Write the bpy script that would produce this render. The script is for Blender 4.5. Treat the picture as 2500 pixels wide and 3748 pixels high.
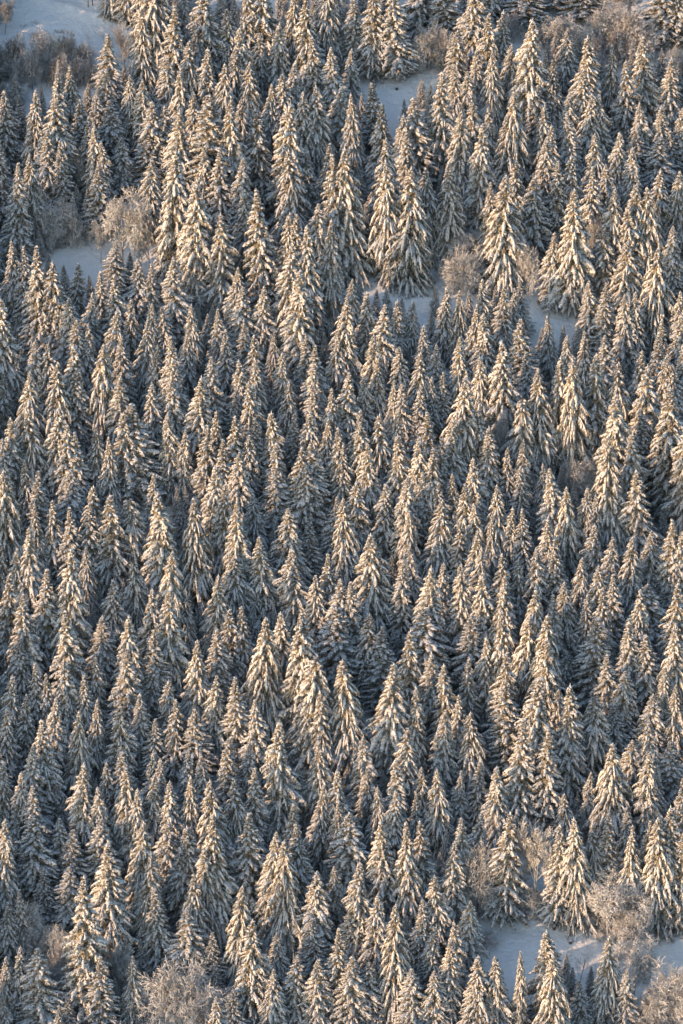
import bpy, math, random
import numpy as np

# ------------------------------------------------------------------ camera, sky, sun, exposure
scene = bpy.context.scene
for o in list(bpy.data.objects):
    bpy.data.objects.remove(o)
col = scene.collection

PITCH = math.radians(18.0)
DIST = 1430.0
cam_data = bpy.data.cameras.new('camera')
cam = bpy.data.objects.new('camera', cam_data)
col.objects.link(cam)
cam.location = (0.0, -DIST*math.cos(PITCH), DIST*math.sin(PITCH))
cam.rotation_euler = (math.radians(90) - PITCH, 0.0, 0.0)
cam_data.sensor_fit = 'HORIZONTAL'
cam_data.angle_x = 2*math.atan(96.2/DIST)
cam_data.clip_start = 5.0
cam_data.clip_end = 8000.0
scene.camera = cam

SUN_EL = math.radians(8.0)
SUN_AZ = math.radians(56.0)        # to the left of straight behind the camera
sun_dir = (-math.sin(SUN_AZ)*math.cos(SUN_EL), -math.cos(SUN_AZ)*math.cos(SUN_EL), math.sin(SUN_EL))
world = bpy.data.worlds.new('World')
scene.world = world
world.use_nodes = True
wn = world.node_tree.nodes
bg = wn['Background']
sky = wn.new('ShaderNodeTexSky')
sky.sky_type = 'NISHITA'
sky.sun_disc = False
sky.sun_elevation = SUN_EL
sky.sun_rotation = math.atan2(sun_dir[0], sun_dir[1])
sky.altitude = 900.0
sky.air_density = 1.0
sky.dust_density = 1.8
sky.ozone_density = 1.0
world.node_tree.links.new(sky.outputs['Color'], bg.inputs['Color'])
bg.inputs['Strength'].default_value = 0.15

sun_data = bpy.data.lights.new('sun', 'SUN')
sun_data.energy = 2.0
sun_data.angle = math.radians(0.55)
sun_data.color = (1.0, 0.63, 0.38)
sun = bpy.data.objects.new('sun', sun_data)
col.objects.link(sun)
sun.rotation_euler = (math.pi/2 - SUN_EL, 0.0, math.atan2(-sun_dir[0], sun_dir[1]) )
# point the lamp along -sun_dir
import mathutils
sun.rotation_euler = mathutils.Vector((-sun_dir[0], -sun_dir[1], -sun_dir[2])).to_track_quat('-Z', 'Y').to_euler()

vs = scene.view_settings
vs.view_transform = 'Standard'
vs.look = 'None'
vs.exposure = 1.35
vs.gamma = 1.0
vs.use_curve_mapping = False
scene.cycles.max_bounces = 6
scene.cycles.diffuse_bounces = 4

# ------------------------------------------------------------------ materials
def new_mat(name):
    m = bpy.data.materials.new(name)
    m.use_nodes = True
    nt = m.node_tree
    return m, nt, nt.nodes['Principled BSDF']

def noise(nt, scale, detail=3.0, coord='Object', rough=0.55):
    tc = nt.nodes.new('ShaderNodeTexCoord')
    n = nt.nodes.new('ShaderNodeTexNoise')
    n.inputs['Scale'].default_value = scale
    n.inputs['Detail'].default_value = detail
    n.inputs['Roughness'].default_value = rough
    nt.links.new(tc.outputs[coord], n.inputs['Vector'])
    return n

def ramp(nt, src, stops):
    r = nt.nodes.new('ShaderNodeValToRGB')
    e = r.color_ramp.elements
    e[0].position, e[0].color = stops[0][0], (*stops[0][1], 1)
    e[1].position, e[1].color = stops[1][0], (*stops[1][1], 1)
    for p, c in stops[2:]:
        k = e.new(p)
        k.color = (*c, 1)
    nt.links.new(src, r.inputs['Fac'])
    return r

def bump(nt, b, src, strength, dist):
    n = nt.nodes.new('ShaderNodeBump')
    n.inputs['Strength'].default_value = strength
    n.inputs['Distance'].default_value = dist
    nt.links.new(src, n.inputs['Height'])
    nt.links.new(n.outputs['Normal'], b.inputs['Normal'])

def mat_branch_snow():
    # clumpy snow on twigs: white, with needles poking through in places
    m, nt, b = new_mat('branch_snow')
    n = noise(nt, 6.0, 5.0, rough=0.7)
    r = ramp(nt, n.outputs['Fac'], [(0.41, (0.11, 0.095, 0.065)), (0.50, (0.77, 0.78, 0.80)), (0.75, (0.86, 0.87, 0.88))])
    nt.links.new(r.outputs['Color'], b.inputs['Base Color'])
    b.inputs['Roughness'].default_value = 0.75
    b.inputs['Specular IOR Level'].default_value = 0.2
    n2 = noise(nt, 5.0, 3.0)
    bump(nt, b, n2.outputs['Fac'], 0.6, 0.15)
    return m

def mat_needles():
    # dark olive needles dusted with frost
    m, nt, b = new_mat('needles')
    n = noise(nt, 7.0, 4.0, rough=0.7)
    r = ramp(nt, n.outputs['Fac'], [(0.38, (0.060, 0.052, 0.032)), (0.50, (0.15, 0.128, 0.090)), (0.61, (0.56, 0.55, 0.54))])
    oi = nt.nodes.new('ShaderNodeObjectInfo')
    mp = nt.nodes.new('ShaderNodeMapRange')
    mp.inputs['To Min'].default_value = 0.8
    mp.inputs['To Max'].default_value = 1.2
    nt.links.new(oi.outputs['Random'], mp.inputs['Value'])
    hs = nt.nodes.new('ShaderNodeHueSaturation')
    nt.links.new(mp.outputs['Result'], hs.inputs['Value'])
    nt.links.new(r.outputs['Color'], hs.inputs['Color'])
    nt.links.new(hs.outputs['Color'], b.inputs['Base Color'])
    b.inputs['Roughness'].default_value = 0.85
    b.inputs['Specular IOR Level'].default_value = 0.15
    return m

def mat_bark():
    m, nt, b = new_mat('bark')
    n = noise(nt, 4.0, 5.0)
    r = ramp(nt, n.outputs['Fac'], [(0.3, (0.045, 0.036, 0.028)), (0.7, (0.13, 0.11, 0.09))])
    nt.links.new(r.outputs['Color'], b.inputs['Base Color'])
    b.inputs['Roughness'].default_value = 0.9
    bump(nt, b, n.outputs['Fac'], 0.8, 0.05)
    return m

def mat_frost(name, brown, lo, hi):
    # bare twigs with rime lying on their upper sides
    m, nt, b = new_mat(name)
    g = nt.nodes.new('ShaderNodeNewGeometry')
    sp = nt.nodes.new('ShaderNodeSeparateXYZ')
    nt.links.new(g.outputs['Normal'], sp.inputs['Vector'])
    n = noise(nt, 2.0, 3.0)
    ad = nt.nodes.new('ShaderNodeMath')
    ad.operation = 'ADD'
    nt.links.new(sp.outputs['Z'], ad.inputs[0])
    nt.links.new(n.outputs['Fac'], ad.inputs[1])
    r = ramp(nt, ad.outputs[0], [(lo, brown), (hi, (0.80, 0.81, 0.83))])
    nt.links.new(r.outputs['Color'], b.inputs['Base Color'])
    b.inputs['Roughness'].default_value = 0.85
    b.inputs['Specular IOR Level'].default_value = 0.2
    return m

def mat_ground():
    m, nt, b = new_mat('ground_snow')
    n = noise(nt, 0.05, 4.0)
    r = ramp(nt, n.outputs['Fac'], [(0.3, (0.80, 0.81, 0.83)), (0.7, (0.86, 0.87, 0.88))])
    nt.links.new(r.outputs['Color'], b.inputs['Base Color'])
    b.inputs['Roughness'].default_value = 0.65
    b.inputs['Specular IOR Level'].default_value = 0.25
    n2 = noise(nt, 0.45, 5.0)
    bump(nt, b, n2.outputs['Fac'], 0.9, 0.9)
    return m

def mat_plain(name, c, rough=0.85):
    m, nt, b = new_mat(name)
    n = noise(nt, 6.0, 4.0)
    r = ramp(nt, n.outputs['Fac'], [(0.3, tuple(0.7*k for k in c)), (0.7, tuple(min(1, 1.25*k) for k in c))])
    nt.links.new(r.outputs['Color'], b.inputs['Base Color'])
    b.inputs['Roughness'].default_value = rough
    return m

M_SNOW = mat_branch_snow()
M_NEEDLE = mat_needles()
M_BARK = mat_bark()
M_FROST = mat_frost('frosted_twig', (0.16, 0.15, 0.14), 0.1, 1.05)
M_TWIG = mat_frost('brown_twig', (0.15, 0.13, 0.115), 0.3, 1.25)
M_GROUND = mat_ground()
M_WOOD = mat_plain('weathered_wood', (0.09, 0.075, 0.06))
M_GRASS = mat_plain('dry_grass', (0.20, 0.14, 0.075))
M_CAP = mat_plain('snow_cap', (0.72, 0.73, 0.75), 0.7)

# ------------------------------------------------------------------ helpers
def tag(o, label=None, cat=None, group=None, kind=None):
    if label: o['label'] = label
    if cat: o['category'] = cat
    if group: o['group'] = group
    if kind: o['kind'] = kind
    return o

class Geo:
    """collects vertices and polygons of one mesh"""
    def __init__(self):
        self.v, self.f, self.m, self.n = [], [], [], 0
    def add(self, verts, faces, mi=0):
        base = self.n
        self.v.append(np.asarray(verts, dtype=np.float64))
        self.n += len(verts)
        for f in faces:
            self.f.append([base + k for k in f])
        self.m.extend([mi]*len(faces))
    def mesh(self, name, mats, smooth=False):
        me = bpy.data.meshes.new(name)
        me.from_pydata(np.concatenate(self.v).tolist(), [], self.f)
        for m in mats:
            me.materials.append(m)
        if len(mats) > 1:
            me.polygons.foreach_set('material_index', self.m)
        if smooth:
            me.polygons.foreach_set('use_smooth', [True]*len(self.f))
        me.update()
        return me

_strip_faces = {}
def strip_faces(n, k):
    key = (n, k)
    if key not in _strip_faces:
        _strip_faces[key] = [(i*k+j, i*k+j+1, (i+1)*k+j+1, (i+1)*k+j) for i in range(n-1) for j in range(k-1)]
    return _strip_faces[key]
_tube_faces = {}
def tube_faces(n, k):
    key = (n, k)
    if key not in _tube_faces:
        _tube_faces[key] = [(i*k+j, i*k+(j+1) % k, (i+1)*k+(j+1) % k, (i+1)*k+j) for i in range(n-1) for j in range(k)]
    return _tube_faces[key]

PROF5 = np.array([(-1.0, -0.25), (-0.62, 0.72), (0.0, 1.0), (0.62, 0.72), (1.0, -0.25)])
PROF3 = np.array([(-1.0, -0.3), (0.0, 1.0), (1.0, -0.3)])

def snow_strip(g, P, side, up, w, t, prof):
    n, k = len(P), len(prof)
    V = (P[:, None, :] + side[None, None, :]*(w[:, None]*prof[None, :, 0])[:, :, None]
         + up[:, None, :]*(t[:, None]*prof[None, :, 1])[:, :, None])
    g.add(V.reshape(-1, 3), strip_faces(n, k))

def tube(g, P, r, k, mi=0):
    P = np.asarray(P, float); n = len(P)
    d = P[-1]-P[0]; d = d/(np.linalg.norm(d)+1e-9)
    a = np.cross(d, (0.3, 0.2, 1.0) if abs(d[2]) < 0.9 else (1.0, 0.1, 0)); a /= np.linalg.norm(a)
    b = np.cross(d, a)
    ang = np.arange(k)*2*math.pi/k
    ring = np.cos(ang)[:, None]*a + np.sin(ang)[:, None]*b
    V = P[:, None, :] + ring[None]*np.asarray(r)[:, None, None]
    g.add(V.reshape(-1, 3), tube_faces(n, k), mi)

# ------------------------------------------------------------------ terrain
def terrain(x, y):
    z = y*math.tan(math.radians(25))
    z = z + 2.0*np.sin(x*0.024+1.3)*np.sin(y*0.021+0.4) + 1.0*np.sin(x*0.054+y*0.038) + 0.45*np.sin(x*0.1-y*0.085+2)
    return z

def relief(x, y):
    """small relief on top of the hillside: the rim of the upper slope and the worn track across the lower meadow"""
    z = 0.0*x
    for (ax, ay), (bx, by), h, s in RIMS:
        dx, dy = bx-ax, by-ay
        L2 = dx*dx+dy*dy
        t = np.clip(((x-ax)*dx+(y-ay)*dy)/L2, 0, 1)
        d2 = (x-ax-t*dx)**2+(y-ay-t*dy)**2
        z = z + h*np.exp(-d2/(2*s*s))
    return z

RIMS = [
    ((-100.9, 214.3), (-95.3, 212.1), 0.9, 1.3),
    ((-95.3, 212.1), (-85.5, 208.4), 0.9, 1.3),
    ((-85.5, 208.4), (-75.4, 205.4), 0.9, 1.3),
    ((-75.4, 205.4), (-63.4, 202.8), 0.9, 1.3),
    ((34.7, -142.2), (45.9, -142.7), -0.35, 0.8),
    ((45.9, -142.7), (57.1, -143.7), -0.35, 0.8),
    ((35.4, -140.0), (49.3, -140.4), 0.6, 1.5),
    ((49.3, -140.4), (63.7, -142.6), 0.6, 1.5),
    ((63.7, -142.6), (88.6, -144.9), 0.6, 1.5),
]

def grid_lines(lo, hi, flo, fhi, fine, coarse):
    a = list(np.arange(lo, flo, coarse)) + list(np.arange(flo, fhi, fine)) + list(np.arange(fhi, hi+coarse, coarse))
    return np.array(a)
xs = grid_lines(-1500, 1500, -130, 130, 1.25, 45)
ys = grid_lines(-1200, 2400, -210, 230, 1.25, 45)
X, Y = np.meshgrid(xs, ys)
Z = terrain(X, Y) + relief(X, Y)
gm = bpy.data.meshes.new('hillside')
nx, ny = len(xs), len(ys)
idx = np.arange(nx*ny).reshape(ny, nx)
quads = np.stack([idx[:-1, :-1], idx[:-1, 1:], idx[1:, 1:], idx[1:, :-1]], -1).reshape(-1, 4)
gm.vertices.add(nx*ny)
gm.vertices.foreach_set('co', np.stack([X, Y, Z], -1).ravel())
gm.loops.add(len(quads)*4)
gm.polygons.add(len(quads))
gm.polygons.foreach_set('loop_start', np.arange(len(quads))*4)
gm.loops.foreach_set('vertex_index', quads.ravel())
gm.polygons.foreach_set('use_smooth', [True]*len(quads))
gm.update(calc_edges=True)
gm.materials.append(M_GROUND)
ground = bpy.data.objects.new('snowy_ground', gm)
col.objects.link(ground)
tag(ground, kind='structure')

def gz(x, y):
    return float(terrain(x, y) + relief(np.float64(x), np.float64(y)))

# ------------------------------------------------------------------ spruce prototypes (24 m tall, 9 m wide)
TH, TR = 24.0, 4.7

def make_spruce(seed, droop=1.0, power=0.85, dense=1.0, snow=1.0, crown_base=0.04, bend=0.0, twin=False, blunt=0.0, young=False, sag=0.0):
    rnd = random.Random(seed)
    crown, white, trunk = Geo(), Geo(), Geo()
    ph1, ph2 = rnd.uniform(0, 6.28), rnd.uniform(0, 6.28)
    def axis(h):
        s = h/TH
        return np.array([0.16*math.sin(2.2*s+ph1)*s + bend*max(0, s-0.80)**1.0*9.0*math.cos(ph2),
                         0.16*math.cos(2.0*s+ph1)*s + bend*max(0, s-0.80)**1.0*9.0*math.sin(ph2), h - bend*max(0, s-0.8)**2*30])
    hs = np.linspace(-0.6, TH, 14)
    tube(trunk, [axis(h) for h in hs], [0.30*(1-max(h, 0)/TH)**0.9+0.015 for h in hs], 7)
    # side-to-side irregularity of the outline
    lob = [(rnd.uniform(0, 6.28), rnd.uniform(0.5, 1.6), rnd.uniform(0, 6.28), rnd.uniform(0.05, 0.16)) for _ in range(5)]
    def radius(h, az):
        t = (h-crown_base*TH)/(TH*(1-crown_base))
        r = TR*(1-max(0.0, min(1.0, t))**power)
        if t < 0.12:
            r *= 0.72+0.28*t/0.12
        k = 1.0
        for a0, f, p, am in lob:
            k += am*math.cos(az-a0)*math.sin(f*h*0.5+p)
        return r*k
    h = crown_base*TH + 0.3
    whorl = 0
    while h < TH*0.985 - blunt*TH*0.1:
        t = h/TH
        gap = (0.62 if not young else 0.55)*(1-0.42*t)/dense
        nb = max(4, int(round((7.2-3.0*t)*rnd.uniform(0.85, 1.15))))
        a_off = rnd.uniform(0, 6.28)
        for k in range(nb):
            az = a_off + (k+rnd.uniform(-0.28, 0.28))*2*math.pi/nb
            hh = h + rnd.uniform(-0.5, 0.5)*gap*0.9
            L = radius(hh, az)*rnd.uniform(0.74, 1.16)
            if rnd.random() < 0.06:
                L *= 0.5
            L = max(L, 0.30)
            env = L
            # branch angle: raised in the top, hanging lower down
            top = max(0.0, (t-0.80)/0.20)
            a0 = math.radians(rnd.gauss(-7, 8)*droop*(1-top) + 30*top - 16*sag)
            a1 = math.radians(rnd.gauss(-32, 9)*droop*(1-top) + 4*top - 14*sag)
            if young:
                a0 += math.radians(14); a1 += math.radians(12)
            L = L/max(0.45, 0.40*math.cos(a0)+0.60*math.cos(a1))*0.92
            n = 9 if L > 2.4 else 7 if L > 1.2 else 4
            s = np.linspace(0, 1, n)
            ang = a0 + (a1-a0)*np.clip(s*1.35, 0, 1)
            ang[-1] += math.radians(14)
            seg = L/(n-1)*1.12
            rr = np.concatenate([[0], np.cumsum(np.cos(ang[:-1])*seg)])
            zz = np.concatenate([[0], np.cumsum(np.sin(ang[:-1])*seg)])
            wob = rnd.uniform(-0.12, 0.12)*s**2*L
            out = np.array([math.cos(az), math.sin(az), 0.0]); side = np.array([-out[1], out[0], 0.0])
            P = axis(hh)[None] + out*rr[:, None] + side*wob[:, None]
            P[:, 2] += zz
            tang = np.stack([np.cos(ang)]*3, -1)*out + np.array([0, 0, 1.0])*np.sin(ang)[:, None]
            up = np.cross(tang, side); up = np.where(up[:, 2:3] < 0, -up, up)
            up /= np.linalg.norm(up, axis=1)[:, None]
            # snow load along the main axis
            load = snow*rnd.lognormvariate(0, 0.28)
            full = np.interp(s, [0, 0.15, 0.55, 0.85, 1], [0.35, 0.6, 1.0, 0.9, 0.30])
            w = (0.13+0.030*min(L, 3.2))*load*full*np.array([rnd.uniform(0.45, 1.5) for _ in s])
            th = (0.10+0.025*min(L, 3.2))*load**0.7*full*np.array([rnd.uniform(0.55, 1.5) for _ in s])
            snow_strip(white, P+up*0.03, side, up, w, th, PROF5)
            # needles under it: hanging fringe
            nv = []
            for i in range(n-1):
                for q in range(2):
                    c = P[i] + (P[i+1]-P[i])*rnd.random()
                    sd = rnd.uniform(-1, 1)
                    e = side*sd*(w[i]*1.3+0.12)
                    tip = c + e*1.7 + out*rnd.uniform(0.0, 0.35) + np.array([0, 0, -rnd.uniform(0.22, 0.62)*(0.45 if t > 0.85 else 1.0)])
                    b1 = c + e*0.6 - out*0.16 + side*0.10; b2 = c + e*0.6 + out*0.16 - side*0.10
                    nv += [b1, b2, tip]
            # side twigs
            nt_ = int(4+L*4.6*dense)
            for q in range(nt_):
                sg = -1 if q % 2 else 1
                u = rnd.uniform(0.22, 0.97)
                i = min(n-2, int(u*(n-1)))
                c = P[i] + (P[i+1]-P[i])*(u*(n-1)-i)
                tl = (0.26+0.19*L*(1-u)+0.05*L*rnd.random())*rnd.uniform(0.6, 1.25)
                ta = math.radians(rnd.uniform(32, 88))
                d = out*math.cos(ta) + side*sg*math.sin(ta)
                da = ang[i] + math.radians(rnd.uniform(-26, 2)*droop)
                k3 = np.array([0, 0.55, 1.0])
                T = c[None] + d*(k3*tl*math.cos(da))[:, None]
                T[:, 2] += k3*tl*math.sin(da) - 0.12*tl*k3**2
                sdir = np.array([-d[1], d[0], 0.0])
                tw = (0.115+0.03*tl)*load*np.array([0.7, 1.35, 0.6])*rnd.uniform(0.55, 1.55)
                tt = tw*np.array([0.8, 1.05, 0.7])*rnd.uniform(0.8, 1.3)
                if rnd.random() < 0.90:
                    snow_strip(white, T+np.array([0, 0, 0.02]), sdir, np.array([[0, 0, 1.0]]*3), tw, tt, PROF3)
                for j in (0, 1):
                    for rep in (0, 1):
                        m_ = T[j]*0.5 + T[j+1]*0.5
                        e = sdir*rnd.uniform(-0.24, 0.24)
                        tip = m_ + e*1.5 + d*rnd.uniform(-0.05, 0.32) + np.array([0, 0, -rnd.uniform(0.15, 0.50)])
                        nv += [T[j]+e*0.5, T[j+1]+e*0.5, tip]
                e = sdir*(0.14+0.10*rnd.random())
                nv += [T[0]-e, T[0]+e, T[2]+d*0.14]
            crown.add(np.array(nv), [(i, i+1, i+2) for i in range(0, len(nv), 3)])
            # pillows of snow on strong branches
            if L > 1.0 and rnd.random() < 0.2*snow:
                u = rnd.uniform(0.45, 0.9); i = min(n-2, int(u*(n-1)))
                c = P[i] + (P[i+1]-P[i])*(u*(n-1)-i)
                kk = np.linspace(-1, 1, 5)
                Q = c[None] + (P[i+1]-P[i])[None]/np.linalg.norm(P[i+1]-P[i])*(kk*rnd.uniform(0.3, 0.62))[:, None]
                wv = rnd.uniform(0.18, 0.34)*np.sqrt(np.clip(1.05-kk**2, 0.02, 1))
                snow_strip(white, Q+up[i]*0.05, side, np.repeat(up[i][None], 5, 0), wv, wv*0.75, PROF5)
        h += gap*rnd.uniform(0.8, 1.2)
        whorl += 1
    # dense dark interior around the trunk
    iv = []
    for k in range(520):
        hh = crown_base*TH + (TH*0.93-crown_base*TH)*rnd.random()**1.25
        az = rnd.uniform(0, 6.28)
        r = radius(hh, az)*rnd.uniform(0.05, 0.48)
        c = axis(hh) + np.array([math.cos(az)*r, math.sin(az)*r, 0])
        e = np.array([-math.sin(az), math.cos(az), 0])*rnd.uniform(0.3, 0.75)
        iv += [c-e, c+e, c+np.array([math.cos(az)*0.4, math.sin(az)*0.4, -rnd.uniform(0.7, 1.5)])]
    crown.add(np.array(iv), [(i, i+1, i+2) for i in range(0, len(iv), 3)])
    # leader
    tops = [axis(TH*0.985)]
    if twin:
        tops = [axis(TH*0.93)+np.array([0.45, 0.1, 0]), axis(TH*0.95)+np.array([-0.5, -0.1, 0])]
    for tp in tops:
        if blunt > 0.5: break
        for k in range(7 if not twin else 12):
            az = rnd.uniform(0, 6.28); hh = tp + np.array([0, 0, -1.6*rnd.random()])
            d = np.array([math.cos(az), math.sin(az), 0.35]); ll = rnd.uniform(0.22, 0.5)
            Q = hh[None] + d*(np.array([0, 0.6, 1.0])*ll)[:, None]
            sd = np.array([-d[1], d[0], 0])
            snow_strip(white, Q, sd, np.array([[0, 0, 1.0]]*3), np.array([0.12, 0.15, 0.06]), np.array([0.10, 0.13, 0.05]), PROF3)
            crown.add([Q[0]-sd*.1, Q[0]+sd*.1, Q[2]+np.array([0, 0, -.12])], [(0, 1, 2)])
        tube(white, [tp+np.array([0, 0, -0.5]), tp+np.array([0, 0, 0.1]), tp+np.array([0, 0, 0.55])], [0.10, 0.12, 0.03], 5)
    return (trunk.mesh('spruce_trunk', [M_BARK], True), crown.mesh('spruce_crown', [M_NEEDLE]), white.mesh('spruce_snow', [M_SNOW], True))

SPECS = [
    dict(seed=11, power=2.1),                                                    # 0 even cone
    dict(seed=12, power=2.0, droop=1.15, snow=1.1),                              # 1 even cone
    dict(seed=13, power=1.8, droop=0.85, snow=1.15),                 # 2 even cone
    dict(seed=14, power=2.3, droop=1.35, sag=0.35),                   # 3 hanging
    dict(seed=15, power=2.5, droop=1.5, sag=0.6, snow=0.95),         # 4 hanging
    dict(seed=16, power=2.1, droop=0.95, snow=1.35, dense=1.05),     # 5 heavy snow
    dict(seed=17, power=1.9, droop=0.75, snow=1.1, dense=0.85),      # 6 open whorls
    dict(seed=18, power=2.0, droop=0.8, young=True, snow=1.2, dense=1.05),   # 7 young
    dict(seed=19, power=1.7, droop=0.8, young=True, snow=1.0, dense=0.95),   # 8 young
    dict(seed=20, power=3.2, droop=1.2, blunt=0.7, sag=0.4, bend=0.12, snow=0.95),     # 9 bowed top
    dict(seed=21, power=2.3, droop=1.0, twin=True),                  # 10 twin top
    dict(seed=22, power=2.8, droop=1.1, snow=1.05),                  # 11 columnar
    dict(seed=23, power=2.0, droop=1.0, snow=0.9, dense=0.9),        # 12 even cone
    dict(seed=24, power=1.75, droop=1.25, snow=1.05, sag=0.2),       # 13 hanging
    dict(seed=25, power=2.2, droop=0.7, snow=1.25),                  # 14 heavy snow
]
PROTO = [make_spruce(**s) for s in SPECS]

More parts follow.
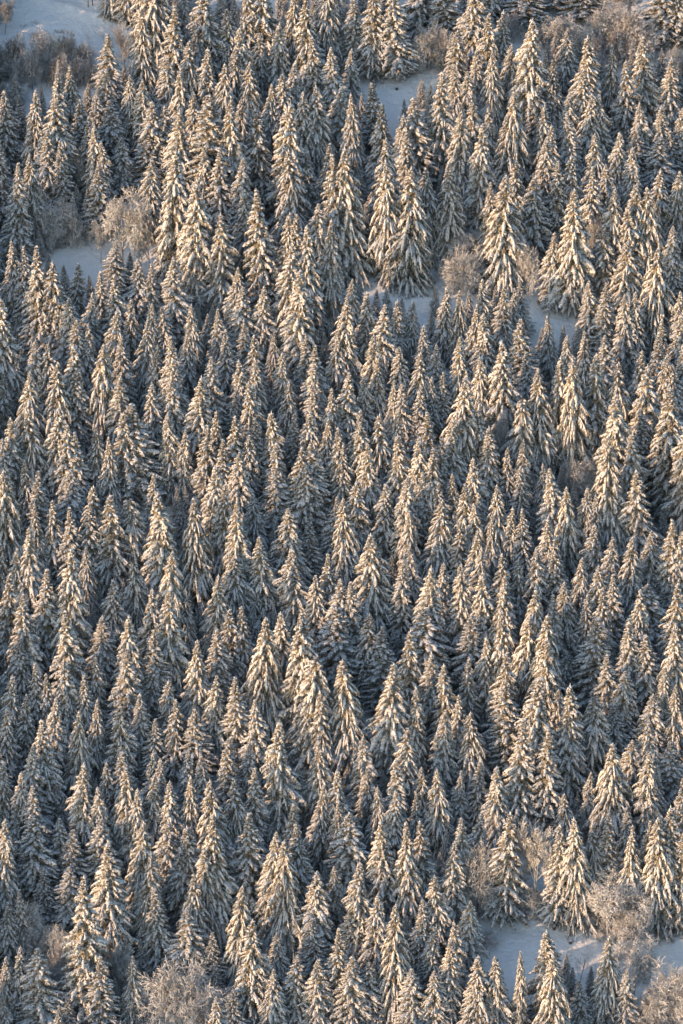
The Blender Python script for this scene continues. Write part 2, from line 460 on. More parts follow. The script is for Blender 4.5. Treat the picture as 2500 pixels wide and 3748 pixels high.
# x, y, height, width, prototype, turn in degrees, label number
SPRUCES = [
    (-65.1, -173.2, 40.1, 14.5, 6, 211, 0),
    (19.6, 87.7, 36.2, 14.8, 3, 7, 1),
    (47.7, 86.4, 35.3, 15.5, 3, 120, 2),
    (-59.0, -155.9, 36.2, 13.7, 0, 19, 3),
    (67.6, 78.3, 36.5, 14.7, 13, 45, 4),
    (42.4, -139.4, 29.7, 12.9, 12, 153, 5),
    (66.1, 12.8, 35.6, 12.2, 4, 352, 6),
    (12.0, -92.2, 33.6, 16.3, 13, 310, 7),
    (46.8, -111.7, 33.1, 12.4, 6, 287, 8),
    (-49.4, 88.3, 41.1, 14.3, 1, 247, 9),
    (-22.8, 77.7, 35.6, 13.3, 6, 47, 10),
    (-16.3, -115.7, 35.2, 12.6, 0, 122, 11),
    (61.1, -142.0, 30.0, 10.8, 3, 278, 12),
    (-14.6, -150.7, 31.0, 12.3, 4, 201, 13),
    (59.9, -101.4, 33.8, 12.2, 0, 343, 14),
    (2.2, -92.4, 33.7, 14.3, 4, 193, 7),
    (-42.8, 79.1, 39.2, 14.6, 1, 334, 15),
    (-1.0, 89.1, 38.4, 13.5, 6, 106, 10),
    (-23.2, -172.5, 29.0, 12.6, 12, 314, 16),
    (32.7, 97.9, 30.7, 11.5, 3, 197, 17),
    (82.1, -143.5, 31.4, 12.3, 3, 55, 18),
    (17.0, 179.8, 28.0, 13.8, 14, 352, 19),
    (17.6, -145.7, 32.6, 10.8, 13, 191, 20),
    (-48.0, -40.5, 37.0, 14.1, 1, 51, 21),
    (46.4, 19.4, 35.3, 13.1, 1, 150, 22),
    (-40.0, -38.3, 33.6, 11.4, 4, 137, 23),
    (-39.6, -160.8, 21.8, 13.7, 14, 39, 24),
    (-12.3, 46.9, 33.2, 13.9, 1, 39, 25),
    (92.3, 1.2, 37.2, 16.6, 12, 211, 22),
    (13.4, -172.1, 31.4, 10.7, 3, 115, 13),
    (-62.9, -30.9, 28.6, 14.5, 12, 32, 26),
    (-75.6, -177.2, 23.7, 13.5, 14, 289, 27),
    (-78.9, -135.7, 24.1, 13.9, 14, 208, 28),
    (71.1, -115.9, 29.2, 12.1, 4, 118, 29),
    (-20.7, -81.4, 35.9, 13.3, 4, 247, 30),
    (-23.6, -140.8, 31.0, 14.8, 6, 305, 31),
    (75.6, -15.3, 35.5, 12.2, 3, 154, 32),
    (83.3, -18.5, 27.9, 13.4, 12, 143, 33),
    (2.4, -135.6, 25.0, 15.9, 5, 309, 34),
    (56.5, 12.1, 32.8, 11.6, 3, 95, 6),
    (90.7, 60.3, 32.9, 14.0, 4, 15, 2),
    (-6.7, -92.7, 35.5, 13.8, 9, 76, 35),
    (-15.8, 112.7, 39.3, 15.4, 0, 151, 36),
    (-81.0, -61.2, 32.3, 12.6, 6, 284, 37),
    (-96.4, 99.4, 31.8, 11.0, 6, 288, 38),
    (41.3, 107.0, 35.4, 12.4, 1, 222, 39),
    (56.5, 151.6, 37.3, 14.9, 1, 166, 40),
    (53.5, -110.8, 30.1, 11.3, 6, 52, 41),
    (74.3, -142.3, 28.2, 9.4, 13, 353, 18),
    (2.4, -175.9, 21.6, 12.6, 2, 39, 42),
    (-35.0, 75.8, 30.4, 12.8, 0, 248, 43),
    (67.5, -72.5, 26.9, 15.5, 8, 265, 44),
    (-9.8, -84.5, 38.9, 13.1, 11, 163, 45),
    (-73.9, -60.6, 37.6, 13.3, 1, 239, 46),
    (-0.6, -64.3, 25.6, 15.5, 7, 117, 47),
    (-60.2, 1.7, 28.0, 13.1, 12, 315, 48),
    (-21.0, -40.1, 25.9, 12.6, 13, 51, 49),
    (-12.7, -43.6, 26.6, 12.6, 0, 99, 50),
    (44.6, -92.5, 27.9, 13.2, 8, 80, 51),
    (11.7, -143.2, 30.2, 10.9, 0, 47, 52),
    (1.5, -27.9, 28.1, 10.3, 3, 77, 49),
    (14.4, 89.6, 36.8, 12.9, 3, 315, 1),
    (23.3, -61.6, 23.4, 18.7, 5, 294, 53),
    (-3.6, 67.9, 33.1, 11.5, 13, 225, 54),
    (-24.0, 118.5, 32.5, 13.8, 12, 165, 36),
    (-60.8, -177.2, 22.0, 11.6, 8, 281, 55),
    (57.0, 96.0, 26.7, 12.3, 11, 320, 56),
    (-47.2, -69.0, 31.9, 13.6, 13, 52, 57),
    (66.6, -175.1, 26.5, 9.4, 3, 52, 18),
    (-85.9, -70.3, 32.2, 13.6, 13, 33, 23),
    (-7.1, -153.0, 24.8, 11.8, 5, 105, 58),
    (9.0, -43.5, 30.5, 15.0, 3, 191, 49),
    (-46.6, -155.3, 23.2, 10.8, 2, 234, 59),
    (9.7, 179.7, 29.4, 12.9, 12, 42, 60),
    (-9.5, 63.3, 34.6, 12.1, 1, 206, 61),
    (-87.6, 60.1, 35.0, 12.1, 6, 238, 62),
    (-68.3, 20.6, 34.4, 13.2, 4, 2, 63),
    (34.6, -179.1, 22.3, 10.6, 1, 305, 64),
    (26.9, -26.1, 23.8, 11.5, 3, 67, 65),
    (-27.4, -92.6, 27.5, 11.2, 8, 1, 66),
    (-34.3, -148.3, 28.8, 11.8, 4, 195, 67),
    (-14.0, 101.7, 31.8, 12.4, 3, 36, 68),
    (-38.7, -79.3, 27.5, 11.1, 13, 151, 57),
    (-9.9, -9.9, 21.2, 13.4, 5, 59, 53),
    (-60.0, 167.0, 30.2, 10.7, 13, 245, 69),
    (82.9, 66.5, 30.1, 14.7, 3, 100, 70),
    (2.0, 91.2, 39.8, 14.9, 3, 195, 1),
    (56.2, -141.5, 27.7, 10.0, 2, 148, 71),
    (67.0, -94.0, 24.5, 11.2, 9, 255, 72),
    (71.6, 17.7, 34.0, 12.2, 12, 356, 73),
    (-29.0, -35.6, 31.9, 12.1, 13, 45, 49),
    (79.7, -116.8, 26.0, 9.0, 11, 56, 74),
    (82.7, -75.7, 24.3, 13.4, 2, 208, 75),
    (22.7, 129.7, 28.7, 15.8, 2, 32, 76),
    (32.6, -53.5, 29.6, 10.0, 11, 221, 77),
    (50.5, -101.1, 37.3, 14.2, 0, 112, 78),
    (-4.6, -95.8, 27.3, 10.2, 12, 121, 79),
    (62.5, -27.8, 29.5, 10.2, 4, 341, 80),
    (17.2, -80.2, 33.5, 12.6, 12, 37, 81),
    (29.7, 132.1, 33.9, 11.8, 10, 74, 82),
    (-69.4, -103.2, 27.6, 9.3, 4, 49, 83),
    (-57.7, -84.4, 28.2, 12.5, 6, 244, 84),
    (53.7, -184.9, 29.2, 10.8, 4, 92, 18),
    (-48.2, 64.2, 26.8, 12.1, 14, 197, 85),
    (-32.4, -146.1, 36.6, 13.7, 13, 125, 86),
    (8.6, -159.9, 23.8, 10.4, 1, 231, 87),
    (35.0, -96.8, 23.3, 10.2, 3, 66, 88),
    (-33.3, 114.3, 37.5, 14.6, 13, 42, 89),
    (-67.4, -124.9, 30.7, 11.5, 0, 72, 90),
    (25.6, -117.5, 24.0, 9.0, 3, 8, 91),
    (-41.0, 176.4, 31.5, 15.8, 0, 128, 92),
    (-72.4, -77.6, 33.0, 12.5, 6, 234, 37),
    (-92.1, -30.5, 35.4, 13.5, 4, 264, 23),
    (41.0, -115.5, 24.1, 10.0, 1, 27, 93),
    (-38.0, -95.2, 20.9, 11.6, 8, 99, 94),
    (-52.6, -172.5, 18.6, 8.7, 13, 6, 95),
    (-5.9, -123.9, 24.0, 9.0, 13, 265, 91),
    (95.5, -7.9, 35.4, 13.5, 0, 142, 22),
    (-57.3, 107.4, 24.9, 9.8, 11, 351, 96),
    (-5.2, -111.1, 26.3, 11.1, 13, 260, 97),
    (-41.1, -141.6, 22.7, 11.9, 0, 27, 59),
    (-77.9, -111.3, 31.0, 11.7, 10, 81, 98),
    (25.0, -153.6, 24.3, 10.8, 12, 256, 87),
    (-58.8, -97.4, 24.2, 11.6, 12, 303, 99),
    (-72.2, 110.3, 22.1, 11.1, 8, 330, 100),
    (26.5, -98.0, 24.9, 8.6, 11, 325, 101),
    (-36.0, 105.8, 28.1, 10.9, 6, 18, 38),
    (-57.9, 4.4, 28.7, 19.1, 8, 12, 102),
    (93.0, 152.3, 32.4, 12.7, 10, 215, 103),
    (-17.9, -7.6, 20.5, 11.6, 7, 221, 104),
    (87.3, -144.0, 27.6, 9.9, 12, 7, 105),
    (-10.7, 168.7, 34.5, 13.6, 13, 85, 89),
    (-51.8, -145.5, 33.2, 11.9, 3, 75, 86),
    (-38.5, -0.2, 27.0, 10.3, 6, 97, 106),
    (19.5, -92.8, 27.0, 9.2, 1, 39, 107),
    (-91.9, 107.9, 28.1, 9.8, 3, 110, 108),
    (33.0, 192.8, 22.9, 13.6, 7, 215, 109),
    (-26.6, -161.2, 28.6, 9.8, 3, 138, 13),
    (-49.3, -151.9, 29.8, 9.9, 3, 240, 67),
    (35.5, 120.2, 30.1, 11.7, 3, 146, 110),
    (52.5, -173.3, 25.8, 11.6, 0, 341, 111),
    (10.5, -69.5, 24.7, 12.4, 8, 63, 104),
    (-33.0, -29.5, 31.9, 12.2, 13, 86, 57),
    (4.2, 133.3, 28.4, 9.9, 13, 234, 112),
    (-40.4, 10.6, 32.5, 12.5, 0, 37, 113),
    (-83.6, 117.2, 24.5, 8.5, 8, 195, 114),
    (85.1, 13.3, 34.3, 13.2, 0, 209, 22),
    (-33.8, -72.8, 24.8, 11.9, 2, 100, 115),
    (75.8, 58.2, 24.0, 9.5, 8, 9, 116),
    (-64.4, -3.1, 24.1, 8.2, 13, 252, 117),
    (-5.2, 184.4, 29.4, 12.2, 3, 306, 112),
    (90.6, 84.0, 33.4, 13.0, 4, 69, 2),
    (-6.3, -174.9, 20.3, 10.7, 10, 239, 118),
    (28.8, -141.5, 23.3, 9.9, 5, 39, 58),
    (45.9, 152.2, 26.8, 9.7, 3, 316, 110),
    (27.2, -174.9, 23.7, 8.7, 0, 7, 87),
    (-86.1, 124.8, 32.9, 14.7, 10, 94, 119),
    (-29.9, -64.8, 24.1, 11.4, 12, 43, 120),
    (-81.4, 16.0, 32.5, 12.5, 3, 67, 63),
    (68.2, -137.1, 27.2, 10.9, 8, 190, 121),
    (49.6, 124.1, 25.7, 11.2, 3, 109, 110),
    (-101.3, 137.8, 25.3, 11.9, 2, 150, 92),
    (-21.8, -99.1, 26.5, 10.1, 14, 359, 34),
    (-51.7, 164.6, 32.5, 12.8, 6, 46, 122),
    (51.0, 7.2, 28.8, 9.9, 9, 145, 123),
    (-47.9, 114.9, 33.8, 13.2, 0, 54, 124),
    (-29.3, -42.0, 21.5, 11.4, 9, 329, 125),
    (77.6, 81.4, 23.5, 11.6, 12, 191, 126),
    (-59.0, 190.4, 32.8, 15.6, 3, 188, 127),
    (48.8, -77.4, 33.5, 12.7, 4, 280, 32),
    (-75.3, 18.1, 29.0, 11.1, 6, 227, 106),
    (17.4, -20.5, 26.7, 10.2, 5, 291, 128),
    (-15.4, 58.9, 31.3, 12.7, 1, 134, 129),
    (41.2, 183.1, 29.7, 13.6, 0, 279, 130),
    (-82.9, 58.8, 31.3, 12.1, 0, 197, 131),
    (-37.9, 115.5, 38.0, 21.6, 8, 121, 132),
    (-17.6, -176.6, 18.9, 9.7, 13, 340, 133),
    (-64.4, -65.8, 21.8, 11.2, 0, 4, 115),
    (-17.9, -147.9, 31.4, 10.3, 11, 108, 134),
    (-44.4, -94.1, 22.4, 9.9, 12, 119, 135),
    (73.9, 97.1, 29.2, 10.9, 6, 312, 136),
    (-70.1, -133.7, 19.3, 11.9, 8, 157, 94),
    (-27.6, 55.8, 21.9, 12.0, 5, 256, 137),
    (77.1, 0.3, 35.9, 13.8, 1, 19, 138),
    (-84.1, -94.5, 23.5, 8.5, 12, 177, 139),
    (82.7, 52.4, 24.7, 8.5, 11, 285, 140),
    (-33.7, -57.7, 28.1, 10.6, 3, 225, 57),
    (-87.4, -143.7, 29.6, 9.9, 1, 52, 141),
    (89.4, -68.9, 33.2, 12.6, 12, 63, 142),
    (33.3, 3.4, 35.9, 13.8, 3, 291, 6),
    (-57.7, -25.7, 26.0, 10.9, 9, 271, 143),
    (-69.5, -31.9, 26.7, 10.9, 6, 298, 84),
    (63.7, 101.8, 28.0, 10.9, 6, 199, 136),
    (-55.5, -48.9, 24.7, 8.4, 9, 193, 143),
    (-71.4, 160.5, 25.3, 12.1, 6, 85, 144),
    (16.3, -107.1, 27.1, 10.2, 11, 349, 145),
    (-28.1, 89.2, 27.9, 10.8, 1, 330, 129),
    (88.9, -89.3, 20.6, 9.2, 13, 28, 88),
    (97.5, 77.9, 26.4, 10.3, 5, 270, 146),
    (95.2, 124.8, 20.0, 13.8, 14, 199, 147),
    (-19.7, 168.9, 26.9, 10.6, 1, 262, 60),
    (-15.3, -70.5, 29.1, 12.4, 3, 282, 49),
    (-49.5, -122.6, 25.7, 9.6, 3, 209, 83),
    (-92.6, 132.6, 28.4, 9.9, 1, 233, 148),
    (-86.7, -1.0, 30.5, 11.7, 3, 32, 149),
    (52.3, 126.0, 32.0, 11.2, 4, 1, 150),
    (18.5, -178.2, 18.8, 10.6, 14, 289, 58),
    (84.5, 82.0, 29.2, 13.7, 1, 290, 151),
    (36.0, -64.4, 24.1, 13.3, 7, 21, 152),
    (24.0, -56.2, 31.6, 12.0, 0, 45, 153),
    (11.8, -17.1, 22.1, 10.9, 1, 175, 120),
    (-96.5, 36.9, 36.4, 14.0, 1, 191, 113),
    (78.7, -44.0, 26.5, 10.1, 3, 134, 80),
    (12.6, 127.9, 28.5, 11.9, 13, 141, 112),
    (26.2, 98.9, 28.5, 10.6, 4, 73, 68),
    (43.1, -86.8, 31.1, 12.3, 12, 63, 154),
    (-32.6, -131.5, 32.4, 12.1, 3, 128, 155),
    (-65.8, 125.6, 18.3, 10.5, 5, 320, 156),
    (-23.2, -121.3, 27.0, 10.1, 6, 198, 157),
    (35.3, -128.9, 21.2, 10.0, 2, 321, 158),
    (-73.1, -85.4, 26.1, 9.8, 5, 359, 159),
    (-7.7, 135.3, 28.9, 14.1, 3, 303, 112),
    (99.1, 99.6, 28.0, 10.9, 4, 90, 70),
    (-14.4, -30.8, 26.7, 11.6, 11, 70, 160),
    (-34.2, -90.2, 25.7, 9.3, 11, 26, 161),
    (53.7, -85.4, 33.4, 12.6, 12, 181, 142),
    (0.7, 41.0, 29.2, 10.0, 11, 63, 162),
    (-11.5, -172.7, 18.9, 10.7, 5, 233, 58),
    (41.4, -1.4, 25.1, 9.6, 0, 355, 163),
    (-85.5, -46.0, 31.9, 12.1, 13, 312, 57),
    (-1.4, 39.9, 20.5, 9.4, 13, 345, 164),
    (42.8, -61.2, 31.6, 12.0, 13, 332, 80),
    (99.5, 148.4, 28.6, 11.2, 0, 13, 165),
    (-6.9, -48.7, 23.0, 8.7, 11, 210, 166),
    (-45.0, -131.7, 20.6, 10.9, 5, 211, 28),
    (-80.8, -115.2, 26.7, 10.9, 14, 312, 167),
    (30.6, -136.4, 25.5, 10.9, 13, 313, 18),
    (24.0, -178.7, 18.1, 8.7, 11, 113, 168),
    (-76.5, -1.9, 26.5, 12.4, 14, 356, 169),
    (41.7, 39.5, 27.4, 10.5, 1, 32, 163),
    (28.0, -89.0, 30.4, 11.4, 12, 350, 79),
    (39.7, -178.2, 21.6, 8.2, 11, 47, 170),
    (24.4, -80.1, 27.7, 12.3, 0, 34, 153),
    (-65.6, -95.9, 24.2, 8.1, 13, 235, 171),
    (-89.1, 14.3, 30.7, 11.8, 3, 332, 149),
    (72.0, -177.3, 19.6, 8.2, 14, 277, 172),
    (7.4, 47.2, 26.8, 10.1, 1, 329, 173),
    (-83.2, -30.7, 25.8, 8.8, 13, 139, 57),
    (-54.0, -127.4, 25.6, 9.6, 1, 207, 90),
    (43.7, -76.5, 34.1, 12.4, 13, 156, 32),
    (-11.6, 133.9, 28.4, 11.1, 3, 232, 112),
    (-51.7, -76.2, 18.2, 10.0, 2, 153, 115),
    (5.1, -16.2, 22.8, 11.6, 0, 165, 120),
    (100.4, 192.9, 20.3, 17.7, 14, 336, 174),
    (-7.0, -158.7, 16.6, 8.8, 7, 238, 175),
    (57.7, 206.5, 13.0, 17.8, 8, 79, 176),
    (52.4, 40.5, 26.5, 12.7, 8, 110, 177),
    (-62.7, 36.9, 25.6, 9.8, 6, 161, 106),
    (75.2, -83.3, 21.0, 10.2, 11, 105, 178),
    (33.4, 29.9, 27.3, 10.5, 13, 45, 179),
    (78.0, -73.5, 26.8, 12.1, 2, 180, 154),
    (74.5, 151.8, 32.4, 12.7, 0, 327, 40),
    (7.0, -64.7, 24.8, 12.2, 12, 224, 120),
    (-29.3, -10.8, 26.9, 10.3, 11, 265, 160),
    (58.4, -43.1, 26.5, 10.1, 8, 202, 44),
    (0.2, -5.3, 23.3, 8.9, 2, 100, 180),
    (-57.6, -74.9, 29.6, 11.2, 1, 251, 181),
    (22.8, -166.2, 20.3, 8.8, 2, 351, 87),
    (12.0, 41.5, 27.4, 10.6, 14, 228, 182),
    (7.2, -173.1, 17.5, 10.7, 14, 176, 58),
    (30.7, -3.1, 28.7, 11.0, 0, 74, 173),
    (-37.4, -156.6, 28.1, 10.5, 4, 137, 67),
    (-69.6, -144.1, 17.1, 10.9, 14, 252, 183),
    (-36.1, 23.9, 27.2, 10.5, 14, 274, 169),
    (-30.1, 105.0, 26.2, 10.2, 5, 284, 184),
    (6.2, -107.3, 24.3, 9.7, 5, 339, 185),
    (-56.2, 42.0, 26.6, 9.2, 3, 214, 149),
    (-10.4, -142.0, 28.3, 10.1, 6, 128, 31),
    (70.2, -66.3, 29.7, 11.3, 13, 160, 80),
    (40.3, 21.6, 28.5, 10.6, 3, 315, 179),
    (-75.6, -11.8, 20.5, 11.1, 5, 100, 186),
    (70.9, -80.6, 23.9, 10.9, 6, 217, 187),
    (-24.1, -18.2, 20.5, 9.1, 3, 264, 65),
    (-73.9, -33.0, 26.6, 10.1, 6, 249, 84),
    (24.4, 197.8, 22.1, 13.7, 5, 59, 188),
    (-62.3, -55.2, 23.5, 10.8, 1, 172, 115),
    (-44.7, 3.4, 22.2, 7.6, 11, 52, 189),
    (-8.8, -26.3, 20.2, 9.1, 8, 145, 104),
    (-69.7, 139.4, 19.1, 11.9, 14, 91, 156),
    (-8.2, 164.4, 24.9, 9.8, 0, 278, 190),
    (21.3, -138.6, 26.8, 10.0, 12, 88, 16),
    (-32.7, -162.7, 16.9, 8.8, 8, 171, 191),
    (-73.1, -3.1, 25.1, 9.6, 6, 51, 106),
    (53.8, -81.5, 36.5, 13.8, 4, 168, 32),
    (-0.6, 142.0, 23.9, 12.6, 5, 159, 188),
    (29.6, 55.5, 22.9, 8.2, 1, 149, 192),
    (-92.5, -3.5, 30.5, 11.7, 12, 172, 131),
    (2.7, -154.6, 16.2, 10.8, 7, 209, 175),
    (-62.7, 14.7, 28.9, 11.1, 0, 33, 131),
    (35.8, -109.4, 19.3, 9.1, 6, 35, 193),
]

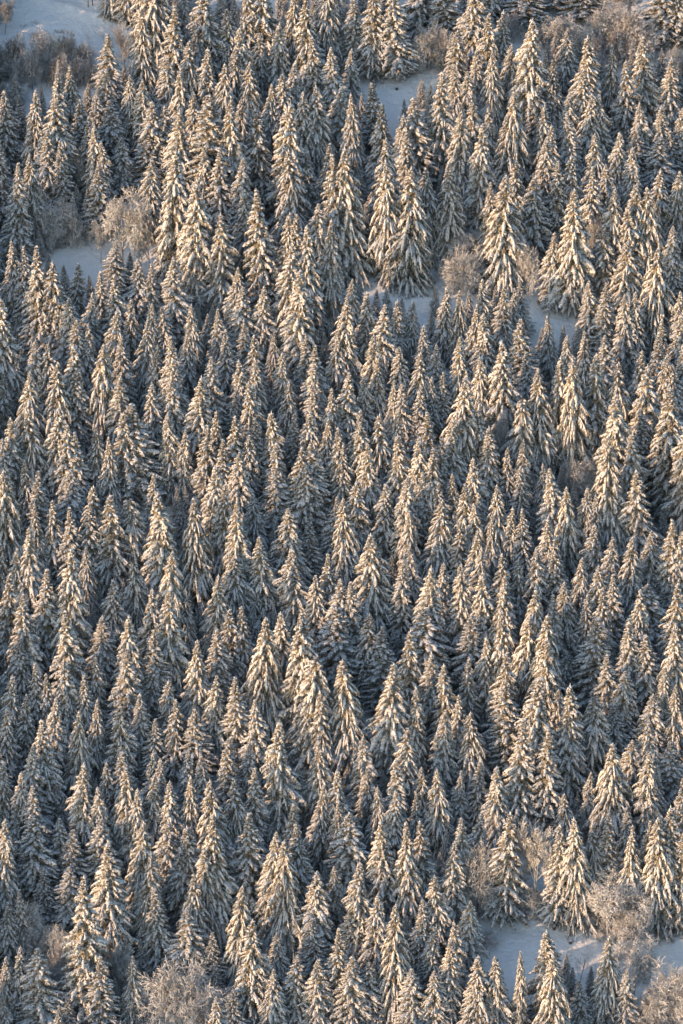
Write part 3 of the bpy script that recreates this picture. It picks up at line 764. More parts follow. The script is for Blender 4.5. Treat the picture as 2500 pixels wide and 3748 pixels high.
LABELS = [
    ('towering open-branched snow-laden spruce among the frosted bushes at the forest foot', 'spruces among the frosted bushes at the forest foot'),
    ('towering drooping snow-laden spruce in the forest uphill of the middle clearing', 'spruces in the forest uphill of the middle clearing'),
    ('towering drooping snow-laden spruce in the forest uphill of the sunlit snow patch', 'spruces in the forest uphill of the sunlit snow patch'),
    ('towering pointed snow-laden spruce in the lowest stand beside the wide bare bush', 'spruces in the lowest stand beside the wide bare bush'),
    ('towering drooping snow-laden spruce at the sunlit end of the middle clearing', 'spruces at the sunlit end of the middle clearing'),
    ('tall pointed snow-laden spruce on the rim of the lower snow meadow', 'spruces on the rim of the lower snow meadow'),
    ('towering drooping snow-laden spruce in the close-grown belt above the bush hollow', 'spruces in the close-grown belt above the bush hollow'),
    ('towering drooping snow-laden spruce in the lower forest amid big drooping spruces', 'spruces in the lower forest amid big drooping spruces'),
    ('towering open-branched snow-laden spruce in the forest just uphill of the lower meadow', 'spruces in the forest just uphill of the lower meadow'),
    ('towering slender snow-laden spruce in the forest uphill of the small frosted hollow', 'spruces in the forest uphill of the small frosted hollow'),
    ('towering open-branched snow-laden spruce in the forest uphill of the middle clearing', 'spruces in the forest uphill of the middle clearing'),
    ('towering slender snow-laden spruce in the lower forest amid big drooping spruces', 'spruces in the lower forest amid big drooping spruces'),
    ('tall drooping snow-laden spruce along the lower snow meadow', 'spruces along the lower snow meadow'),
    ('tall drooping snow-laden spruce in the lowest stand between bare bush and meadow', 'spruces in the lowest stand between bare bush and meadow'),
    ('towering slender snow-laden spruce in the forest just uphill of the lower meadow', 'spruces in the forest just uphill of the lower meadow'),
    ('towering pointed snow-laden spruce in the forest uphill of the small frosted hollow', 'spruces in the forest uphill of the small frosted hollow'),
    ('tall pointed snow-laden spruce in the lowest stand between bare bush and meadow', 'spruces in the lowest stand between bare bush and meadow'),
    ('tall drooping snow-laden spruce beside the round frosted bush in the middle clearing', 'spruces beside the round frosted bush in the middle clearing'),
    ('tall drooping snow-laden spruce in the lowest stand in front of the meadow', 'spruces in the lowest stand in front of the meadow'),
    ('tall thickly snowed spruce in the upper forest around the upper clearing', 'spruces in the upper forest around the upper clearing'),
    ('towering drooping snow-laden spruce in the lowest stand between bare bush and meadow', 'spruces in the lowest stand between bare bush and meadow'),
    ('towering pointed snow-laden spruce in the forest heart far downhill of the small hollow', 'spruces in the forest heart far downhill of the small hollow'),
    ('towering pointed snow-laden spruce in the close-grown belt above the bush hollow', 'spruces in the close-grown belt above the bush hollow'),
    ('towering drooping snow-laden spruce in the forest heart far downhill of the small hollow', 'spruces in the forest heart far downhill of the small hollow'),
    ('mid-sized thickly snowed spruce next to the wide bare bush at the forest foot', 'spruces next to the wide bare bush at the forest foot'),
    ('towering pointed snow-laden spruce in the close-grown belt just below the middle clearing', 'spruces in the close-grown belt just below the middle clearing'),
    ('tall broad snow-laden spruce in the forest heart far downhill of the small hollow', 'spruces in the forest heart far downhill of the small hollow'),
    ('mid-sized thickly snowed spruce in the lowest stand beside the wide bare bush', 'spruces in the lowest stand beside the wide bare bush'),
    ('mid-sized thickly snowed spruce in the lower forest uphill of the wide bare bush', 'spruces in the lower forest uphill of the wide bare bush'),
    ('tall drooping snow-laden spruce in the forest just uphill of the lower meadow', 'spruces in the forest just uphill of the lower meadow'),
    ('towering drooping snow-laden spruce in the forest heart far downhill of the middle clearing', 'spruces in the forest heart far downhill of the middle clearing'),
    ('tall open-branched snow-laden spruce in the lowest stand between bare bush and meadow', 'spruces in the lowest stand between bare bush and meadow'),
    ('towering drooping snow-laden spruce in the forest heart downhill of the bush hollow', 'spruces in the forest heart downhill of the bush hollow'),
    ('tall broad snow-laden spruce in the forest heart downhill of the bush hollow', 'spruces in the forest heart downhill of the bush hollow'),
    ('tall thickly snowed spruce in the lower forest amid big drooping spruces', 'spruces in the lower forest amid big drooping spruces'),
    ('snow-covered spruce with bowed flat top in the lower forest amid big drooping spruces', 'spruces in the lower forest amid big drooping spruces'),
    ('towering pointed snow-laden spruce in the upper forest around the upper clearing', 'spruces in the upper forest around the upper clearing'),
    ('towering open-branched snow-laden spruce in the forest heart far downhill of the small hollow', 'spruces in the forest heart far downhill of the small hollow'),
    ('tall open-branched snow-laden spruce in the forest uphill of the small frosted hollow', 'spruces in the forest uphill of the small frosted hollow'),
    ('towering slender snow-laden spruce in the forest uphill of the sunlit snow patch', 'spruces in the forest uphill of the sunlit snow patch'),
    ('towering pointed snow-laden spruce in the upper forest below the brown thicket', 'spruces in the upper forest below the brown thicket'),
    ('tall open-branched snow-laden spruce in the forest just uphill of the lower meadow', 'spruces in the forest just uphill of the lower meadow'),
    ('mid-sized broad snow-laden spruce in the lowest stand between bare bush and meadow', 'spruces in the lowest stand between bare bush and meadow'),
    ('tall pointed snow-laden spruce in the forest uphill of the small frosted hollow', 'spruces in the forest uphill of the small frosted hollow'),
    ('tall bushy snow-laden spruce in the forest heart downhill of the bush hollow', 'spruces in the forest heart downhill of the bush hollow'),
    ('towering columnar snow-laden spruce in the forest heart far downhill of the middle clearing', 'spruces in the forest heart far downhill of the middle clearing'),
    ('towering slender snow-laden spruce in the forest heart far downhill of the small hollow', 'spruces in the forest heart far downhill of the small hollow'),
    ('tall bushy snow-laden spruce in the forest heart far downhill of the middle clearing', 'spruces in the forest heart far downhill of the middle clearing'),
    ('tall broad snow-laden spruce in the close-grown belt downhill of the small hollow', 'spruces in the close-grown belt downhill of the small hollow'),
    ('tall drooping snow-laden spruce in the forest heart far downhill of the middle clearing', 'spruces in the forest heart far downhill of the middle clearing'),
    ('tall broad snow-laden spruce in the forest heart far downhill of the middle clearing', 'spruces in the forest heart far downhill of the middle clearing'),
    ('tall bushy snow-laden spruce in the forest just uphill of the lower meadow', 'spruces in the forest just uphill of the lower meadow'),
    ('tall slender snow-laden spruce in the lowest stand between bare bush and meadow', 'spruces in the lowest stand between bare bush and meadow'),
    ('mid-sized thickly snowed spruce in the forest heart far downhill of the middle clearing', 'spruces in the forest heart far downhill of the middle clearing'),
    ('towering drooping snow-laden spruce at the edge of the middle snow clearing', 'spruces at the edge of the middle snow clearing'),
    ('mid-sized bushy snow-laden spruce in the lowest stand beside the wide bare bush', 'spruces in the lowest stand beside the wide bare bush'),
    ('tall columnar snow-laden spruce in the forest uphill of the sunlit snow patch', 'spruces in the forest uphill of the sunlit snow patch'),
    ('tall drooping snow-laden spruce in the forest heart far downhill of the small hollow', 'spruces in the forest heart far downhill of the small hollow'),
    ('mid-sized thickly snowed spruce in the lowest stand between bare bush and meadow', 'spruces in the lowest stand between bare bush and meadow'),
    ('mid-sized broad snow-laden spruce in the lowest stand beside the wide bare bush', 'spruces in the lowest stand beside the wide bare bush'),
    ('tall pointed snow-laden spruce in the upper forest around the upper clearing', 'spruces in the upper forest around the upper clearing'),
    ('towering slender snow-laden spruce in the forest uphill of the middle clearing', 'spruces in the forest uphill of the middle clearing'),
    ('towering open-branched snow-laden spruce in the close-grown belt downhill of the small hollow', 'spruces in the close-grown belt downhill of the small hollow'),
    ('towering drooping snow-laden spruce in the close-grown belt downhill of the small hollow', 'spruces in the close-grown belt downhill of the small hollow'),
    ('mid-sized broad snow-laden spruce in the lowest stand in front of the meadow', 'spruces in the lowest stand in front of the meadow'),
    ('mid-sized drooping snow-laden spruce in the forest heart far downhill of the middle clearing', 'spruces in the forest heart far downhill of the middle clearing'),
    ('tall bushy snow-laden spruce in the lower forest amid big drooping spruces', 'spruces in the lower forest amid big drooping spruces'),
    ('tall drooping snow-laden spruce in the lowest stand beside the wide bare bush', 'spruces in the lowest stand beside the wide bare bush'),
    ('tall drooping snow-laden spruce in the forest uphill of the middle clearing', 'spruces in the forest uphill of the middle clearing'),
    ('tall drooping snow-laden spruce beside the slim bare poplar above the forest', 'spruces beside the slim bare poplar above the forest'),
    ('tall drooping snow-laden spruce in the forest uphill of the sunlit snow patch', 'spruces in the forest uphill of the sunlit snow patch'),
    ('tall slender snow-laden spruce along the lower snow meadow', 'spruces along the lower snow meadow'),
    ('snow-covered spruce with bowed flat top in the forest just uphill of the lower meadow', 'spruces in the forest just uphill of the lower meadow'),
    ('towering slender snow-laden spruce in the close-grown belt above the bush hollow', 'spruces in the close-grown belt above the bush hollow'),
    ('tall columnar snow-laden spruce in the forest just uphill of the lower meadow', 'spruces in the forest just uphill of the lower meadow'),
    ('mid-sized broad snow-laden spruce in the forest heart downhill of the bush hollow', 'spruces in the forest heart downhill of the bush hollow'),
    ('tall broad snow-laden spruce in the upper forest around the upper clearing', 'spruces in the upper forest around the upper clearing'),
    ('tall columnar snow-laden spruce in the forest heart downhill of the bush hollow', 'spruces in the forest heart downhill of the bush hollow'),
    ('towering pointed snow-laden spruce in the forest just uphill of the lower meadow', 'spruces in the forest just uphill of the lower meadow'),
    ('tall pointed snow-laden spruce in the lower forest amid big drooping spruces', 'spruces in the lower forest amid big drooping spruces'),
    ('tall drooping snow-laden spruce in the forest heart downhill of the bush hollow', 'spruces in the forest heart downhill of the bush hollow'),
    ('towering pointed snow-laden spruce in the forest heart far downhill of the middle clearing', 'spruces in the forest heart far downhill of the middle clearing'),
    ('snow-laden spruce with forked twin top in the upper forest around the upper clearing', 'spruces in the upper forest around the upper clearing'),
    ('tall drooping snow-laden spruce in the lower forest uphill of the wide bare bush', 'spruces in the lower forest uphill of the wide bare bush'),
    ('tall open-branched snow-laden spruce in the forest heart far downhill of the small hollow', 'spruces in the forest heart far downhill of the small hollow'),
    ('tall thickly snowed spruce in the forest uphill of the small frosted hollow', 'spruces in the forest uphill of the small frosted hollow'),
    ('towering drooping snow-laden spruce in the lowest stand beside the wide bare bush', 'spruces in the lowest stand beside the wide bare bush'),
    ('mid-sized pointed snow-laden spruce in the lowest stand between bare bush and meadow', 'spruces in the lowest stand between bare bush and meadow'),
    ('mid-sized drooping snow-laden spruce in the forest just uphill of the lower meadow', 'spruces in the forest just uphill of the lower meadow'),
    ('towering drooping snow-laden spruce in the upper forest around the upper clearing', 'spruces in the upper forest around the upper clearing'),
    ('tall pointed snow-laden spruce in the lower forest uphill of the wide bare bush', 'spruces in the lower forest uphill of the wide bare bush'),
    ('mid-sized drooping snow-laden spruce in the lower forest amid big drooping spruces', 'spruces in the lower forest amid big drooping spruces'),
    ('tall broad snow-laden spruce in the upper forest below the open snow slope', 'spruces in the upper forest below the open snow slope'),
    ('mid-sized pointed snow-laden spruce in the forest just uphill of the lower meadow', 'spruces in the forest just uphill of the lower meadow'),
    ('mid-sized bushy snow-laden spruce in the lower forest uphill of the wide bare bush', 'spruces in the lower forest uphill of the wide bare bush'),
    ('mid-sized drooping snow-laden spruce next to the wide bare bush at the forest foot', 'spruces next to the wide bare bush at the forest foot'),
    ('mid-sized columnar snow-laden spruce beside the big frosted bare tree', 'spruces beside the big frosted bare tree'),
    ('tall drooping snow-laden spruce in the lower forest amid big drooping spruces', 'spruces in the lower forest amid big drooping spruces'),
    ('snow-laden spruce with forked twin top in the lower forest uphill of the wide bare bush', 'spruces in the lower forest uphill of the wide bare bush'),
    ('mid-sized broad snow-laden spruce in the lower forest uphill of the wide bare bush', 'spruces in the lower forest uphill of the wide bare bush'),
    ('mid-sized bushy snow-laden spruce beside the big frosted bare tree', 'spruces beside the big frosted bare tree'),
    ('mid-sized columnar snow-laden spruce in the lower forest amid big drooping spruces', 'spruces in the lower forest amid big drooping spruces'),
    ('tall bushy snow-laden spruce in the close-grown belt downhill of the small hollow', 'spruces in the close-grown belt downhill of the small hollow'),
    ('snow-laden spruce with forked twin top in the upper forest below the brown thicket', 'spruces in the upper forest below the brown thicket'),
    ('mid-sized bushy snow-laden spruce in the forest heart far downhill of the middle clearing', 'spruces in the forest heart far downhill of the middle clearing'),
    ('tall slender snow-laden spruce in the lowest stand in front of the meadow', 'spruces in the lowest stand in front of the meadow'),
    ('tall open-branched snow-laden spruce in the close-grown belt downhill of the small hollow', 'spruces in the close-grown belt downhill of the small hollow'),
    ('tall slender snow-laden spruce in the lower forest amid big drooping spruces', 'spruces in the lower forest amid big drooping spruces'),
    ('tall drooping snow-laden spruce in the forest uphill of the small frosted hollow', 'spruces in the forest uphill of the small frosted hollow'),
    ('mid-sized bushy snow-laden spruce in the upper forest around the upper clearing', 'spruces in the upper forest around the upper clearing'),
    ('tall drooping snow-laden spruce in the upper forest below the brown thicket', 'spruces in the upper forest below the brown thicket'),
    ('tall pointed snow-laden spruce along the lower snow meadow', 'spruces along the lower snow meadow'),
    ('tall drooping snow-laden spruce in the upper forest around the upper clearing', 'spruces in the upper forest around the upper clearing'),
    ('towering pointed snow-laden spruce in the close-grown belt downhill of the small hollow', 'spruces in the close-grown belt downhill of the small hollow'),
    ('mid-sized bushy snow-laden spruce in the forest uphill of the small frosted hollow', 'spruces in the forest uphill of the small frosted hollow'),
    ('mid-sized broad snow-laden spruce in the forest heart far downhill of the small hollow', 'spruces in the forest heart far downhill of the small hollow'),
    ('mid-sized bushy snow-laden spruce in the close-grown belt above the bush hollow', 'spruces in the close-grown belt above the bush hollow'),
    ('mid-sized drooping snow-laden spruce in the close-grown belt downhill of the small hollow', 'spruces in the close-grown belt downhill of the small hollow'),
    ('snow-laden spruce with forked twin top in the lowest stand between bare bush and meadow', 'spruces in the lowest stand between bare bush and meadow'),
    ('snow-laden spruce with forked twin top in the upper forest below the open snow slope', 'spruces in the upper forest below the open snow slope'),
    ('mid-sized broad snow-laden spruce in the forest heart far downhill of the middle clearing', 'spruces in the forest heart far downhill of the middle clearing'),
    ('tall bushy snow-laden spruce along the lower snow meadow', 'spruces along the lower snow meadow'),
    ('towering open-branched snow-laden spruce in the upper forest below the open snow slope', 'spruces in the upper forest below the open snow slope'),
    ('snow-covered spruce with bowed flat top beside the brown bare tree within the forest', 'spruces beside the brown bare tree within the forest'),
    ('towering pointed snow-laden spruce in the upper forest below the open snow slope', 'spruces in the upper forest below the open snow slope'),
    ('snow-covered spruce with bowed flat top in the forest heart far downhill of the middle clearing', 'spruces in the forest heart far downhill of the middle clearing'),
    ('mid-sized broad snow-laden spruce in the forest uphill of the sunlit snow patch', 'spruces in the forest uphill of the sunlit snow patch'),
    ('towering drooping snow-laden spruce in the upper forest below the open snow slope', 'spruces in the upper forest below the open snow slope'),
    ('tall thickly snowed spruce in the forest heart far downhill of the middle clearing', 'spruces in the forest heart far downhill of the middle clearing'),
    ('tall pointed snow-laden spruce in the forest uphill of the middle clearing', 'spruces in the forest uphill of the middle clearing'),
    ('tall broad snow-laden spruce in the upper forest below the brown thicket', 'spruces in the upper forest below the brown thicket'),
    ('tall pointed snow-laden spruce in the close-grown belt downhill of the small hollow', 'spruces in the close-grown belt downhill of the small hollow'),
    ('towering bushy snow-laden spruce in the upper forest below the open snow slope', 'spruces in the upper forest below the open snow slope'),
    ('mid-sized drooping snow-laden spruce in the lowest stand between bare bush and meadow', 'spruces in the lowest stand between bare bush and meadow'),
    ('tall columnar snow-laden spruce in the lowest stand between bare bush and meadow', 'spruces in the lowest stand between bare bush and meadow'),
    ('mid-sized pointed snow-laden spruce in the lower forest uphill of the wide bare bush', 'spruces in the lower forest uphill of the wide bare bush'),
    ('tall open-branched snow-laden spruce in the forest uphill of the sunlit snow patch', 'spruces in the forest uphill of the sunlit snow patch'),
    ('mid-sized thickly snowed spruce in the close-grown belt just below the middle clearing', 'spruces in the close-grown belt just below the middle clearing'),
    ('towering pointed snow-laden spruce around the frosted bush hollow in the forest', 'spruces around the frosted bush hollow in the forest'),
    ('mid-sized slender snow-laden spruce in the lower forest uphill of the wide bare bush', 'spruces in the lower forest uphill of the wide bare bush'),
    ('mid-sized columnar snow-laden spruce in the close-grown belt above the bush hollow', 'spruces in the close-grown belt above the bush hollow'),
    ('tall slender snow-laden spruce in the lowest stand beside the wide bare bush', 'spruces in the lowest stand beside the wide bare bush'),
    ('towering pointed snow-laden spruce in the forest heart downhill of the bush hollow', 'spruces in the forest heart downhill of the bush hollow'),
    ('snow-covered spruce with bowed flat top in the forest heart far downhill of the small hollow', 'spruces in the forest heart far downhill of the small hollow'),
    ('tall open-branched snow-laden spruce in the upper forest below the open snow slope', 'spruces in the upper forest below the open snow slope'),
    ('tall columnar snow-laden spruce in the lower forest amid big drooping spruces', 'spruces in the lower forest amid big drooping spruces'),
    ('tall thickly snowed spruce in the forest uphill of the sunlit snow patch', 'spruces in the forest uphill of the sunlit snow patch'),
    ('mid-sized thickly snowed spruce in the upper forest below the brown thicket', 'spruces in the upper forest below the brown thicket'),
    ('tall slender snow-laden spruce in the upper forest below the open snow slope', 'spruces in the upper forest below the open snow slope'),
    ('tall drooping snow-laden spruce in the close-grown belt downhill of the small hollow', 'spruces in the close-grown belt downhill of the small hollow'),
    ('towering drooping snow-laden spruce in the upper forest below the brown thicket', 'spruces in the upper forest below the brown thicket'),
    ('tall broad snow-laden spruce in the forest uphill of the sunlit snow patch', 'spruces in the forest uphill of the sunlit snow patch'),
    ('mid-sized bushy snow-laden spruce in the forest heart downhill of the bush hollow', 'spruces in the forest heart downhill of the bush hollow'),
    ('tall pointed snow-laden spruce in the forest heart far downhill of the middle clearing', 'spruces in the forest heart far downhill of the middle clearing'),
    ('tall pointed snow-laden spruce in the forest heart downhill of the bush hollow', 'spruces in the forest heart downhill of the bush hollow'),
    ('towering drooping snow-laden spruce in the lower forest uphill of the wide bare bush', 'spruces in the lower forest uphill of the wide bare bush'),
    ('mid-sized thickly snowed spruce in the upper forest below the open snow slope', 'spruces in the upper forest below the open snow slope'),
    ('tall open-branched snow-laden spruce in the lower forest amid big drooping spruces', 'spruces in the lower forest amid big drooping spruces'),
    ('mid-sized broad snow-laden spruce in the forest just uphill of the lower meadow', 'spruces in the forest just uphill of the lower meadow'),
    ('tall thickly snowed spruce in the forest heart far downhill of the small hollow', 'spruces in the forest heart far downhill of the small hollow'),
    ('tall columnar snow-laden spruce in the forest heart far downhill of the middle clearing', 'spruces in the forest heart far downhill of the middle clearing'),
    ('tall columnar snow-laden spruce in the lower forest uphill of the wide bare bush', 'spruces in the lower forest uphill of the wide bare bush'),
    ('tall columnar snow-laden spruce in the close-grown belt just below the middle clearing', 'spruces in the close-grown belt just below the middle clearing'),
    ('tall pointed snow-laden spruce in the close-grown belt above the bush hollow', 'spruces in the close-grown belt above the bush hollow'),
    ('mid-sized drooping snow-laden spruce in the close-grown belt just below the middle clearing', 'spruces in the close-grown belt just below the middle clearing'),
    ('tall pointed snow-laden spruce in the upper forest below the brown thicket', 'spruces in the upper forest below the brown thicket'),
    ('mid-sized columnar snow-laden spruce in the forest heart far downhill of the middle clearing', 'spruces in the forest heart far downhill of the middle clearing'),
    ('tall thickly snowed spruce in the lower forest uphill of the wide bare bush', 'spruces in the lower forest uphill of the wide bare bush'),
    ('mid-sized columnar snow-laden spruce in the lowest stand between bare bush and meadow', 'spruces in the lowest stand between bare bush and meadow'),
    ('tall thickly snowed spruce in the close-grown belt downhill of the small hollow', 'spruces in the close-grown belt downhill of the small hollow'),
    ('mid-sized columnar snow-laden spruce in the lowest stand in front of the meadow', 'spruces in the lowest stand in front of the meadow'),
    ('mid-sized drooping snow-laden spruce in the lower forest uphill of the wide bare bush', 'spruces in the lower forest uphill of the wide bare bush'),
    ('mid-sized thickly snowed spruce in the lowest stand in front of the meadow', 'spruces in the lowest stand in front of the meadow'),
    ('tall pointed snow-laden spruce in the close-grown belt just below the middle clearing', 'spruces in the close-grown belt just below the middle clearing'),
    ('mid-sized thickly snowed spruce below the brown bare thicket on the upper slope', 'spruces below the brown bare thicket on the upper slope'),
    ('small young bushy snow-laden spruce in the lowest stand between bare bush and meadow', 'spruces in the lowest stand between bare bush and meadow'),
    ('small young bushy snow-laden spruce below the brown bare thicket on the upper slope', 'spruces below the brown bare thicket on the upper slope'),
    ('tall bushy snow-laden spruce in the close-grown belt above the bush hollow', 'spruces in the close-grown belt above the bush hollow'),
    ('mid-sized columnar snow-laden spruce in the forest heart downhill of the bush hollow', 'spruces in the forest heart downhill of the bush hollow'),
    ('tall drooping snow-laden spruce in the close-grown belt above the bush hollow', 'spruces in the close-grown belt above the bush hollow'),
    ('mid-sized pointed snow-laden spruce in the close-grown belt just below the middle clearing', 'spruces in the close-grown belt just below the middle clearing'),
    ('tall pointed snow-laden spruce in the forest heart far downhill of the small hollow', 'spruces in the forest heart far downhill of the small hollow'),
    ('tall thickly snowed spruce in the close-grown belt just below the middle clearing', 'spruces in the close-grown belt just below the middle clearing'),
    ('mid-sized thickly snowed spruce among the frosted bushes at the forest foot', 'spruces among the frosted bushes at the forest foot'),
    ('tall thickly snowed spruce in the forest uphill of the middle clearing', 'spruces in the forest uphill of the middle clearing'),
    ('mid-sized thickly snowed spruce in the lower forest amid big drooping spruces', 'spruces in the lower forest amid big drooping spruces'),
    ('mid-sized thickly snowed spruce in the forest heart far downhill of the small hollow', 'spruces in the forest heart far downhill of the small hollow'),
    ('mid-sized open-branched snow-laden spruce in the forest heart downhill of the bush hollow', 'spruces in the forest heart downhill of the bush hollow'),
    ('mid-sized thickly snowed spruce in the upper forest around the upper clearing', 'spruces in the upper forest around the upper clearing'),
    ('mid-sized columnar snow-laden spruce in the close-grown belt downhill of the small hollow', 'spruces in the close-grown belt downhill of the small hollow'),
    ('mid-sized pointed snow-laden spruce in the upper forest around the upper clearing', 'spruces in the upper forest around the upper clearing'),
    ('small young bushy snow-laden spruce next to the wide bare bush at the forest foot', 'spruces next to the wide bare bush at the forest foot'),
    ('mid-sized slender snow-laden spruce in the close-grown belt just below the middle clearing', 'spruces in the close-grown belt just below the middle clearing'),
    ('mid-sized open-branched snow-laden spruce in the forest just uphill of the lower meadow', 'spruces in the forest just uphill of the lower meadow'),
]

for (x, y, H, W, p, rot, li) in SPRUCES:
    label, group = LABELS[li]
    e = bpy.data.objects.new('spruce_tree', None)
    e.empty_display_size = 0.5
    col.objects.link(e)
    e.location = (x, y, gz(x, y))
    e.rotation_euler = (math.radians(2.4*math.sin(rot*1.7)), math.radians(2.4*math.sin(rot*2.9+1)), math.radians(rot))
    e.scale = (W/(2*TR), W/(2*TR), H/TH)
    tag(e, label, 'tree', group)
    tr = bpy.data.objects.new('trunk', PROTO[p][0]); col.objects.link(tr); tr.parent = e
    cr = bpy.data.objects.new('crown', PROTO[p][1]); col.objects.link(cr); cr.parent = e
    sn = bpy.data.objects.new('snow_load', PROTO[p][2]); col.objects.link(sn); sn.parent = cr

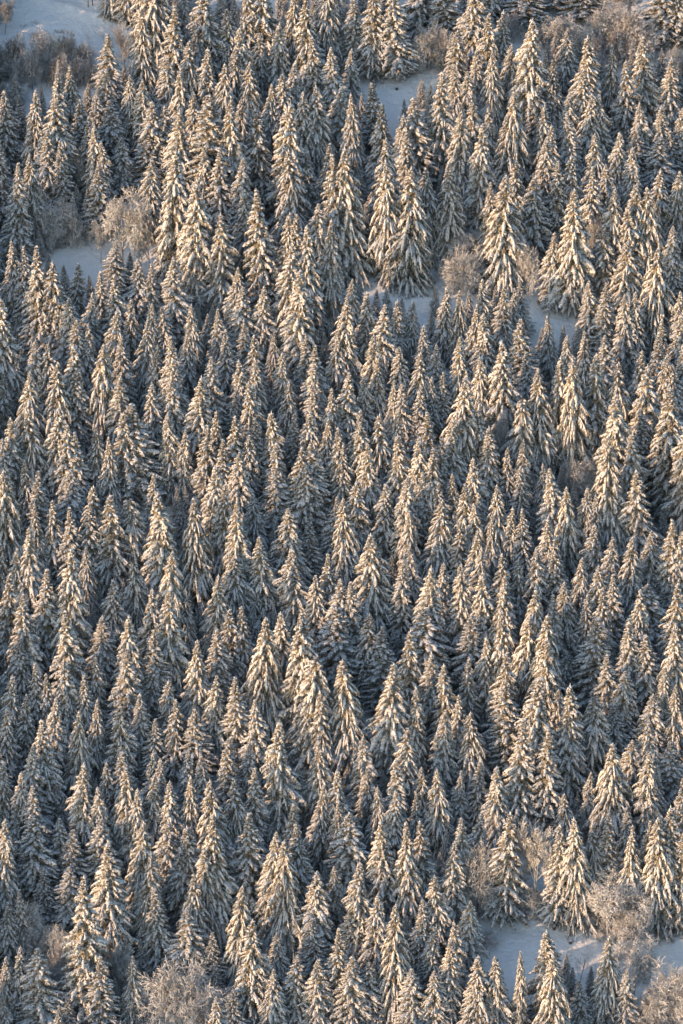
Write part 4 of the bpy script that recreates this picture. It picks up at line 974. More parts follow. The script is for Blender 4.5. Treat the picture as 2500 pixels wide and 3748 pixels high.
# ------------------------------------------------------------------ the rest of the forest: one mass
# x, y, height, width, prototype, turn
MASS = [
    (16.1, -47.8, 25.7, 9.4, 2, 20),
    (86.5, 144.2, 30.5, 11.3, 0, 259),
    (46.7, 56.8, 23.6, 9.0, 12, 53),
    (82.3, 157.0, 26.8, 9.4, 13, 213),
    (4.4, -154.6, 28.1, 10.8, 0, 115),
    (34.8, 170.5, 21.4, 10.8, 12, 13),
    (-62.5, -132.7, 21.5, 11.9, 14, 277),
    (50.8, -28.9, 23.1, 8.8, 6, 333),
    (-47.6, 5.4, 25.6, 9.9, 1, 348),
    (-2.2, 156.1, 26.7, 10.5, 14, 165),
    (-27.8, -124.5, 26.9, 10.1, 3, 38),
    (61.6, 78.9, 22.5, 10.5, 13, 194),
    (-40.5, 152.8, 28.6, 11.2, 0, 87),
    (19.9, 116.7, 28.2, 11.0, 13, 125),
    (82.8, -89.4, 19.1, 11.2, 5, 314),
    (20.4, -156.9, 19.7, 7.8, 14, 48),
    (16.5, -8.5, 28.6, 10.9, 0, 335),
    (-1.2, -172.6, 26.4, 9.8, 8, 277),
    (-76.6, -141.6, 14.2, 7.9, 8, 223),
    (-23.4, 180.4, 32.3, 16.6, 0, 139),
    (-81.8, -155.0, 20.0, 7.3, 6, 282),
    (60.5, 48.5, 21.7, 8.1, 13, 219),
    (69.8, -32.1, 22.0, 9.6, 0, 107),
    (90.2, -38.8, 28.3, 10.9, 6, 68),
    (-47.5, -57.5, 33.3, 12.6, 4, 336),
    (-49.6, -73.9, 25.0, 11.3, 8, 92),
    (-76.5, -98.9, 26.9, 9.7, 5, 166),
    (59.4, -18.6, 26.8, 10.2, 14, 36),
    (-33.0, 38.0, 23.7, 9.1, 2, 156),
    (83.6, -50.1, 17.8, 14.3, 5, 328),
    (-85.9, -74.6, 22.9, 10.0, 13, 156),
    (-85.6, -158.1, 18.7, 8.8, 13, 283),
    (32.1, -157.2, 19.7, 8.8, 11, 325),
    (-88.2, 118.2, 26.5, 10.5, 14, 130),
    (-28.1, 147.1, 28.6, 11.2, 3, 85),
    (-30.3, -111.2, 25.8, 9.7, 8, 131),
    (-40.0, -123.0, 25.7, 9.6, 13, 240),
    (-56.0, -124.7, 29.1, 10.9, 4, 309),
    (86.2, 110.2, 26.3, 10.2, 1, 68),
    (-1.5, -145.0, 19.0, 6.9, 11, 103),
    (-79.7, -28.7, 25.0, 11.6, 13, 355),
    (-90.9, -61.0, 30.7, 11.4, 12, 52),
    (-58.6, 127.5, 17.7, 12.6, 7, 119),
    (-80.6, -0.2, 30.5, 11.7, 1, 127),
    (-70.0, -41.0, 21.8, 7.4, 3, 329),
    (-83.8, -122.5, 25.7, 9.6, 1, 228),
    (-50.0, -95.4, 18.2, 9.3, 6, 317),
    (31.7, -91.9, 23.8, 10.9, 13, 346),
    (4.3, 183.0, 23.9, 11.5, 2, 357),
    (-52.2, -19.1, 26.8, 10.2, 13, 53),
    (73.8, -56.8, 26.3, 10.0, 6, 297),
    (-2.2, -19.7, 20.9, 10.3, 6, 321),
    (13.7, 101.3, 35.5, 12.4, 3, 357),
    (-29.5, 178.9, 30.8, 12.1, 0, 277),
    (69.3, 124.4, 26.4, 10.3, 14, 62),
    (37.4, -15.1, 26.8, 10.2, 5, 12),
    (74.0, 131.7, 28.4, 11.1, 3, 295),
    (-4.5, 110.5, 28.1, 11.0, 6, 246),
    (76.0, 207.5, 14.4, 17.2, 8, 266),
    (-26.1, -2.0, 25.2, 9.6, 11, 144),
    (52.8, -44.6, 24.7, 10.2, 11, 170),
    (-16.4, 29.8, 23.6, 9.1, 0, 147),
    (-42.3, -58.5, 23.4, 8.0, 3, 268),
    (87.4, -104.8, 17.7, 11.1, 7, 150),
    (7.5, -113.6, 20.6, 8.0, 12, 189),
    (7.6, -11.3, 28.6, 11.1, 13, 65),
    (-92.1, 71.9, 26.9, 9.3, 6, 335),
    (-51.0, -60.8, 25.5, 10.1, 5, 16),
    (50.3, -12.3, 21.5, 8.2, 0, 249),
    (-54.0, -91.5, 22.3, 9.3, 2, 159),
    (33.3, -79.6, 25.1, 9.1, 12, 338),
    (73.3, -88.1, 15.9, 10.2, 2, 215),
    (69.2, 171.7, 21.7, 8.9, 11, 345),
    (38.9, -76.6, 27.5, 9.3, 1, 174),
    (-66.9, 83.7, 17.6, 10.3, 14, 258),
    (10.1, -120.6, 21.0, 7.9, 3, 352),
    (80.3, -105.6, 25.0, 9.7, 11, 7),
    (30.7, -110.7, 18.1, 6.8, 2, 295),
    (-95.7, 77.1, 25.1, 10.3, 13, 333),
    (-65.3, -80.2, 22.5, 7.9, 0, 275),
    (-68.4, 1.3, 24.2, 10.5, 13, 238),
    (9.7, -0.6, 27.9, 11.8, 3, 22),
    (-43.8, -124.9, 25.7, 9.6, 5, 274),
    (-24.9, 15.3, 27.1, 10.4, 0, 245),
    (-62.8, -126.0, 25.6, 9.6, 1, 103),
    (-65.6, 58.2, 27.6, 10.7, 2, 87),
    (-7.9, -6.3, 24.9, 12.4, 14, 121),
    (85.5, 5.8, 27.0, 10.4, 8, 204),
    (-52.7, 130.9, 24.5, 13.4, 5, 197),
    (-60.6, 54.0, 23.9, 9.2, 12, 330),
    (-47.5, 17.1, 27.1, 10.4, 5, 330),
    (-55.6, 71.1, 20.4, 7.9, 6, 5),
    (60.1, 112.0, 28.1, 11.0, 1, 336),
    (38.5, -58.4, 31.6, 12.0, 1, 297),
    (38.2, 2.4, 27.0, 10.3, 1, 257),
    (34.0, 54.7, 22.6, 7.8, 4, 222),
    (45.5, -179.4, 24.0, 4.4, 11, 156),
    (-54.1, 14.2, 27.1, 10.4, 5, 48),
    (90.0, -80.9, 30.4, 11.5, 3, 285),
    (-47.8, 28.0, 30.9, 11.9, 6, 282),
    (-45.0, 174.8, 25.0, 9.8, 13, 351),
    (44.4, 165.4, 30.6, 12.0, 12, 31),
    (60.4, -178.0, 16.8, 8.7, 6, 271),
    (46.7, -26.0, 21.4, 8.1, 0, 75),
    (85.7, 53.4, 24.7, 8.5, 1, 29),
    (41.0, -28.8, 20.7, 7.4, 13, 7),
    (79.3, -66.4, 29.7, 11.2, 1, 97),
    (105.3, 191.9, 18.5, 12.2, 5, 88),
    (38.3, 47.9, 23.8, 9.2, 13, 224),
    (-30.5, 67.4, 19.9, 9.6, 13, 244),
    (3.4, -54.1, 25.0, 10.8, 6, 267),
    (78.5, 133.6, 27.4, 10.7, 1, 12),
    (-60.1, 142.0, 24.6, 8.9, 11, 319),
    (56.9, -62.9, 26.3, 9.9, 13, 316),
    (-52.8, 149.0, 26.7, 10.4, 11, 309),
    (84.6, -37.0, 23.0, 8.8, 11, 104),
    (-36.1, -110.4, 20.6, 7.1, 11, 333),
    (61.2, 14.3, 34.4, 11.5, 1, 257),
    (64.6, -137.6, 25.0, 8.3, 3, 33),
    (61.1, -57.7, 25.0, 10.8, 3, 102),
    (80.0, -8.0, 31.1, 12.2, 0, 273),
    (59.5, 147.8, 19.1, 11.3, 2, 45),
    (65.4, -59.2, 22.8, 8.6, 2, 112),
    (48.7, -45.4, 23.0, 8.7, 12, 1),
    (29.7, -166.4, 21.5, 7.6, 0, 219),
    (-65.9, 45.0, 27.5, 10.6, 0, 153),
    (-22.7, 56.0, 22.1, 9.2, 5, 199),
    (32.7, -31.2, 21.3, 8.1, 12, 85),
    (13.4, -126.1, 23.9, 8.9, 1, 196),
    (43.9, -49.7, 28.2, 10.7, 12, 96),
    (-81.9, -173.2, 20.4, 7.8, 5, 67),
    (-87.2, -8.6, 21.5, 8.2, 12, 230),
    (-76.8, 127.5, 23.3, 8.1, 2, 209),
    (-87.8, -90.7, 26.0, 9.8, 0, 140),
    (-44.4, 39.5, 23.7, 9.1, 13, 268),
    (-43.3, 48.6, 24.6, 8.5, 3, 355),
    (-83.4, -19.8, 26.7, 10.2, 8, 136),
    (-73.4, 43.9, 23.8, 9.2, 1, 119),
    (34.0, -24.2, 26.7, 10.2, 12, 213),
    (10.2, 146.7, 21.8, 10.0, 8, 337),
    (22.5, 16.7, 21.7, 8.3, 14, 227),
    (-59.2, 72.4, 21.1, 10.2, 5, 103),
    (18.6, -28.0, 22.8, 7.7, 4, 298),
    (79.0, 85.3, 31.5, 12.3, 3, 349),
    (-22.7, -82.3, 21.4, 9.2, 0, 98),
    (13.5, -117.2, 25.5, 9.6, 14, 82),
    (-64.0, 145.2, 22.9, 9.2, 3, 324),
    (-89.7, -47.0, 26.5, 10.0, 1, 310),
    (-32.3, -167.7, 12.3, 6.8, 8, 185),
    (-73.1, 56.3, 23.9, 9.2, 2, 321),
    (26.2, -16.1, 20.7, 11.0, 2, 93),
    (19.6, -40.5, 23.0, 7.8, 11, 278),
    (-34.7, -24.7, 33.8, 12.9, 1, 217),
    (6.9, 18.4, 23.5, 9.0, 1, 3),
    (-79.8, -127.3, 25.6, 9.6, 14, 238),
    (59.1, -117.6, 17.6, 7.4, 3, 40),
    (82.9, -113.8, 23.0, 7.9, 1, 77),
    (76.0, 115.9, 26.3, 10.3, 3, 3),
    (-19.4, 2.6, 28.3, 11.8, 0, 308),
    (-15.1, 20.5, 21.8, 8.3, 3, 244),
    (-35.5, 48.4, 22.0, 8.5, 6, 292),
    (-15.3, 178.3, 28.9, 11.4, 4, 168),
    (-15.8, -165.0, 18.4, 7.1, 11, 274),
    (-24.7, 31.1, 27.3, 10.5, 12, 87),
    (50.3, -2.6, 21.9, 8.0, 12, 218),
    (1.5, 15.4, 27.1, 10.4, 14, 225),
    (0.1, -122.5, 27.0, 10.1, 0, 117),
    (-1.8, 12.2, 25.3, 9.7, 13, 150),
    (-73.2, 120.5, 26.1, 10.2, 1, 263),
    (72.6, 63.0, 20.9, 9.5, 1, 274),
    (9.4, 22.5, 25.4, 9.7, 13, 112),
    (20.1, 53.3, 20.2, 7.0, 11, 340),
    (-23.7, 2.0, 27.0, 10.3, 8, 304),
    (-47.2, 154.9, 28.6, 11.2, 3, 48),
    (82.1, 117.3, 26.3, 10.3, 1, 166),
    (-77.2, 68.0, 24.0, 9.3, 12, 89),
    (91.3, 23.3, 29.4, 11.3, 3, 179),
    (-45.6, -84.1, 20.0, 9.4, 0, 158),
    (-81.1, 56.8, 23.9, 9.2, 8, 346),
    (2.3, 163.4, 21.1, 8.3, 1, 265),
    (25.5, 22.3, 20.0, 7.7, 1, 328),
    (-13.5, -133.2, 26.8, 10.0, 8, 325),
    (-41.3, 109.7, 26.3, 10.2, 1, 20),
    (-21.9, 143.0, 24.7, 9.7, 13, 262),
    (-81.2, 143.9, 26.9, 10.6, 13, 110),
    (-53.1, 31.8, 25.5, 9.8, 13, 155),
    (-68.5, -86.0, 22.6, 8.5, 2, 217),
    (-80.6, -87.0, 26.0, 9.8, 6, 315),
    (-48.0, 141.9, 28.5, 11.1, 4, 293),
    (-40.1, -140.7, 28.3, 12.7, 0, 345),
    (53.0, 30.7, 23.7, 9.1, 14, 124),
    (77.4, 18.3, 30.8, 11.8, 3, 46),
    (6.8, -1.8, 26.9, 10.3, 11, 154),
    (-89.4, -102.9, 25.9, 9.7, 1, 192),
    (-7.6, 26.3, 27.2, 10.5, 6, 211),
    (8.6, -44.3, 17.7, 6.7, 1, 81),
    (43.3, -25.2, 26.5, 10.1, 3, 320),
    (-35.9, 146.6, 28.5, 11.2, 4, 45),
    (22.6, -13.6, 21.8, 12.3, 2, 107),
    (64.6, -48.2, 24.7, 9.4, 3, 349),
    (-9.2, 6.8, 23.9, 11.8, 1, 236),
    (21.8, 24.3, 25.4, 9.8, 3, 50),
    (-77.8, -88.8, 24.3, 9.1, 13, 167),
    (15.4, 49.2, 23.3, 8.2, 0, 351),
    (14.3, 18.3, 21.7, 8.3, 13, 358),
    (-71.2, 119.4, 22.0, 9.1, 0, 304),
    (-76.2, 20.8, 34.4, 13.2, 1, 146),
    (-3.4, -45.8, 26.5, 10.1, 6, 135),
    (-4.3, 3.8, 23.4, 9.0, 13, 257),
    (65.0, -110.3, 17.1, 6.1, 14, 177),
    (-41.0, 74.7, 16.7, 5.8, 14, 259),
    (60.2, 127.6, 26.8, 9.6, 1, 261),
    (16.0, 28.6, 23.6, 9.1, 11, 231),
    (91.3, -40.8, 17.7, 9.6, 7, 336),
    (-87.8, 34.1, 25.8, 10.0, 5, 314),
    (-19.9, 43.1, 18.3, 6.3, 12, 218),
    (-85.4, -173.9, 18.2, 6.8, 1, 67),
    (67.8, -16.2, 20.3, 9.1, 1, 224),
    (-56.7, 131.8, 25.4, 14.1, 2, 19),
    (-10.2, 35.0, 23.0, 8.4, 6, 186),
    (46.6, -2.0, 19.9, 6.9, 12, 308),
    (38.9, 148.9, 22.9, 8.9, 11, 55),
    (-0.2, -53.0, 25.1, 12.7, 2, 4),
    (35.6, 150.5, 24.3, 9.5, 13, 73),
    (52.7, 65.9, 18.4, 7.5, 6, 21),
    (-24.6, 169.1, 23.1, 9.0, 11, 55),
    (73.7, -39.2, 23.0, 8.7, 11, 358),
    (-0.5, -126.5, 22.3, 7.8, 0, 34),
    (69.0, 104.0, 28.1, 10.9, 0, 150),
    (-13.9, 6.5, 23.4, 9.0, 8, 149),
    (-57.7, -108.6, 21.1, 11.7, 2, 221),
    (-29.6, -0.8, 30.3, 11.8, 12, 118),
    (-61.9, -109.5, 19.0, 7.1, 0, 221),
    (15.6, 4.1, 25.2, 9.8, 13, 151),
    (21.8, -11.1, 30.4, 11.6, 1, 355),
    (71.0, -18.3, 19.7, 7.5, 3, 270),
    (50.6, 97.5, 31.7, 12.3, 12, 261),
    (-83.4, 33.4, 25.5, 9.8, 11, 202),
    (-76.5, 109.7, 14.8, 5.2, 8, 317),
    (86.4, -85.0, 23.1, 9.8, 13, 19),
    (-70.0, 64.7, 24.0, 9.3, 2, 187),
    (-26.5, -63.5, 24.1, 11.1, 13, 163),
    (-85.9, 139.7, 28.4, 11.1, 13, 319),
    (49.0, 169.9, 28.8, 11.3, 0, 56),
    (65.4, 150.7, 25.1, 9.9, 13, 139),
    (-32.3, 156.6, 26.8, 10.5, 3, 174),
    (-78.7, 131.8, 24.9, 10.6, 8, 59),
    (-96.8, 25.7, 21.8, 8.4, 12, 205),
    (44.6, 98.8, 24.3, 9.4, 13, 135),
    (-93.2, 32.8, 21.9, 8.4, 2, 74),
    (18.0, 17.4, 21.7, 8.3, 14, 234),
    (50.9, 158.8, 24.9, 9.7, 3, 142),
    (41.6, 61.3, 22.1, 8.5, 2, 88),
    (-18.5, -6.6, 26.1, 11.1, 12, 4),
    (27.1, -8.1, 26.9, 10.3, 8, 205),
    (9.0, 28.6, 27.2, 10.5, 3, 130),
    (-24.8, -107.0, 21.1, 7.9, 5, 317),
    (57.1, -8.6, 20.1, 6.8, 3, 223),
    (-77.9, 49.1, 27.5, 10.6, 11, 264),
    (-76.4, 44.8, 24.7, 12.8, 13, 60),
    (99.9, 131.3, 17.4, 10.6, 2, 193),
    (-46.8, -113.0, 22.4, 8.4, 0, 99),
    (91.3, 135.7, 23.6, 9.9, 5, 337),
    (-0.2, -3.6, 26.9, 10.3, 12, 124),
    (69.6, 39.2, 24.7, 9.5, 13, 297),
    (-44.9, 131.5, 28.4, 11.1, 12, 257),
    (57.8, -35.8, 26.6, 10.1, 0, 58),
    (-7.6, 16.8, 23.5, 9.0, 14, 156),
    (94.4, 100.0, 28.0, 10.9, 0, 173),
    (-24.6, 24.1, 25.4, 9.8, 3, 313),
    (2.8, 61.1, 20.3, 7.8, 3, 83),
    (97.1, 135.6, 22.7, 10.6, 0, 23),
    (27.7, -46.6, 23.0, 8.7, 5, 255),
    (-46.4, 19.6, 30.8, 11.8, 0, 139),
    (36.1, -37.7, 24.8, 9.4, 13, 269),
    (-30.3, 161.1, 30.6, 12.0, 1, 23),
    (-7.2, 24.3, 23.6, 9.1, 5, 169),
    (21.6, -115.9, 22.5, 8.4, 3, 113),
    (38.0, -45.7, 26.5, 10.1, 3, 233),
    (84.9, -140.3, 32.7, 12.2, 0, 16),
    (44.4, 128.8, 24.6, 9.6, 1, 98),
    (68.8, 133.9, 26.5, 10.4, 1, 355),
    (-71.6, 147.6, 22.7, 9.9, 6, 61),
    (23.5, 43.4, 19.7, 7.6, 5, 33),
    (28.5, 24.8, 20.0, 7.7, 8, 56),
    (24.2, -12.7, 28.2, 11.7, 13, 299),
    (4.3, 0.4, 28.4, 11.1, 13, 179),
    (88.9, 130.4, 18.0, 12.5, 2, 130),
    (-12.0, -7.0, 24.8, 11.1, 12, 86),
    (83.9, 22.8, 30.8, 11.8, 13, 138),
    (24.0, 4.4, 24.3, 11.2, 6, 33),
    (51.7, -67.4, 31.5, 11.9, 4, 89),
    (-40.7, -108.9, 20.7, 7.7, 5, 251),
    (63.2, 119.6, 26.4, 10.3, 0, 156),
    (-34.9, 5.2, 27.0, 10.3, 13, 118),
    (72.8, 136.5, 32.2, 12.6, 13, 28),
    (75.2, 33.0, 27.3, 10.5, 14, 111),
    (-88.9, -120.8, 25.7, 9.6, 12, 340),
    (-7.0, 82.9, 27.8, 10.8, 11, 49),
    (-102.0, 113.6, 27.6, 10.5, 6, 248),
    (75.1, -124.1, 18.0, 6.7, 0, 352),
    (-9.5, 112.4, 24.4, 9.5, 6, 1),
    (-55.2, 52.0, 23.9, 9.2, 13, 75),
    (-27.9, -177.6, 14.0, 8.7, 7, 41),
    (27.4, 36.5, 19.1, 8.1, 5, 163),
    (85.0, 84.5, 33.9, 13.7, 3, 123),
    (-51.0, 52.2, 22.0, 8.5, 11, 249),
    (41.4, 160.0, 23.0, 9.0, 0, 356),
    (63.1, 149.3, 19.1, 9.2, 0, 303),
    (37.6, -26.5, 22.6, 9.7, 3, 267),
    (40.5, 130.2, 26.4, 10.5, 12, 180),
    (-30.1, 135.0, 24.6, 9.6, 3, 137),
    (-12.1, 77.7, 27.8, 10.8, 8, 110),
    (79.4, -138.4, 26.8, 8.9, 11, 151),
    (31.1, -14.3, 21.0, 9.7, 13, 76),
    (-33.1, -5.7, 26.9, 10.3, 8, 4),
    (75.9, -105.8, 20.8, 9.7, 11, 299),
    (17.4, 126.4, 26.4, 10.3, 5, 116),
    (-67.1, 204.3, 23.2, 10.6, 0, 288),
    (-68.9, -26.7, 28.4, 11.6, 3, 45),
    (-28.4, 25.3, 25.4, 9.8, 5, 121),
    (-15.3, 149.0, 26.7, 10.4, 5, 196),
    (90.6, 32.7, 27.3, 10.5, 8, 331),
    (69.9, -54.5, 26.4, 10.0, 11, 111),
    (-27.7, 45.2, 20.1, 7.8, 6, 70),
    (-50.3, -110.9, 22.4, 8.4, 5, 86),
    (-16.4, 78.5, 27.8, 10.8, 1, 310),
    (57.3, -87.9, 21.0, 8.2, 11, 314),
    (-34.4, 176.4, 25.0, 9.8, 11, 249),
    (-85.0, -126.9, 15.7, 8.0, 5, 224),
    (60.4, -69.4, 15.3, 11.4, 2, 353),
    (93.0, 40.4, 25.6, 9.8, 6, 40),
    (79.4, 104.8, 24.3, 9.5, 11, 95),
    (94.6, 22.4, 27.2, 10.4, 11, 238),
    (-74.7, 141.3, 20.9, 8.2, 14, 332),
    (65.3, 38.1, 23.7, 9.1, 1, 346),
    (-30.4, 21.1, 20.0, 7.7, 8, 177),
    (-18.3, 144.3, 27.0, 10.6, 11, 243),
    (-73.5, -130.2, 19.2, 10.6, 14, 7),
    (19.2, -119.3, 18.0, 6.7, 6, 7),
    (-10.5, -109.9, 17.3, 7.1, 14, 84),
    (-48.9, 195.7, 17.3, 6.2, 11, 81),
    (88.8, -123.3, 23.9, 9.0, 8, 159),
    (-39.3, 54.2, 17.0, 6.8, 12, 142),
    (-44.6, -12.9, 14.9, 5.4, 8, 307),
    (-79.9, 109.8, 14.3, 5.0, 2, 330),
    (-82.4, 107.4, 10.6, 4.5, 7, 68),
    (92.9, -39.6, 25.7, 9.8, 5, 228),
    (-73.4, -112.5, 12.3, 4.7, 2, 286),
    (-89.0, -113.9, 25.7, 9.6, 8, 99),
    (-51.4, -157.0, 10.5, 4.2, 7, 312),
    (66.4, -143.1, 10.3, 4.1, 7, 255),
    (-5.0, -177.2, 11.2, 6.8, 8, 150),
    (-95.0, -7.0, 26.9, 10.3, 14, 15),
    (101.9, 135.4, 21.8, 9.9, 5, 138),
    (-68.8, -179.1, 11.9, 6.8, 8, 141),
    (49.4, 62.2, 18.6, 6.4, 1, 138),
    (46.8, 209.8, 16.9, 12.4, 5, 327),
    (68.4, -144.7, 9.5, 3.2, 7, 159),
    (-0.9, 195.6, 16.3, 7.2, 1, 319),
    (-97.6, 150.2, 13.9, 6.0, 8, 10),
    (-30.2, -190.8, 23.3, 8.6, 11, 117),
    (90.8, 179.2, 11.9, 4.4, 7, 193),
    (-100.4, 161.5, 11.8, 4.8, 8, 131),
    (14.9, -52.5, 10.5, 4.5, 7, 245),
    (-84.9, -184.0, 17.5, 6.5, 12, 248),
    (-39.3, -50.1, 12.3, 4.8, 8, 207),
    (-4.8, 48.5, 13.4, 5.1, 8, 275),
    (70.1, -142.7, 9.7, 3.7, 7, 203),
    (-85.6, 106.1, 9.6, 3.5, 2, 306),
    (97.7, 41.3, 27.4, 10.6, 0, 103),
    (-12.8, -155.1, 9.7, 3.6, 2, 339),
    (65.1, -76.0, 9.6, 4.0, 7, 169),
    (64.3, 7.6, 11.2, 3.9, 2, 350),
    (96.7, 30.2, 27.3, 10.5, 2, 188),
    (-92.6, -40.9, 23.0, 8.7, 12, 315),
    (-23.9, -45.9, 11.1, 4.6, 2, 346),
    (58.4, -168.7, 11.8, 4.4, 8, 196),
    (-72.6, 205.7, 21.1, 7.2, 13, 118),
    (27.0, 158.6, 12.8, 4.7, 2, 314),
    (27.3, -121.6, 10.4, 3.8, 2, 338),
    (8.6, 107.1, 15.9, 6.9, 0, 144),
    (66.7, 187.7, 11.6, 4.7, 8, 213),
    (-89.6, 101.3, 9.9, 4.2, 8, 245),
    (-69.3, -51.2, 11.9, 4.4, 2, 90),
    (98.5, 174.9, 12.0, 5.2, 8, 246),
    (-91.8, 158.4, 10.7, 4.0, 8, 226),
    (16.9, -151.3, 10.5, 4.2, 2, 122),
    (98.9, 56.9, 22.1, 8.5, 5, 165),
    (-18.7, -44.5, 9.2, 3.3, 8, 75),
    (104.1, 166.5, 14.1, 5.2, 7, 62),
    (-43.4, -2.0, 10.0, 4.0, 8, 333),
    (70.8, 1.6, 10.8, 3.8, 8, 276),
    (27.4, 76.0, 9.3, 3.5, 7, 345),
    (10.1, 70.3, 10.9, 4.3, 8, 7),
    (-13.2, -88.5, 9.7, 3.9, 8, 357),
    (30.1, 123.4, 11.1, 4.3, 2, 347),
    (5.0, 73.8, 11.7, 4.7, 8, 57),
    (-79.9, -161.7, 10.1, 3.4, 7, 33),
    (-19.2, -17.1, 10.3, 4.1, 8, 225),
    (89.8, -10.0, 10.9, 4.1, 8, 61),
    (24.5, 165.3, 9.7, 4.0, 7, 170),
    (1.7, -98.0, 10.1, 4.2, 8, 272),
    (13.6, 73.7, 9.6, 3.9, 2, 326),
    (80.0, 178.8, 9.8, 4.2, 7, 114),
    (77.1, -20.0, 10.1, 3.5, 8, 252),
    (26.6, 61.2, 12.4, 4.5, 2, 252),
    (64.0, -113.3, 9.4, 3.2, 2, 165),
    (81.9, 47.9, 9.5, 3.5, 7, 300),
    (-37.8, 204.1, 12.0, 4.9, 7, 4),
    (-81.3, 84.2, 12.2, 4.9, 8, 21),
    (54.5, -18.8, 10.0, 4.1, 8, 97),
    (37.1, 71.6, 11.3, 4.2, 2, 129),
    (6.0, 122.8, 11.9, 5.2, 7, 152),
    (-62.5, 88.2, 10.9, 4.5, 8, 342),
    (-59.9, -38.7, 10.3, 3.9, 8, 227),
    (57.8, 54.9, 12.8, 5.1, 7, 291),
    (63.0, 172.9, 12.9, 4.5, 8, 244),
    (72.6, 185.7, 11.6, 4.6, 8, 168),
    (64.3, 182.1, 11.5, 4.3, 8, 132),
    (-46.1, -3.1, 10.7, 3.9, 8, 186),
    (-6.2, 57.3, 10.7, 4.0, 8, 0),
    (63.5, -164.7, 9.0, 3.0, 7, 61),
    (64.8, 59.0, 10.7, 3.9, 8, 121),
    (-77.7, 157.8, 11.9, 4.3, 7, 146),
    (62.0, -107.5, 9.1, 3.8, 8, 181),
    (62.5, 6.3, 9.0, 3.1, 8, 150),
    (67.2, -100.2, 9.6, 3.3, 7, 322),
    (54.3, 1.4, 9.7, 3.7, 2, 245),
    (68.5, 58.7, 11.1, 4.1, 7, 60),
    (-68.0, -48.0, 11.1, 4.0, 2, 268),
    (45.4, 13.4, 11.1, 4.1, 7, 22),
    (65.5, -2.2, 10.7, 4.1, 8, 341),
    (-42.0, 67.2, 10.6, 4.5, 7, 51),
    (-71.6, -186.8, 17.5, 6.5, 13, 153),
    (17.4, 67.4, 11.4, 4.2, 8, 277),
    (13.9, -27.3, 10.5, 3.9, 8, 162),
    (-52.5, 81.1, 9.8, 3.5, 7, 94),
    (68.0, 212.6, 12.1, 13.8, 7, 220),
    (-2.4, -71.8, 10.8, 3.9, 8, 196),
    (-57.4, -168.6, 9.5, 3.3, 7, 58),
    (57.2, -160.4, 8.6, 3.2, 7, 269),
    (19.4, 155.2, 10.3, 4.0, 8, 44),
    (25.9, -127.2, 8.6, 3.2, 7, 3),
    (-3.0, 58.8, 9.1, 3.5, 7, 157),
    (-94.5, 64.1, 10.4, 4.1, 2, 238),
    (-67.1, -38.1, 9.2, 3.1, 8, 321),
    (-86.6, 91.9, 10.5, 3.7, 8, 186),
    (-88.1, 109.9, 10.4, 3.9, 2, 155),
    (-19.2, -160.3, 10.7, 4.0, 7, 42),
    (19.6, 44.2, 9.7, 3.8, 8, 218),
    (-47.2, 208.9, 12.3, 4.7, 2, 3),
    (-73.8, 81.4, 10.4, 3.7, 8, 245),
    (-4.5, -135.5, 10.7, 3.9, 7, 243),
    (-106.5, 173.5, 7.3, 8.1, 7, 157),
    (6.3, 156.0, 12.2, 4.3, 2, 38),
    (-67.2, 170.6, 9.5, 3.8, 8, 216),
    (-37.8, 68.0, 9.2, 3.5, 7, 53),
    (-79.2, 117.6, 10.3, 4.4, 2, 121),
    (-19.4, 203.9, 10.5, 3.9, 2, 318),
    (14.0, 210.0, 11.1, 4.8, 8, 268),
    (-33.6, 203.0, 10.5, 4.2, 8, 344),
    (-92.8, 52.8, 10.0, 4.2, 8, 266),
    (1.2, 206.7, 10.3, 4.5, 2, 187),
    (43.9, -176.0, 11.4, 3.8, 8, 75),
    (-100.1, 90.4, 9.3, 3.4, 7, 12),
    (45.2, 74.9, 9.9, 3.6, 7, 316),
    (-52.1, 204.9, 10.3, 4.3, 8, 211),
    (11.0, -99.4, 8.9, 3.5, 7, 345),
    (-56.7, -165.5, 8.8, 3.4, 8, 172),
    (-65.2, -104.5, 9.4, 3.2, 2, 119),
    (-92.5, 99.6, 10.1, 4.3, 7, 252),
    (-12.6, 209.7, 9.8, 4.2, 7, 107),
    (6.8, 210.0, 11.0, 4.5, 8, 249),
    (-35.6, 210.2, 9.9, 4.0, 8, 129),
    (-8.3, 206.6, 10.6, 3.8, 7, 136),
    (38.2, 209.0, 10.0, 3.5, 7, 314),
    (53.0, -186.5, 14.6, 5.4, 2, 280),
    (-18.2, 208.8, 10.2, 4.2, 7, 221),
    (-54.3, 209.4, 11.9, 4.2, 7, 343),
    (-55.4, -185.1, 11.7, 4.3, 8, 27),
    (-46.3, -188.7, 14.6, 5.4, 8, 25),
    (78.4, -184.8, 11.7, 4.3, 8, 217),
]

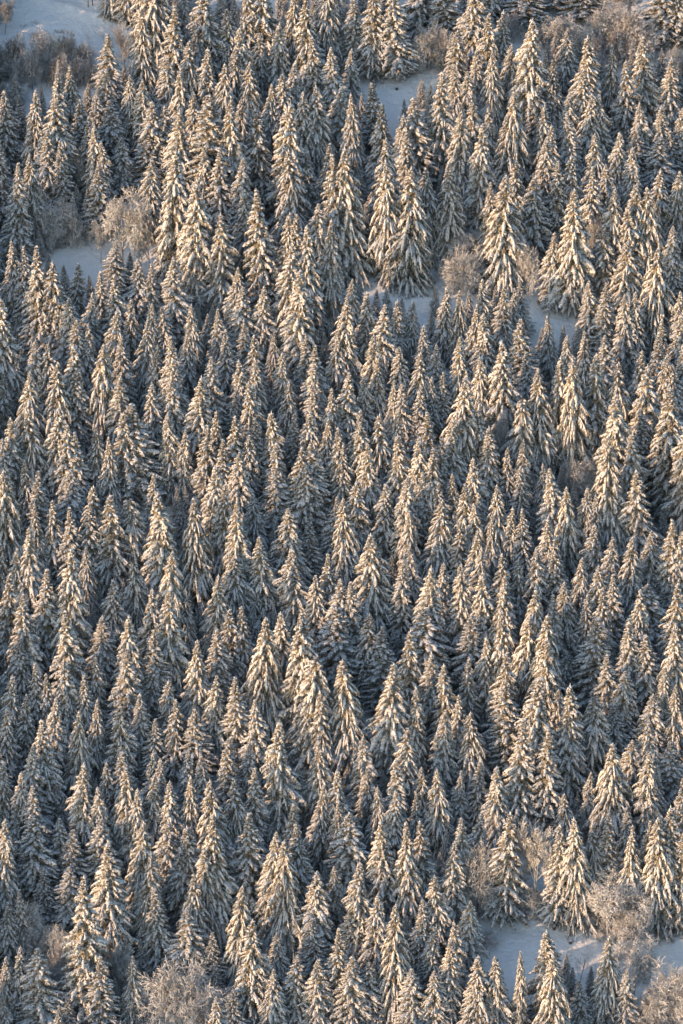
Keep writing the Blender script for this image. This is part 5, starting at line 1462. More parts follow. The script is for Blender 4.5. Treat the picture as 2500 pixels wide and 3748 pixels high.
MARGIN = [  # spruces out of view; the left stand is added dense and tall for shade
    (-113.2, 90.9, 35.5, 13.9, 3, 228),
    (109.5, 225.0, 29.1, 11.0, 2, 227),
    (-123.9, 204.1, 36.2, 12.7, 3, 37),
    (-130.0, 11.6, 35.2, 13.9, 2, 115),
    (-102.1, -39.8, 33.6, 13.2, 3, 305),
    (-177.3, 103.5, 37.1, 14.8, 0, 48),
    (-202.4, 239.2, 31.1, 12.2, 0, 193),
    (112.0, 216.3, 25.8, 10.1, 5, 159),
    (103.3, -212.9, 27.1, 11.1, 12, 183),
    (117.2, -192.5, 23.6, 9.5, 12, 348),
    (-182.8, -141.2, 31.3, 10.8, 5, 329),
    (-186.2, -225.0, 34.6, 13.8, 5, 13),
    (108.5, 91.3, 31.8, 13.4, 13, 112),
    (123.6, -83.7, 29.7, 12.3, 11, 82),
    (-193.0, 160.3, 30.2, 11.3, 12, 164),
    (-138.2, -46.7, 33.7, 12.2, 3, 134),
    (-206.0, -41.4, 34.1, 14.4, 6, 68),
    (-199.0, 218.8, 32.8, 11.9, 13, 99),
    (-195.9, 112.2, 30.8, 13.0, 3, 26),
    (-99.8, -172.4, 35.4, 14.6, 12, 356),
    (-216.7, 120.3, 28.1, 10.8, 3, 301),
    (-204.0, -168.7, 32.3, 12.8, 12, 9),
    (-145.0, 89.1, 31.3, 13.5, 2, 183),
    (108.7, 116.3, 29.6, 12.8, 13, 228),
    (105.7, -79.1, 29.3, 10.9, 1, 173),
    (-142.6, -199.6, 27.8, 11.9, 13, 74),
    (-217.6, 188.6, 37.1, 14.5, 6, 195),
    (-154.1, -59.9, 37.8, 15.7, 5, 136),
    (-231.8, -38.5, 35.9, 14.2, 6, 64),
    (-8.7, -212.2, 22.0, 8.7, 5, 253),
    (-208.8, -180.9, 36.5, 13.0, 0, 275),
    (-143.4, -62.0, 37.3, 14.5, 3, 120),
    (124.9, 229.7, 23.9, 9.9, 11, 320),
    (-191.3, 200.2, 29.9, 11.9, 1, 353),
    (-126.5, 230.9, 31.0, 11.1, 6, 94),
    (110.3, 25.9, 33.0, 11.9, 1, 224),
    (118.3, -177.1, 23.4, 8.5, 6, 136),
    (-224.1, -26.2, 36.3, 12.6, 12, 119),
    (-144.3, -36.8, 31.1, 11.7, 0, 239),
    (-116.9, 138.1, 34.8, 13.7, 13, 40),
    (128.5, 216.6, 22.5, 9.6, 6, 219),
    (-207.3, -116.2, 28.4, 11.9, 1, 98),
    (-215.3, -58.6, 27.8, 9.7, 13, 332),
    (-138.3, 234.3, 31.9, 13.0, 1, 66),
    (-166.1, 39.5, 35.7, 14.6, 3, 136),
    (-103.6, -17.0, 31.6, 11.1, 2, 142),
    (-134.2, -221.7, 34.2, 13.1, 0, 226),
    (-58.2, -204.2, 25.7, 10.7, 12, 283),
    (-241.5, -160.2, 28.1, 10.2, 6, 316),
    (-105.2, 20.6, 33.2, 12.3, 3, 321),
    (-152.4, 203.2, 28.6, 10.6, 5, 216),
    (-178.9, 219.7, 27.4, 11.5, 6, 302),
    (-171.8, 133.8, 37.8, 15.6, 11, 319),
    (129.2, 48.5, 31.8, 11.8, 2, 325),
    (-212.0, 235.7, 37.2, 13.8, 1, 276),
    (17.9, 234.7, 30.6, 11.2, 12, 98),
    (-217.0, -166.0, 37.5, 13.7, 2, 45),
    (-205.5, 89.5, 31.7, 12.3, 3, 348),
    (-122.8, -12.2, 37.6, 13.5, 2, 14),
    (-98.1, -148.3, 35.8, 13.5, 3, 102),
    (-122.4, 23.3, 33.0, 13.4, 13, 135),
    (117.3, 96.2, 24.9, 9.2, 6, 97),
    (-180.6, -78.5, 28.4, 10.0, 6, 213),
    (-152.4, 34.6, 37.4, 12.9, 13, 107),
    (3.7, -216.5, 23.0, 8.2, 6, 77),
    (-116.6, -162.9, 31.1, 10.8, 0, 87),
    (-139.2, -88.0, 31.8, 11.3, 2, 296),
    (-205.9, -226.6, 30.7, 11.2, 12, 274),
    (-92.2, -215.6, 37.5, 13.7, 1, 85),
    (-169.6, -169.3, 35.2, 12.6, 5, 197),
    (-221.7, 170.3, 29.0, 11.7, 2, 177),
    (-153.0, -140.8, 31.8, 13.2, 12, 255),
    (102.3, 218.4, 30.9, 13.0, 5, 272),
    (-176.7, 47.1, 30.3, 10.9, 0, 322),
    (-144.2, -107.1, 30.4, 11.3, 0, 4),
    (111.3, -125.3, 31.0, 11.1, 11, 237),
    (-235.8, -150.8, 34.1, 12.5, 6, 357),
    (-29.9, -234.0, 24.9, 9.8, 1, 37),
    (-191.6, 49.7, 34.7, 14.3, 2, 325),
    (114.2, -135.2, 26.8, 9.7, 12, 77),
    (-177.2, -20.7, 33.7, 14.6, 5, 140),
    (-209.0, 17.6, 35.5, 13.5, 6, 150),
    (-121.8, -190.7, 28.6, 10.0, 12, 148),
    (-164.2, -213.5, 29.1, 11.2, 6, 63),
    (-237.2, -196.3, 34.6, 13.8, 5, 214),
    (-133.1, -233.9, 33.9, 13.5, 13, 331),
    (-242.2, -93.1, 34.8, 12.4, 2, 208),
    (-112.1, 55.0, 30.9, 11.8, 6, 80),
    (-170.9, -6.6, 30.6, 11.8, 11, 128),
    (-143.6, -134.2, 31.3, 12.1, 0, 154),
    (-109.7, 221.5, 32.6, 12.9, 12, 304),
    (-60.4, -227.8, 23.4, 9.1, 11, 50),
    (57.3, 224.2, 24.2, 10.1, 2, 222),
    (-166.5, -123.2, 33.5, 12.3, 0, 282),
    (-68.5, -222.4, 29.0, 11.2, 6, 355),
    (-183.2, 201.2, 32.8, 12.2, 0, 265),
    (-113.9, 147.3, 28.2, 11.7, 2, 240),
    (-149.9, -150.3, 29.6, 10.2, 13, 219),
    (118.0, -17.1, 30.3, 12.5, 1, 340),
    (-24.1, 234.0, 25.7, 10.7, 1, 317),
    (-234.7, 112.9, 31.5, 11.3, 0, 156),
    (-205.0, 33.9, 37.9, 13.4, 6, 231),
    (-147.7, 104.3, 32.3, 11.2, 13, 145),
    (-137.1, 20.9, 30.4, 10.7, 2, 291),
    (-230.2, 176.5, 36.8, 15.6, 6, 39),
    (69.7, -216.6, 31.6, 12.6, 6, 260),
    (-108.2, -127.2, 28.1, 10.6, 11, 89),
    (-219.1, -73.0, 31.0, 13.3, 1, 56),
    (-182.5, -91.7, 29.5, 12.2, 0, 236),
    (-150.0, 183.9, 35.0, 13.3, 0, 273),
    (-167.3, 94.4, 29.0, 10.1, 5, 79),
    (-182.1, -216.2, 36.8, 13.5, 13, 148),
    (-49.4, -214.0, 24.0, 9.0, 1, 200),
    (-135.7, 32.0, 28.8, 10.1, 13, 353),
    (-178.9, 232.5, 33.8, 13.9, 12, 320),
    (113.3, -65.8, 27.2, 10.0, 13, 104),
    (-146.5, -210.8, 27.1, 10.0, 6, 243),
    (-121.1, -60.2, 36.9, 15.0, 2, 290),
    (129.5, -95.4, 26.5, 9.3, 12, 229),
    (-189.3, 213.8, 29.7, 10.6, 13, 259),
    (-205.5, 165.8, 34.3, 14.8, 2, 118),
    (-113.5, -222.3, 28.7, 10.0, 5, 11),
    (-242.4, -177.1, 37.5, 14.6, 3, 169),
    (-227.4, 69.7, 30.5, 12.7, 11, 343),
    (-116.9, 31.6, 29.1, 11.0, 0, 335),
    (-226.8, 204.2, 32.2, 11.7, 1, 309),
    (-216.3, -197.4, 30.3, 11.1, 0, 44),
    (-161.5, -131.5, 35.1, 14.8, 13, 177),
    (-97.3, 230.3, 37.9, 13.6, 13, 45),
    (-194.5, -76.0, 33.3, 12.8, 5, 296),
    (-124.0, -69.4, 35.3, 12.2, 13, 105),
    (106.9, -225.3, 23.4, 8.3, 13, 214),
    (78.1, -230.2, 22.3, 9.4, 11, 328),
    (-178.8, 189.3, 35.1, 15.1, 13, 142),
    (-240.8, 97.4, 29.8, 11.1, 3, 54),
    (117.8, 6.5, 29.2, 11.0, 12, 16),
    (-207.8, -205.4, 36.4, 13.4, 1, 257),
    (-239.4, 143.1, 34.4, 12.7, 0, 112),
    (-75.0, -216.4, 30.7, 10.7, 12, 227),
    (102.1, -16.7, 27.6, 11.9, 5, 45),
    (-105.5, 11.2, 30.4, 10.5, 5, 4),
    (128.5, -224.6, 24.9, 9.5, 2, 92),
    (-120.3, 56.7, 30.5, 10.7, 11, 285),
    (119.8, 223.4, 25.8, 9.2, 6, 54),
    (-196.7, -94.0, 34.2, 13.9, 13, 34),
    (123.0, 187.6, 22.6, 8.9, 2, 358),
    (-173.8, -118.4, 35.6, 12.9, 11, 303),
    (-145.0, -71.7, 37.5, 13.3, 1, 131),
    (-200.4, 175.8, 31.9, 11.9, 0, 309),
    (111.7, -47.0, 22.7, 8.2, 5, 38),
    (-179.1, 149.6, 30.0, 11.7, 1, 259),
    (-139.8, 136.6, 33.4, 12.2, 2, 318),
    (-232.9, -28.1, 29.2, 11.9, 0, 153),
    (-174.8, -182.4, 28.8, 12.4, 6, 308),
    (115.0, 135.4, 31.5, 13.4, 12, 310),
    (-192.0, 16.7, 34.7, 14.4, 0, 61),
    (-189.0, -81.8, 31.4, 12.8, 1, 198),
    (-199.6, -138.2, 30.5, 12.8, 3, 104),
    (-148.9, 228.3, 31.7, 11.9, 13, 186),
    (114.9, 157.4, 32.2, 11.4, 6, 112),
    (-144.6, 239.9, 29.6, 11.8, 3, 109),
    (124.3, -55.0, 29.0, 11.5, 12, 49),
    (-111.4, 126.8, 36.5, 14.0, 2, 332),
    (100.8, -62.8, 23.4, 9.0, 6, 203),
    (-243.5, 123.1, 28.3, 11.7, 13, 57),
    (-5.6, -222.9, 25.5, 9.7, 12, 13),
    (-233.7, -171.9, 29.1, 12.1, 2, 126),
    (-204.4, 201.7, 33.5, 12.9, 13, 83),
    (-138.8, 176.5, 35.1, 13.7, 0, 52),
    (-244.9, -218.2, 35.0, 15.1, 12, 84),
    (-190.3, -185.7, 31.3, 11.7, 3, 274),
    (-139.7, 43.0, 32.9, 13.5, 13, 134),
    (-224.3, 33.1, 30.8, 10.8, 0, 258),
    (-187.4, 57.3, 28.3, 10.5, 1, 319),
    (113.7, 51.6, 28.3, 11.7, 11, 99),
    (-170.5, -197.1, 28.3, 10.3, 13, 344),
    (-240.8, 227.0, 36.4, 15.7, 2, 119),
    (-206.8, -76.7, 30.7, 11.3, 12, 220),
    (-223.5, -99.2, 28.5, 9.9, 3, 264),
    (-233.7, -185.0, 27.9, 10.2, 11, 352),
    (-205.1, 132.5, 29.7, 12.7, 6, 223),
    (-202.7, 9.2, 36.3, 15.3, 5, 333),
    (-239.3, -124.0, 28.3, 9.9, 13, 171),
    (-228.9, 96.8, 27.4, 10.4, 3, 210),
    (-157.5, 71.7, 27.5, 10.0, 12, 97),
    (-155.9, -182.2, 31.3, 13.5, 13, 190),
    (-174.2, 55.0, 32.2, 11.8, 11, 256),
    (45.0, 233.3, 31.3, 11.0, 13, 137),
    (81.4, 217.8, 26.5, 10.2, 5, 359),
    (-242.4, 186.2, 31.8, 11.1, 13, 268),
    (127.9, -174.3, 31.4, 11.4, 3, 21),
    (-157.4, -207.5, 36.2, 15.4, 0, 57),
    (103.2, -102.6, 27.7, 10.3, 12, 71),
    (8.9, -226.4, 31.7, 11.2, 13, 23),
    (-179.4, 115.8, 36.9, 12.9, 1, 138),
    (-159.9, -195.5, 33.2, 11.7, 6, 7),
    (-213.6, 37.9, 36.2, 13.9, 1, 214),
    (-202.5, -146.3, 32.0, 12.1, 1, 305),
    (-56.9, 219.1, 24.3, 9.5, 12, 197),
    (122.5, -234.6, 29.6, 11.8, 13, 348),
    (-5.2, 234.1, 27.0, 9.4, 13, 182),
    (-115.8, -120.9, 37.1, 15.3, 6, 194),
    (-142.9, 129.0, 28.5, 11.0, 1, 41),
    (-184.7, 10.0, 37.2, 13.0, 11, 355),
    (98.7, -187.9, 30.4, 12.2, 5, 170),
    (-127.5, -138.0, 34.0, 14.5, 5, 244),
    (-234.0, -49.9, 30.8, 10.9, 12, 167),
    (-244.8, -193.2, 28.7, 10.0, 5, 93),
    (-155.1, 163.0, 35.0, 12.8, 3, 78),
    (-136.3, 109.5, 33.2, 13.3, 12, 180),
    (-234.3, -67.4, 29.3, 11.4, 13, 57),
    (-125.7, 171.7, 37.6, 13.4, 11, 125),
    (-160.6, -24.1, 33.9, 12.8, 12, 112),
    (114.0, -76.2, 25.6, 10.7, 13, 254),
    (-164.7, 187.9, 35.9, 13.5, 12, 328),
    (-166.0, 108.2, 30.1, 13.0, 12, 134),
    (-158.5, 5.5, 27.1, 10.6, 3, 2),
    (-137.4, 54.1, 35.2, 14.4, 2, 92),
    (123.0, 154.2, 32.6, 12.0, 1, 156),
    (49.6, -219.4, 30.1, 11.6, 2, 99),
    (-182.4, 79.1, 34.5, 12.9, 5, 189),
    (-179.2, -99.3, 30.4, 12.2, 12, 193),
    (-213.1, 207.7, 37.9, 13.8, 6, 128),
    (61.2, -228.5, 23.1, 8.3, 12, 89),
    (-219.7, -111.2, 36.5, 13.7, 11, 282),
    (-103.1, -233.3, 34.2, 13.1, 6, 161),
    (-170.0, -42.3, 27.2, 10.0, 6, 165),
    (-173.4, -231.8, 32.3, 11.3, 11, 262),
    (-205.5, 42.0, 32.1, 12.5, 2, 277),
    (-228.2, 3.7, 27.1, 10.1, 11, 58),
    (104.5, 5.5, 23.8, 8.7, 11, 281),
    (-129.2, -200.5, 32.5, 12.5, 3, 155),
    (126.5, 111.8, 27.6, 11.1, 2, 58),
    (-163.5, 141.3, 37.8, 16.3, 2, 346),
    (-183.1, 34.5, 36.5, 12.8, 0, 32),
    (-179.4, 163.7, 32.6, 13.9, 11, 130),
    (-187.5, 238.3, 35.3, 14.3, 6, 187),
    (-138.4, -142.0, 27.2, 11.1, 13, 34),
    (-225.5, 24.9, 37.7, 15.3, 0, 106),
    (-173.4, 155.9, 29.7, 11.2, 2, 60),
    (-118.5, 83.3, 29.6, 12.4, 11, 270),
    (-236.9, -207.4, 28.3, 11.4, 6, 202),
    (102.8, -6.6, 30.2, 13.1, 13, 25),
    (-192.9, 81.5, 34.5, 13.5, 2, 78),
    (-237.4, 206.0, 33.6, 14.4, 2, 174),
    (-168.6, 213.7, 28.9, 11.3, 11, 65),
    (116.2, -6.9, 30.1, 11.0, 5, 8),
    (-170.9, -157.1, 37.9, 13.3, 2, 196),
    (127.6, -73.3, 30.4, 11.8, 12, 35),
    (-157.2, 231.0, 35.0, 12.3, 5, 116),
    (-129.9, 183.5, 38.0, 14.0, 2, 147),
    (-30.5, 219.2, 26.3, 9.7, 12, 259),
    (-170.6, -81.6, 34.2, 14.4, 5, 125),
    (-242.6, 25.7, 37.8, 15.9, 0, 102),
    (-240.5, 2.9, 35.5, 14.9, 11, 289),
    (-223.5, 223.1, 32.4, 11.6, 1, 62),
    (-102.6, -209.1, 27.3, 9.6, 11, 55),
    (-128.1, -79.7, 33.3, 14.0, 3, 263),
    (-187.6, 131.8, 30.3, 11.2, 12, 244),
    (-104.5, -181.0, 37.9, 13.7, 13, 126),
    (-18.0, -220.7, 32.7, 12.5, 5, 129),
    (-226.6, -206.1, 28.5, 11.1, 1, 217),
    (-222.5, -141.4, 30.7, 11.5, 13, 297),
    (-97.5, -126.2, 33.7, 12.6, 5, 254),
    (-62.5, 226.6, 30.8, 10.9, 13, 215),
    (-152.1, 119.4, 29.5, 11.4, 3, 46),
    (-139.9, -118.3, 31.8, 12.8, 5, 25),
    (109.9, 58.8, 25.5, 10.8, 1, 308),
    (-217.1, -125.4, 31.4, 13.3, 1, 289),
    (-169.1, 76.2, 29.6, 12.0, 0, 359),
    (-129.4, 146.0, 37.6, 14.2, 3, 61),
    (-120.7, 96.5, 28.9, 12.5, 6, 356),
    (-131.3, -18.7, 37.2, 13.9, 2, 319),
    (128.8, -193.6, 30.5, 11.3, 12, 256),
    (19.9, -211.8, 29.8, 10.4, 0, 327),
    (109.6, -32.9, 32.2, 12.7, 12, 335),
    (86.9, -214.6, 24.1, 8.4, 0, 148),
    (-155.2, -220.0, 36.8, 12.7, 6, 336),
    (-193.6, 30.5, 30.3, 11.8, 3, 201),
    (-179.7, -63.7, 30.1, 10.7, 11, 253),
    (12.5, 219.9, 27.6, 11.1, 11, 67),
    (-234.2, 22.9, 28.3, 10.6, 0, 172),
    (-189.0, -47.6, 30.3, 13.1, 6, 165),
    (-99.4, -157.1, 31.5, 12.6, 6, 225),
    (117.7, -115.5, 23.3, 8.5, 3, 119),
    (-158.8, -75.0, 37.8, 13.2, 6, 9),
    (18.4, 226.0, 29.2, 11.5, 6, 345),
    (72.6, -201.7, 22.2, 8.0, 13, 334),
    (-223.1, 54.5, 37.3, 14.7, 2, 100),
    (-166.0, -105.9, 34.4, 12.0, 1, 39),
    (-219.4, 213.1, 30.9, 12.4, 6, 58),
    (-194.8, -13.1, 34.2, 14.7, 6, 278),
    (-130.6, -31.4, 29.0, 10.2, 6, 272),
    (-194.7, -197.8, 29.4, 10.8, 5, 66),
    (-156.4, -12.1, 29.3, 10.8, 1, 332),
    (-156.1, 24.0, 34.8, 13.0, 11, 107),
    (-153.3, 15.0, 32.6, 11.7, 13, 185),
    (-92.9, -204.6, 27.7, 11.2, 5, 60),
    (-196.8, -130.7, 32.5, 11.9, 6, 352),
    (-164.9, 28.2, 36.6, 13.5, 0, 246),
    (-235.9, 81.8, 33.0, 13.9, 12, 62),
    (85.1, 238.6, 26.0, 10.9, 11, 114),
    (117.2, 167.0, 30.6, 13.3, 2, 50),
    (-235.7, 156.4, 28.5, 10.2, 0, 58),
    (-196.7, -215.8, 32.6, 12.3, 1, 314),
    (-244.9, -117.4, 28.7, 11.1, 1, 336),
    (-109.9, 75.3, 34.1, 13.4, 12, 30),
    (-173.5, 4.5, 30.6, 13.3, 12, 200),
    (-210.0, 146.9, 27.8, 12.1, 12, 132),
    (-203.4, 75.1, 29.8, 11.8, 11, 59),
    (-114.6, 177.7, 33.0, 13.2, 1, 156),
    (-128.9, 64.3, 35.0, 12.1, 1, 63),
    (-116.9, -182.7, 36.0, 13.9, 5, 318),
    (-230.3, -86.2, 35.5, 13.2, 1, 262),
    (104.1, 31.6, 28.7, 10.2, 1, 178),
    (-131.2, -39.9, 29.1, 11.3, 1, 342),
    (-174.5, 63.4, 30.7, 11.0, 5, 190),
    (-128.8, -2.2, 33.5, 13.4, 0, 286),
    (-138.4, 147.8, 36.6, 13.2, 3, 204),
    (-242.8, 48.7, 31.9, 11.3, 6, 33),
    (-234.5, -5.2, 30.7, 10.6, 0, 307),
    (-184.9, -26.4, 37.7, 14.9, 0, 209),
    (124.0, 33.5, 23.9, 9.9, 1, 38),
    (-120.5, 5.2, 28.8, 10.0, 5, 47),
    (-103.5, -55.7, 32.2, 12.3, 2, 225),
    (-239.4, 65.4, 29.4, 10.9, 12, 36),
    (106.0, 239.1, 25.9, 10.5, 3, 93),
    (118.1, 66.9, 32.5, 11.8, 3, 319),
    (97.8, -173.2, 30.4, 10.8, 0, 203),
    (-238.6, 40.9, 30.8, 10.9, 11, 135),
    (-46.7, -229.2, 27.9, 11.5, 3, 314),
    (-184.1, -179.6, 30.6, 11.7, 13, 193),
    (-222.0, 80.9, 32.3, 13.9, 1, 325),
    (60.3, -216.6, 30.1, 12.9, 6, 86),
    (-111.5, -62.1, 33.0, 12.8, 0, 221),
    (-169.7, 224.3, 34.7, 13.6, 5, 212),
    (-88.3, -229.6, 29.9, 12.6, 2, 226),
    (-233.8, -18.3, 34.0, 13.7, 1, 133),
    (-212.6, -36.4, 29.8, 11.6, 13, 261),
    (37.1, 235.9, 29.0, 12.1, 3, 203),
    (-232.7, 34.1, 36.3, 13.4, 1, 55),
    (-26.4, -210.9, 30.1, 11.3, 3, 152),
    (-134.1, -109.4, 32.6, 12.9, 6, 244),
    (-141.3, -180.5, 34.8, 14.1, 6, 226),
    (-149.2, -167.5, 33.9, 13.1, 5, 256),
    (-61.1, 236.4, 30.3, 12.2, 5, 354),
    (-162.4, 171.3, 31.2, 13.4, 2, 215),
    (-66.7, 218.5, 26.9, 10.2, 1, 316),
    (-132.4, 212.7, 31.6, 11.7, 11, 257),
    (103.5, -87.9, 31.6, 12.1, 13, 283),
    (-111.0, -73.9, 31.1, 12.5, 0, 86),
    (-114.2, 104.9, 37.6, 16.1, 1, 285),
    (106.9, -172.6, 24.0, 9.1, 6, 169),
    (-117.5, -42.0, 28.9, 10.4, 3, 302),
    (-185.2, 157.5, 27.9, 11.5, 13, 335),
    (-188.0, 93.6, 30.4, 12.2, 0, 8),
    (-171.3, 164.2, 33.3, 13.0, 11, 201),
    (-189.4, 191.1, 38.0, 16.0, 2, 24),
    (-242.8, 178.2, 32.0, 13.1, 13, 75),
    (-223.1, 108.5, 34.5, 12.4, 12, 260),
    (126.0, -117.8, 22.3, 9.0, 1, 288),
    (-166.3, -139.5, 37.0, 14.7, 12, 154),
    (126.5, 10.2, 25.0, 10.4, 0, 192),
    (-153.4, -45.0, 36.1, 12.8, 5, 140),
    (-123.9, 76.2, 37.2, 14.8, 5, 128),
    (-158.8, 90.6, 36.0, 15.4, 11, 37),
    (70.3, 221.6, 23.4, 9.4, 2, 87),
    (-133.1, 196.6, 35.5, 14.0, 2, 269),
    (119.0, 78.9, 22.8, 8.7, 6, 43),
    (-188.0, -151.4, 36.1, 13.6, 12, 89),
    (112.4, -218.4, 31.7, 12.4, 6, 352),
    (-34.0, 233.0, 22.8, 9.6, 5, 161),
    (70.7, 229.9, 32.3, 13.1, 12, 102),
    (-129.0, 51.2, 27.2, 10.9, 11, 237),
    (-224.1, -61.9, 34.2, 13.6, 6, 293),
    (116.5, 198.4, 31.1, 12.6, 1, 12),
    (-147.1, 173.3, 32.2, 12.2, 3, 69),
    (-212.5, 26.2, 38.0, 13.7, 5, 333),
    (-109.1, -91.9, 29.6, 11.5, 11, 28),
    (121.6, 178.9, 24.9, 9.6, 0, 134),
    (-228.3, 212.0, 37.3, 14.8, 2, 317),
    (-231.0, -159.4, 27.9, 11.6, 11, 216),
    (-165.1, -63.1, 31.9, 13.2, 2, 241),
    (117.7, 234.8, 26.5, 9.9, 0, 198),
    (-137.0, -187.6, 31.8, 12.7, 2, 93),
    (-104.6, -9.0, 29.0, 12.6, 3, 290),
    (-130.3, -51.6, 28.3, 12.1, 1, 289),
    (-112.4, -6.4, 28.3, 10.2, 0, 265),
    (26.6, 239.1, 23.0, 8.7, 1, 130),
    (-232.6, 221.4, 29.5, 12.4, 12, 331),
    (-134.4, -128.5, 33.2, 11.7, 0, 38),
    (-197.5, -63.7, 35.3, 14.4, 2, 294),
    (-88.2, 218.8, 30.6, 10.8, 13, 67),
    (107.9, -186.1, 22.5, 8.2, 6, 209),
    (-167.8, 118.1, 36.8, 13.3, 13, 68),
    (91.3, 227.8, 24.1, 8.5, 12, 82),
    (-184.5, -208.1, 30.6, 12.7, 3, 280),
    (-206.3, 191.1, 33.5, 14.1, 0, 141),
    (98.8, -220.0, 29.4, 12.1, 3, 308),
    (26.4, -219.8, 30.4, 12.2, 12, 349),
    (-242.0, 87.5, 28.3, 11.9, 0, 142),
    (127.0, 82.9, 30.5, 11.2, 2, 311),
    (-114.7, 229.4, 34.8, 13.6, 3, 135),
    (112.6, -91.0, 31.3, 11.6, 12, 268),
    (126.2, -207.9, 32.6, 12.5, 11, 175),
    (-167.2, -147.9, 35.3, 13.5, 2, 291),
    (-145.8, -24.6, 32.6, 12.5, 12, 159),
    (-195.0, -33.1, 28.7, 12.4, 6, 61),
    (-133.4, -148.7, 34.5, 12.9, 3, 327),
    (-154.4, -30.4, 29.2, 10.7, 0, 206),
    (110.6, 106.2, 28.0, 10.1, 2, 21),
    (-223.9, -118.7, 28.3, 11.5, 2, 359),
    (108.0, 42.5, 22.8, 8.3, 11, 38),
    (-160.7, -89.8, 28.6, 10.4, 6, 48),
    (100.6, -199.1, 32.9, 14.2, 13, 72),
    (-223.2, -191.4, 27.1, 10.7, 5, 334),
    (-218.5, -184.5, 32.6, 11.4, 1, 14),
    (-187.9, 119.8, 35.8, 14.1, 6, 43),
    (-100.2, -138.0, 32.7, 13.0, 3, 346),
    (-182.2, -165.8, 36.2, 12.5, 2, 254),
    (-223.8, -228.2, 30.7, 12.2, 5, 66),
    (-215.4, 57.2, 37.4, 13.3, 13, 139),
    (-76.6, 223.5, 29.8, 10.5, 13, 248),
    (-161.8, -34.5, 32.4, 13.3, 2, 6),
    (115.1, -57.1, 22.4, 8.2, 5, 335),
    (-128.5, -162.1, 31.5, 12.0, 2, 259),
    (-208.8, -105.8, 36.6, 15.5, 1, 12),
    (-217.0, -209.2, 33.1, 12.6, 5, 211),
    (-36.4, -223.0, 22.3, 8.9, 2, 227),
    (121.0, 41.3, 25.2, 10.9, 6, 242),
    (-187.7, 229.8, 37.8, 15.2, 1, 105),
    (-153.0, -233.9, 37.8, 13.4, 11, 30),
    (-159.9, 221.8, 36.7, 14.4, 12, 44),
    (-128.8, 92.3, 37.6, 13.1, 5, 242),
    (-159.2, -149.9, 27.6, 10.0, 0, 133),
    (-137.6, 72.6, 35.5, 13.6, 0, 235),
    (-153.6, -158.2, 30.1, 12.9, 3, 54),
    (-244.4, -102.2, 27.5, 10.2, 1, 272),
    (-198.7, 151.5, 32.7, 11.5, 13, 135),
    (-93.0, -164.3, 28.4, 10.2, 3, 278),
    (-191.9, -3.2, 36.4, 13.5, 2, 233),
    (-128.1, 111.6, 34.7, 14.1, 6, 86),
    (-218.6, -83.5, 35.1, 12.7, 6, 242),
    (-239.4, 214.1, 29.8, 12.5, 13, 225),
    (-232.4, 168.7, 28.3, 10.6, 0, 118),
    (-194.5, -234.6, 31.7, 13.5, 2, 188),
    (-155.2, -103.5, 37.4, 15.2, 11, 77),
    (-215.4, 85.9, 27.2, 10.6, 13, 234),
    (-168.1, -55.3, 28.8, 10.2, 5, 298),
    (-149.6, -7.7, 36.8, 12.9, 13, 146),
    (-178.9, -40.5, 31.4, 11.2, 1, 199),
    (-146.6, 163.4, 28.0, 10.4, 1, 188),
    (-171.0, -132.4, 35.9, 12.7, 6, 68),
    (-126.9, -210.0, 32.7, 13.7, 5, 189),
    (101.6, -47.9, 31.3, 13.0, 2, 36),
    (106.4, 18.9, 31.7, 13.2, 3, 242),
    (-168.4, 238.9, 29.2, 10.7, 1, 229),
    (-156.2, 153.0, 28.8, 12.3, 5, 139),
    (-140.4, 204.3, 36.4, 15.3, 13, 252),
    (-188.3, 141.8, 28.5, 11.9, 11, 32),
    (119.0, 87.4, 26.2, 10.6, 13, 296),
    (-219.0, 18.3, 27.3, 10.0, 12, 358),
    (-181.6, 18.1, 37.8, 15.8, 6, 131),
    (-126.7, 222.4, 31.4, 12.2, 5, 260),
    (-204.1, 58.9, 30.2, 13.0, 0, 333),
    (-142.7, 11.3, 33.5, 13.2, 11, 44),
    (-140.4, 82.1, 29.3, 10.3, 3, 162),
    (-169.3, -91.9, 37.4, 15.8, 2, 35),
    (-172.9, -210.5, 32.7, 14.1, 12, 217),
    (-149.8, -96.2, 33.2, 11.5, 3, 109),
    (117.2, -36.9, 22.8, 8.5, 13, 291),
    (-241.0, 131.4, 34.2, 14.8, 3, 247),
    (-109.5, -201.7, 34.8, 12.4, 12, 327),
    (-133.4, 101.8, 29.0, 11.4, 3, 134),
    (-121.2, -26.0, 27.4, 11.1, 6, 295),
    (-190.7, 222.3, 35.9, 14.5, 0, 123),
    (125.6, -128.6, 24.3, 8.8, 0, 146),
    (-211.6, 222.7, 33.0, 11.7, 5, 17),
    (127.0, -107.6, 23.3, 9.6, 6, 24),
    (-118.5, 210.3, 29.4, 11.0, 3, 283),
    (-166.3, 204.6, 37.6, 13.1, 2, 280),
    (-108.9, -172.1, 35.2, 13.4, 0, 127),
    (-117.3, 167.7, 27.9, 10.2, 3, 208),
    (128.3, 163.5, 22.2, 8.8, 13, 195),
    (-214.5, -21.1, 28.0, 11.5, 5, 111),
    (-163.5, 63.6, 29.0, 11.6, 6, 347),
    (-166.2, -226.9, 36.3, 15.3, 2, 128),
    (-184.2, -115.4, 29.4, 12.5, 13, 304),
    (-116.6, -212.5, 34.8, 13.3, 6, 245),
    (-231.8, -133.4, 29.2, 10.1, 6, 333),
    (69.4, -229.0, 28.1, 10.2, 3, 306),
    (-206.5, 157.0, 37.1, 13.4, 11, 311),
    (99.3, -134.7, 30.6, 11.4, 0, 112),
    (-125.1, -153.9, 36.1, 13.0, 1, 62),
    (40.6, 222.0, 26.5, 9.4, 3, 121),
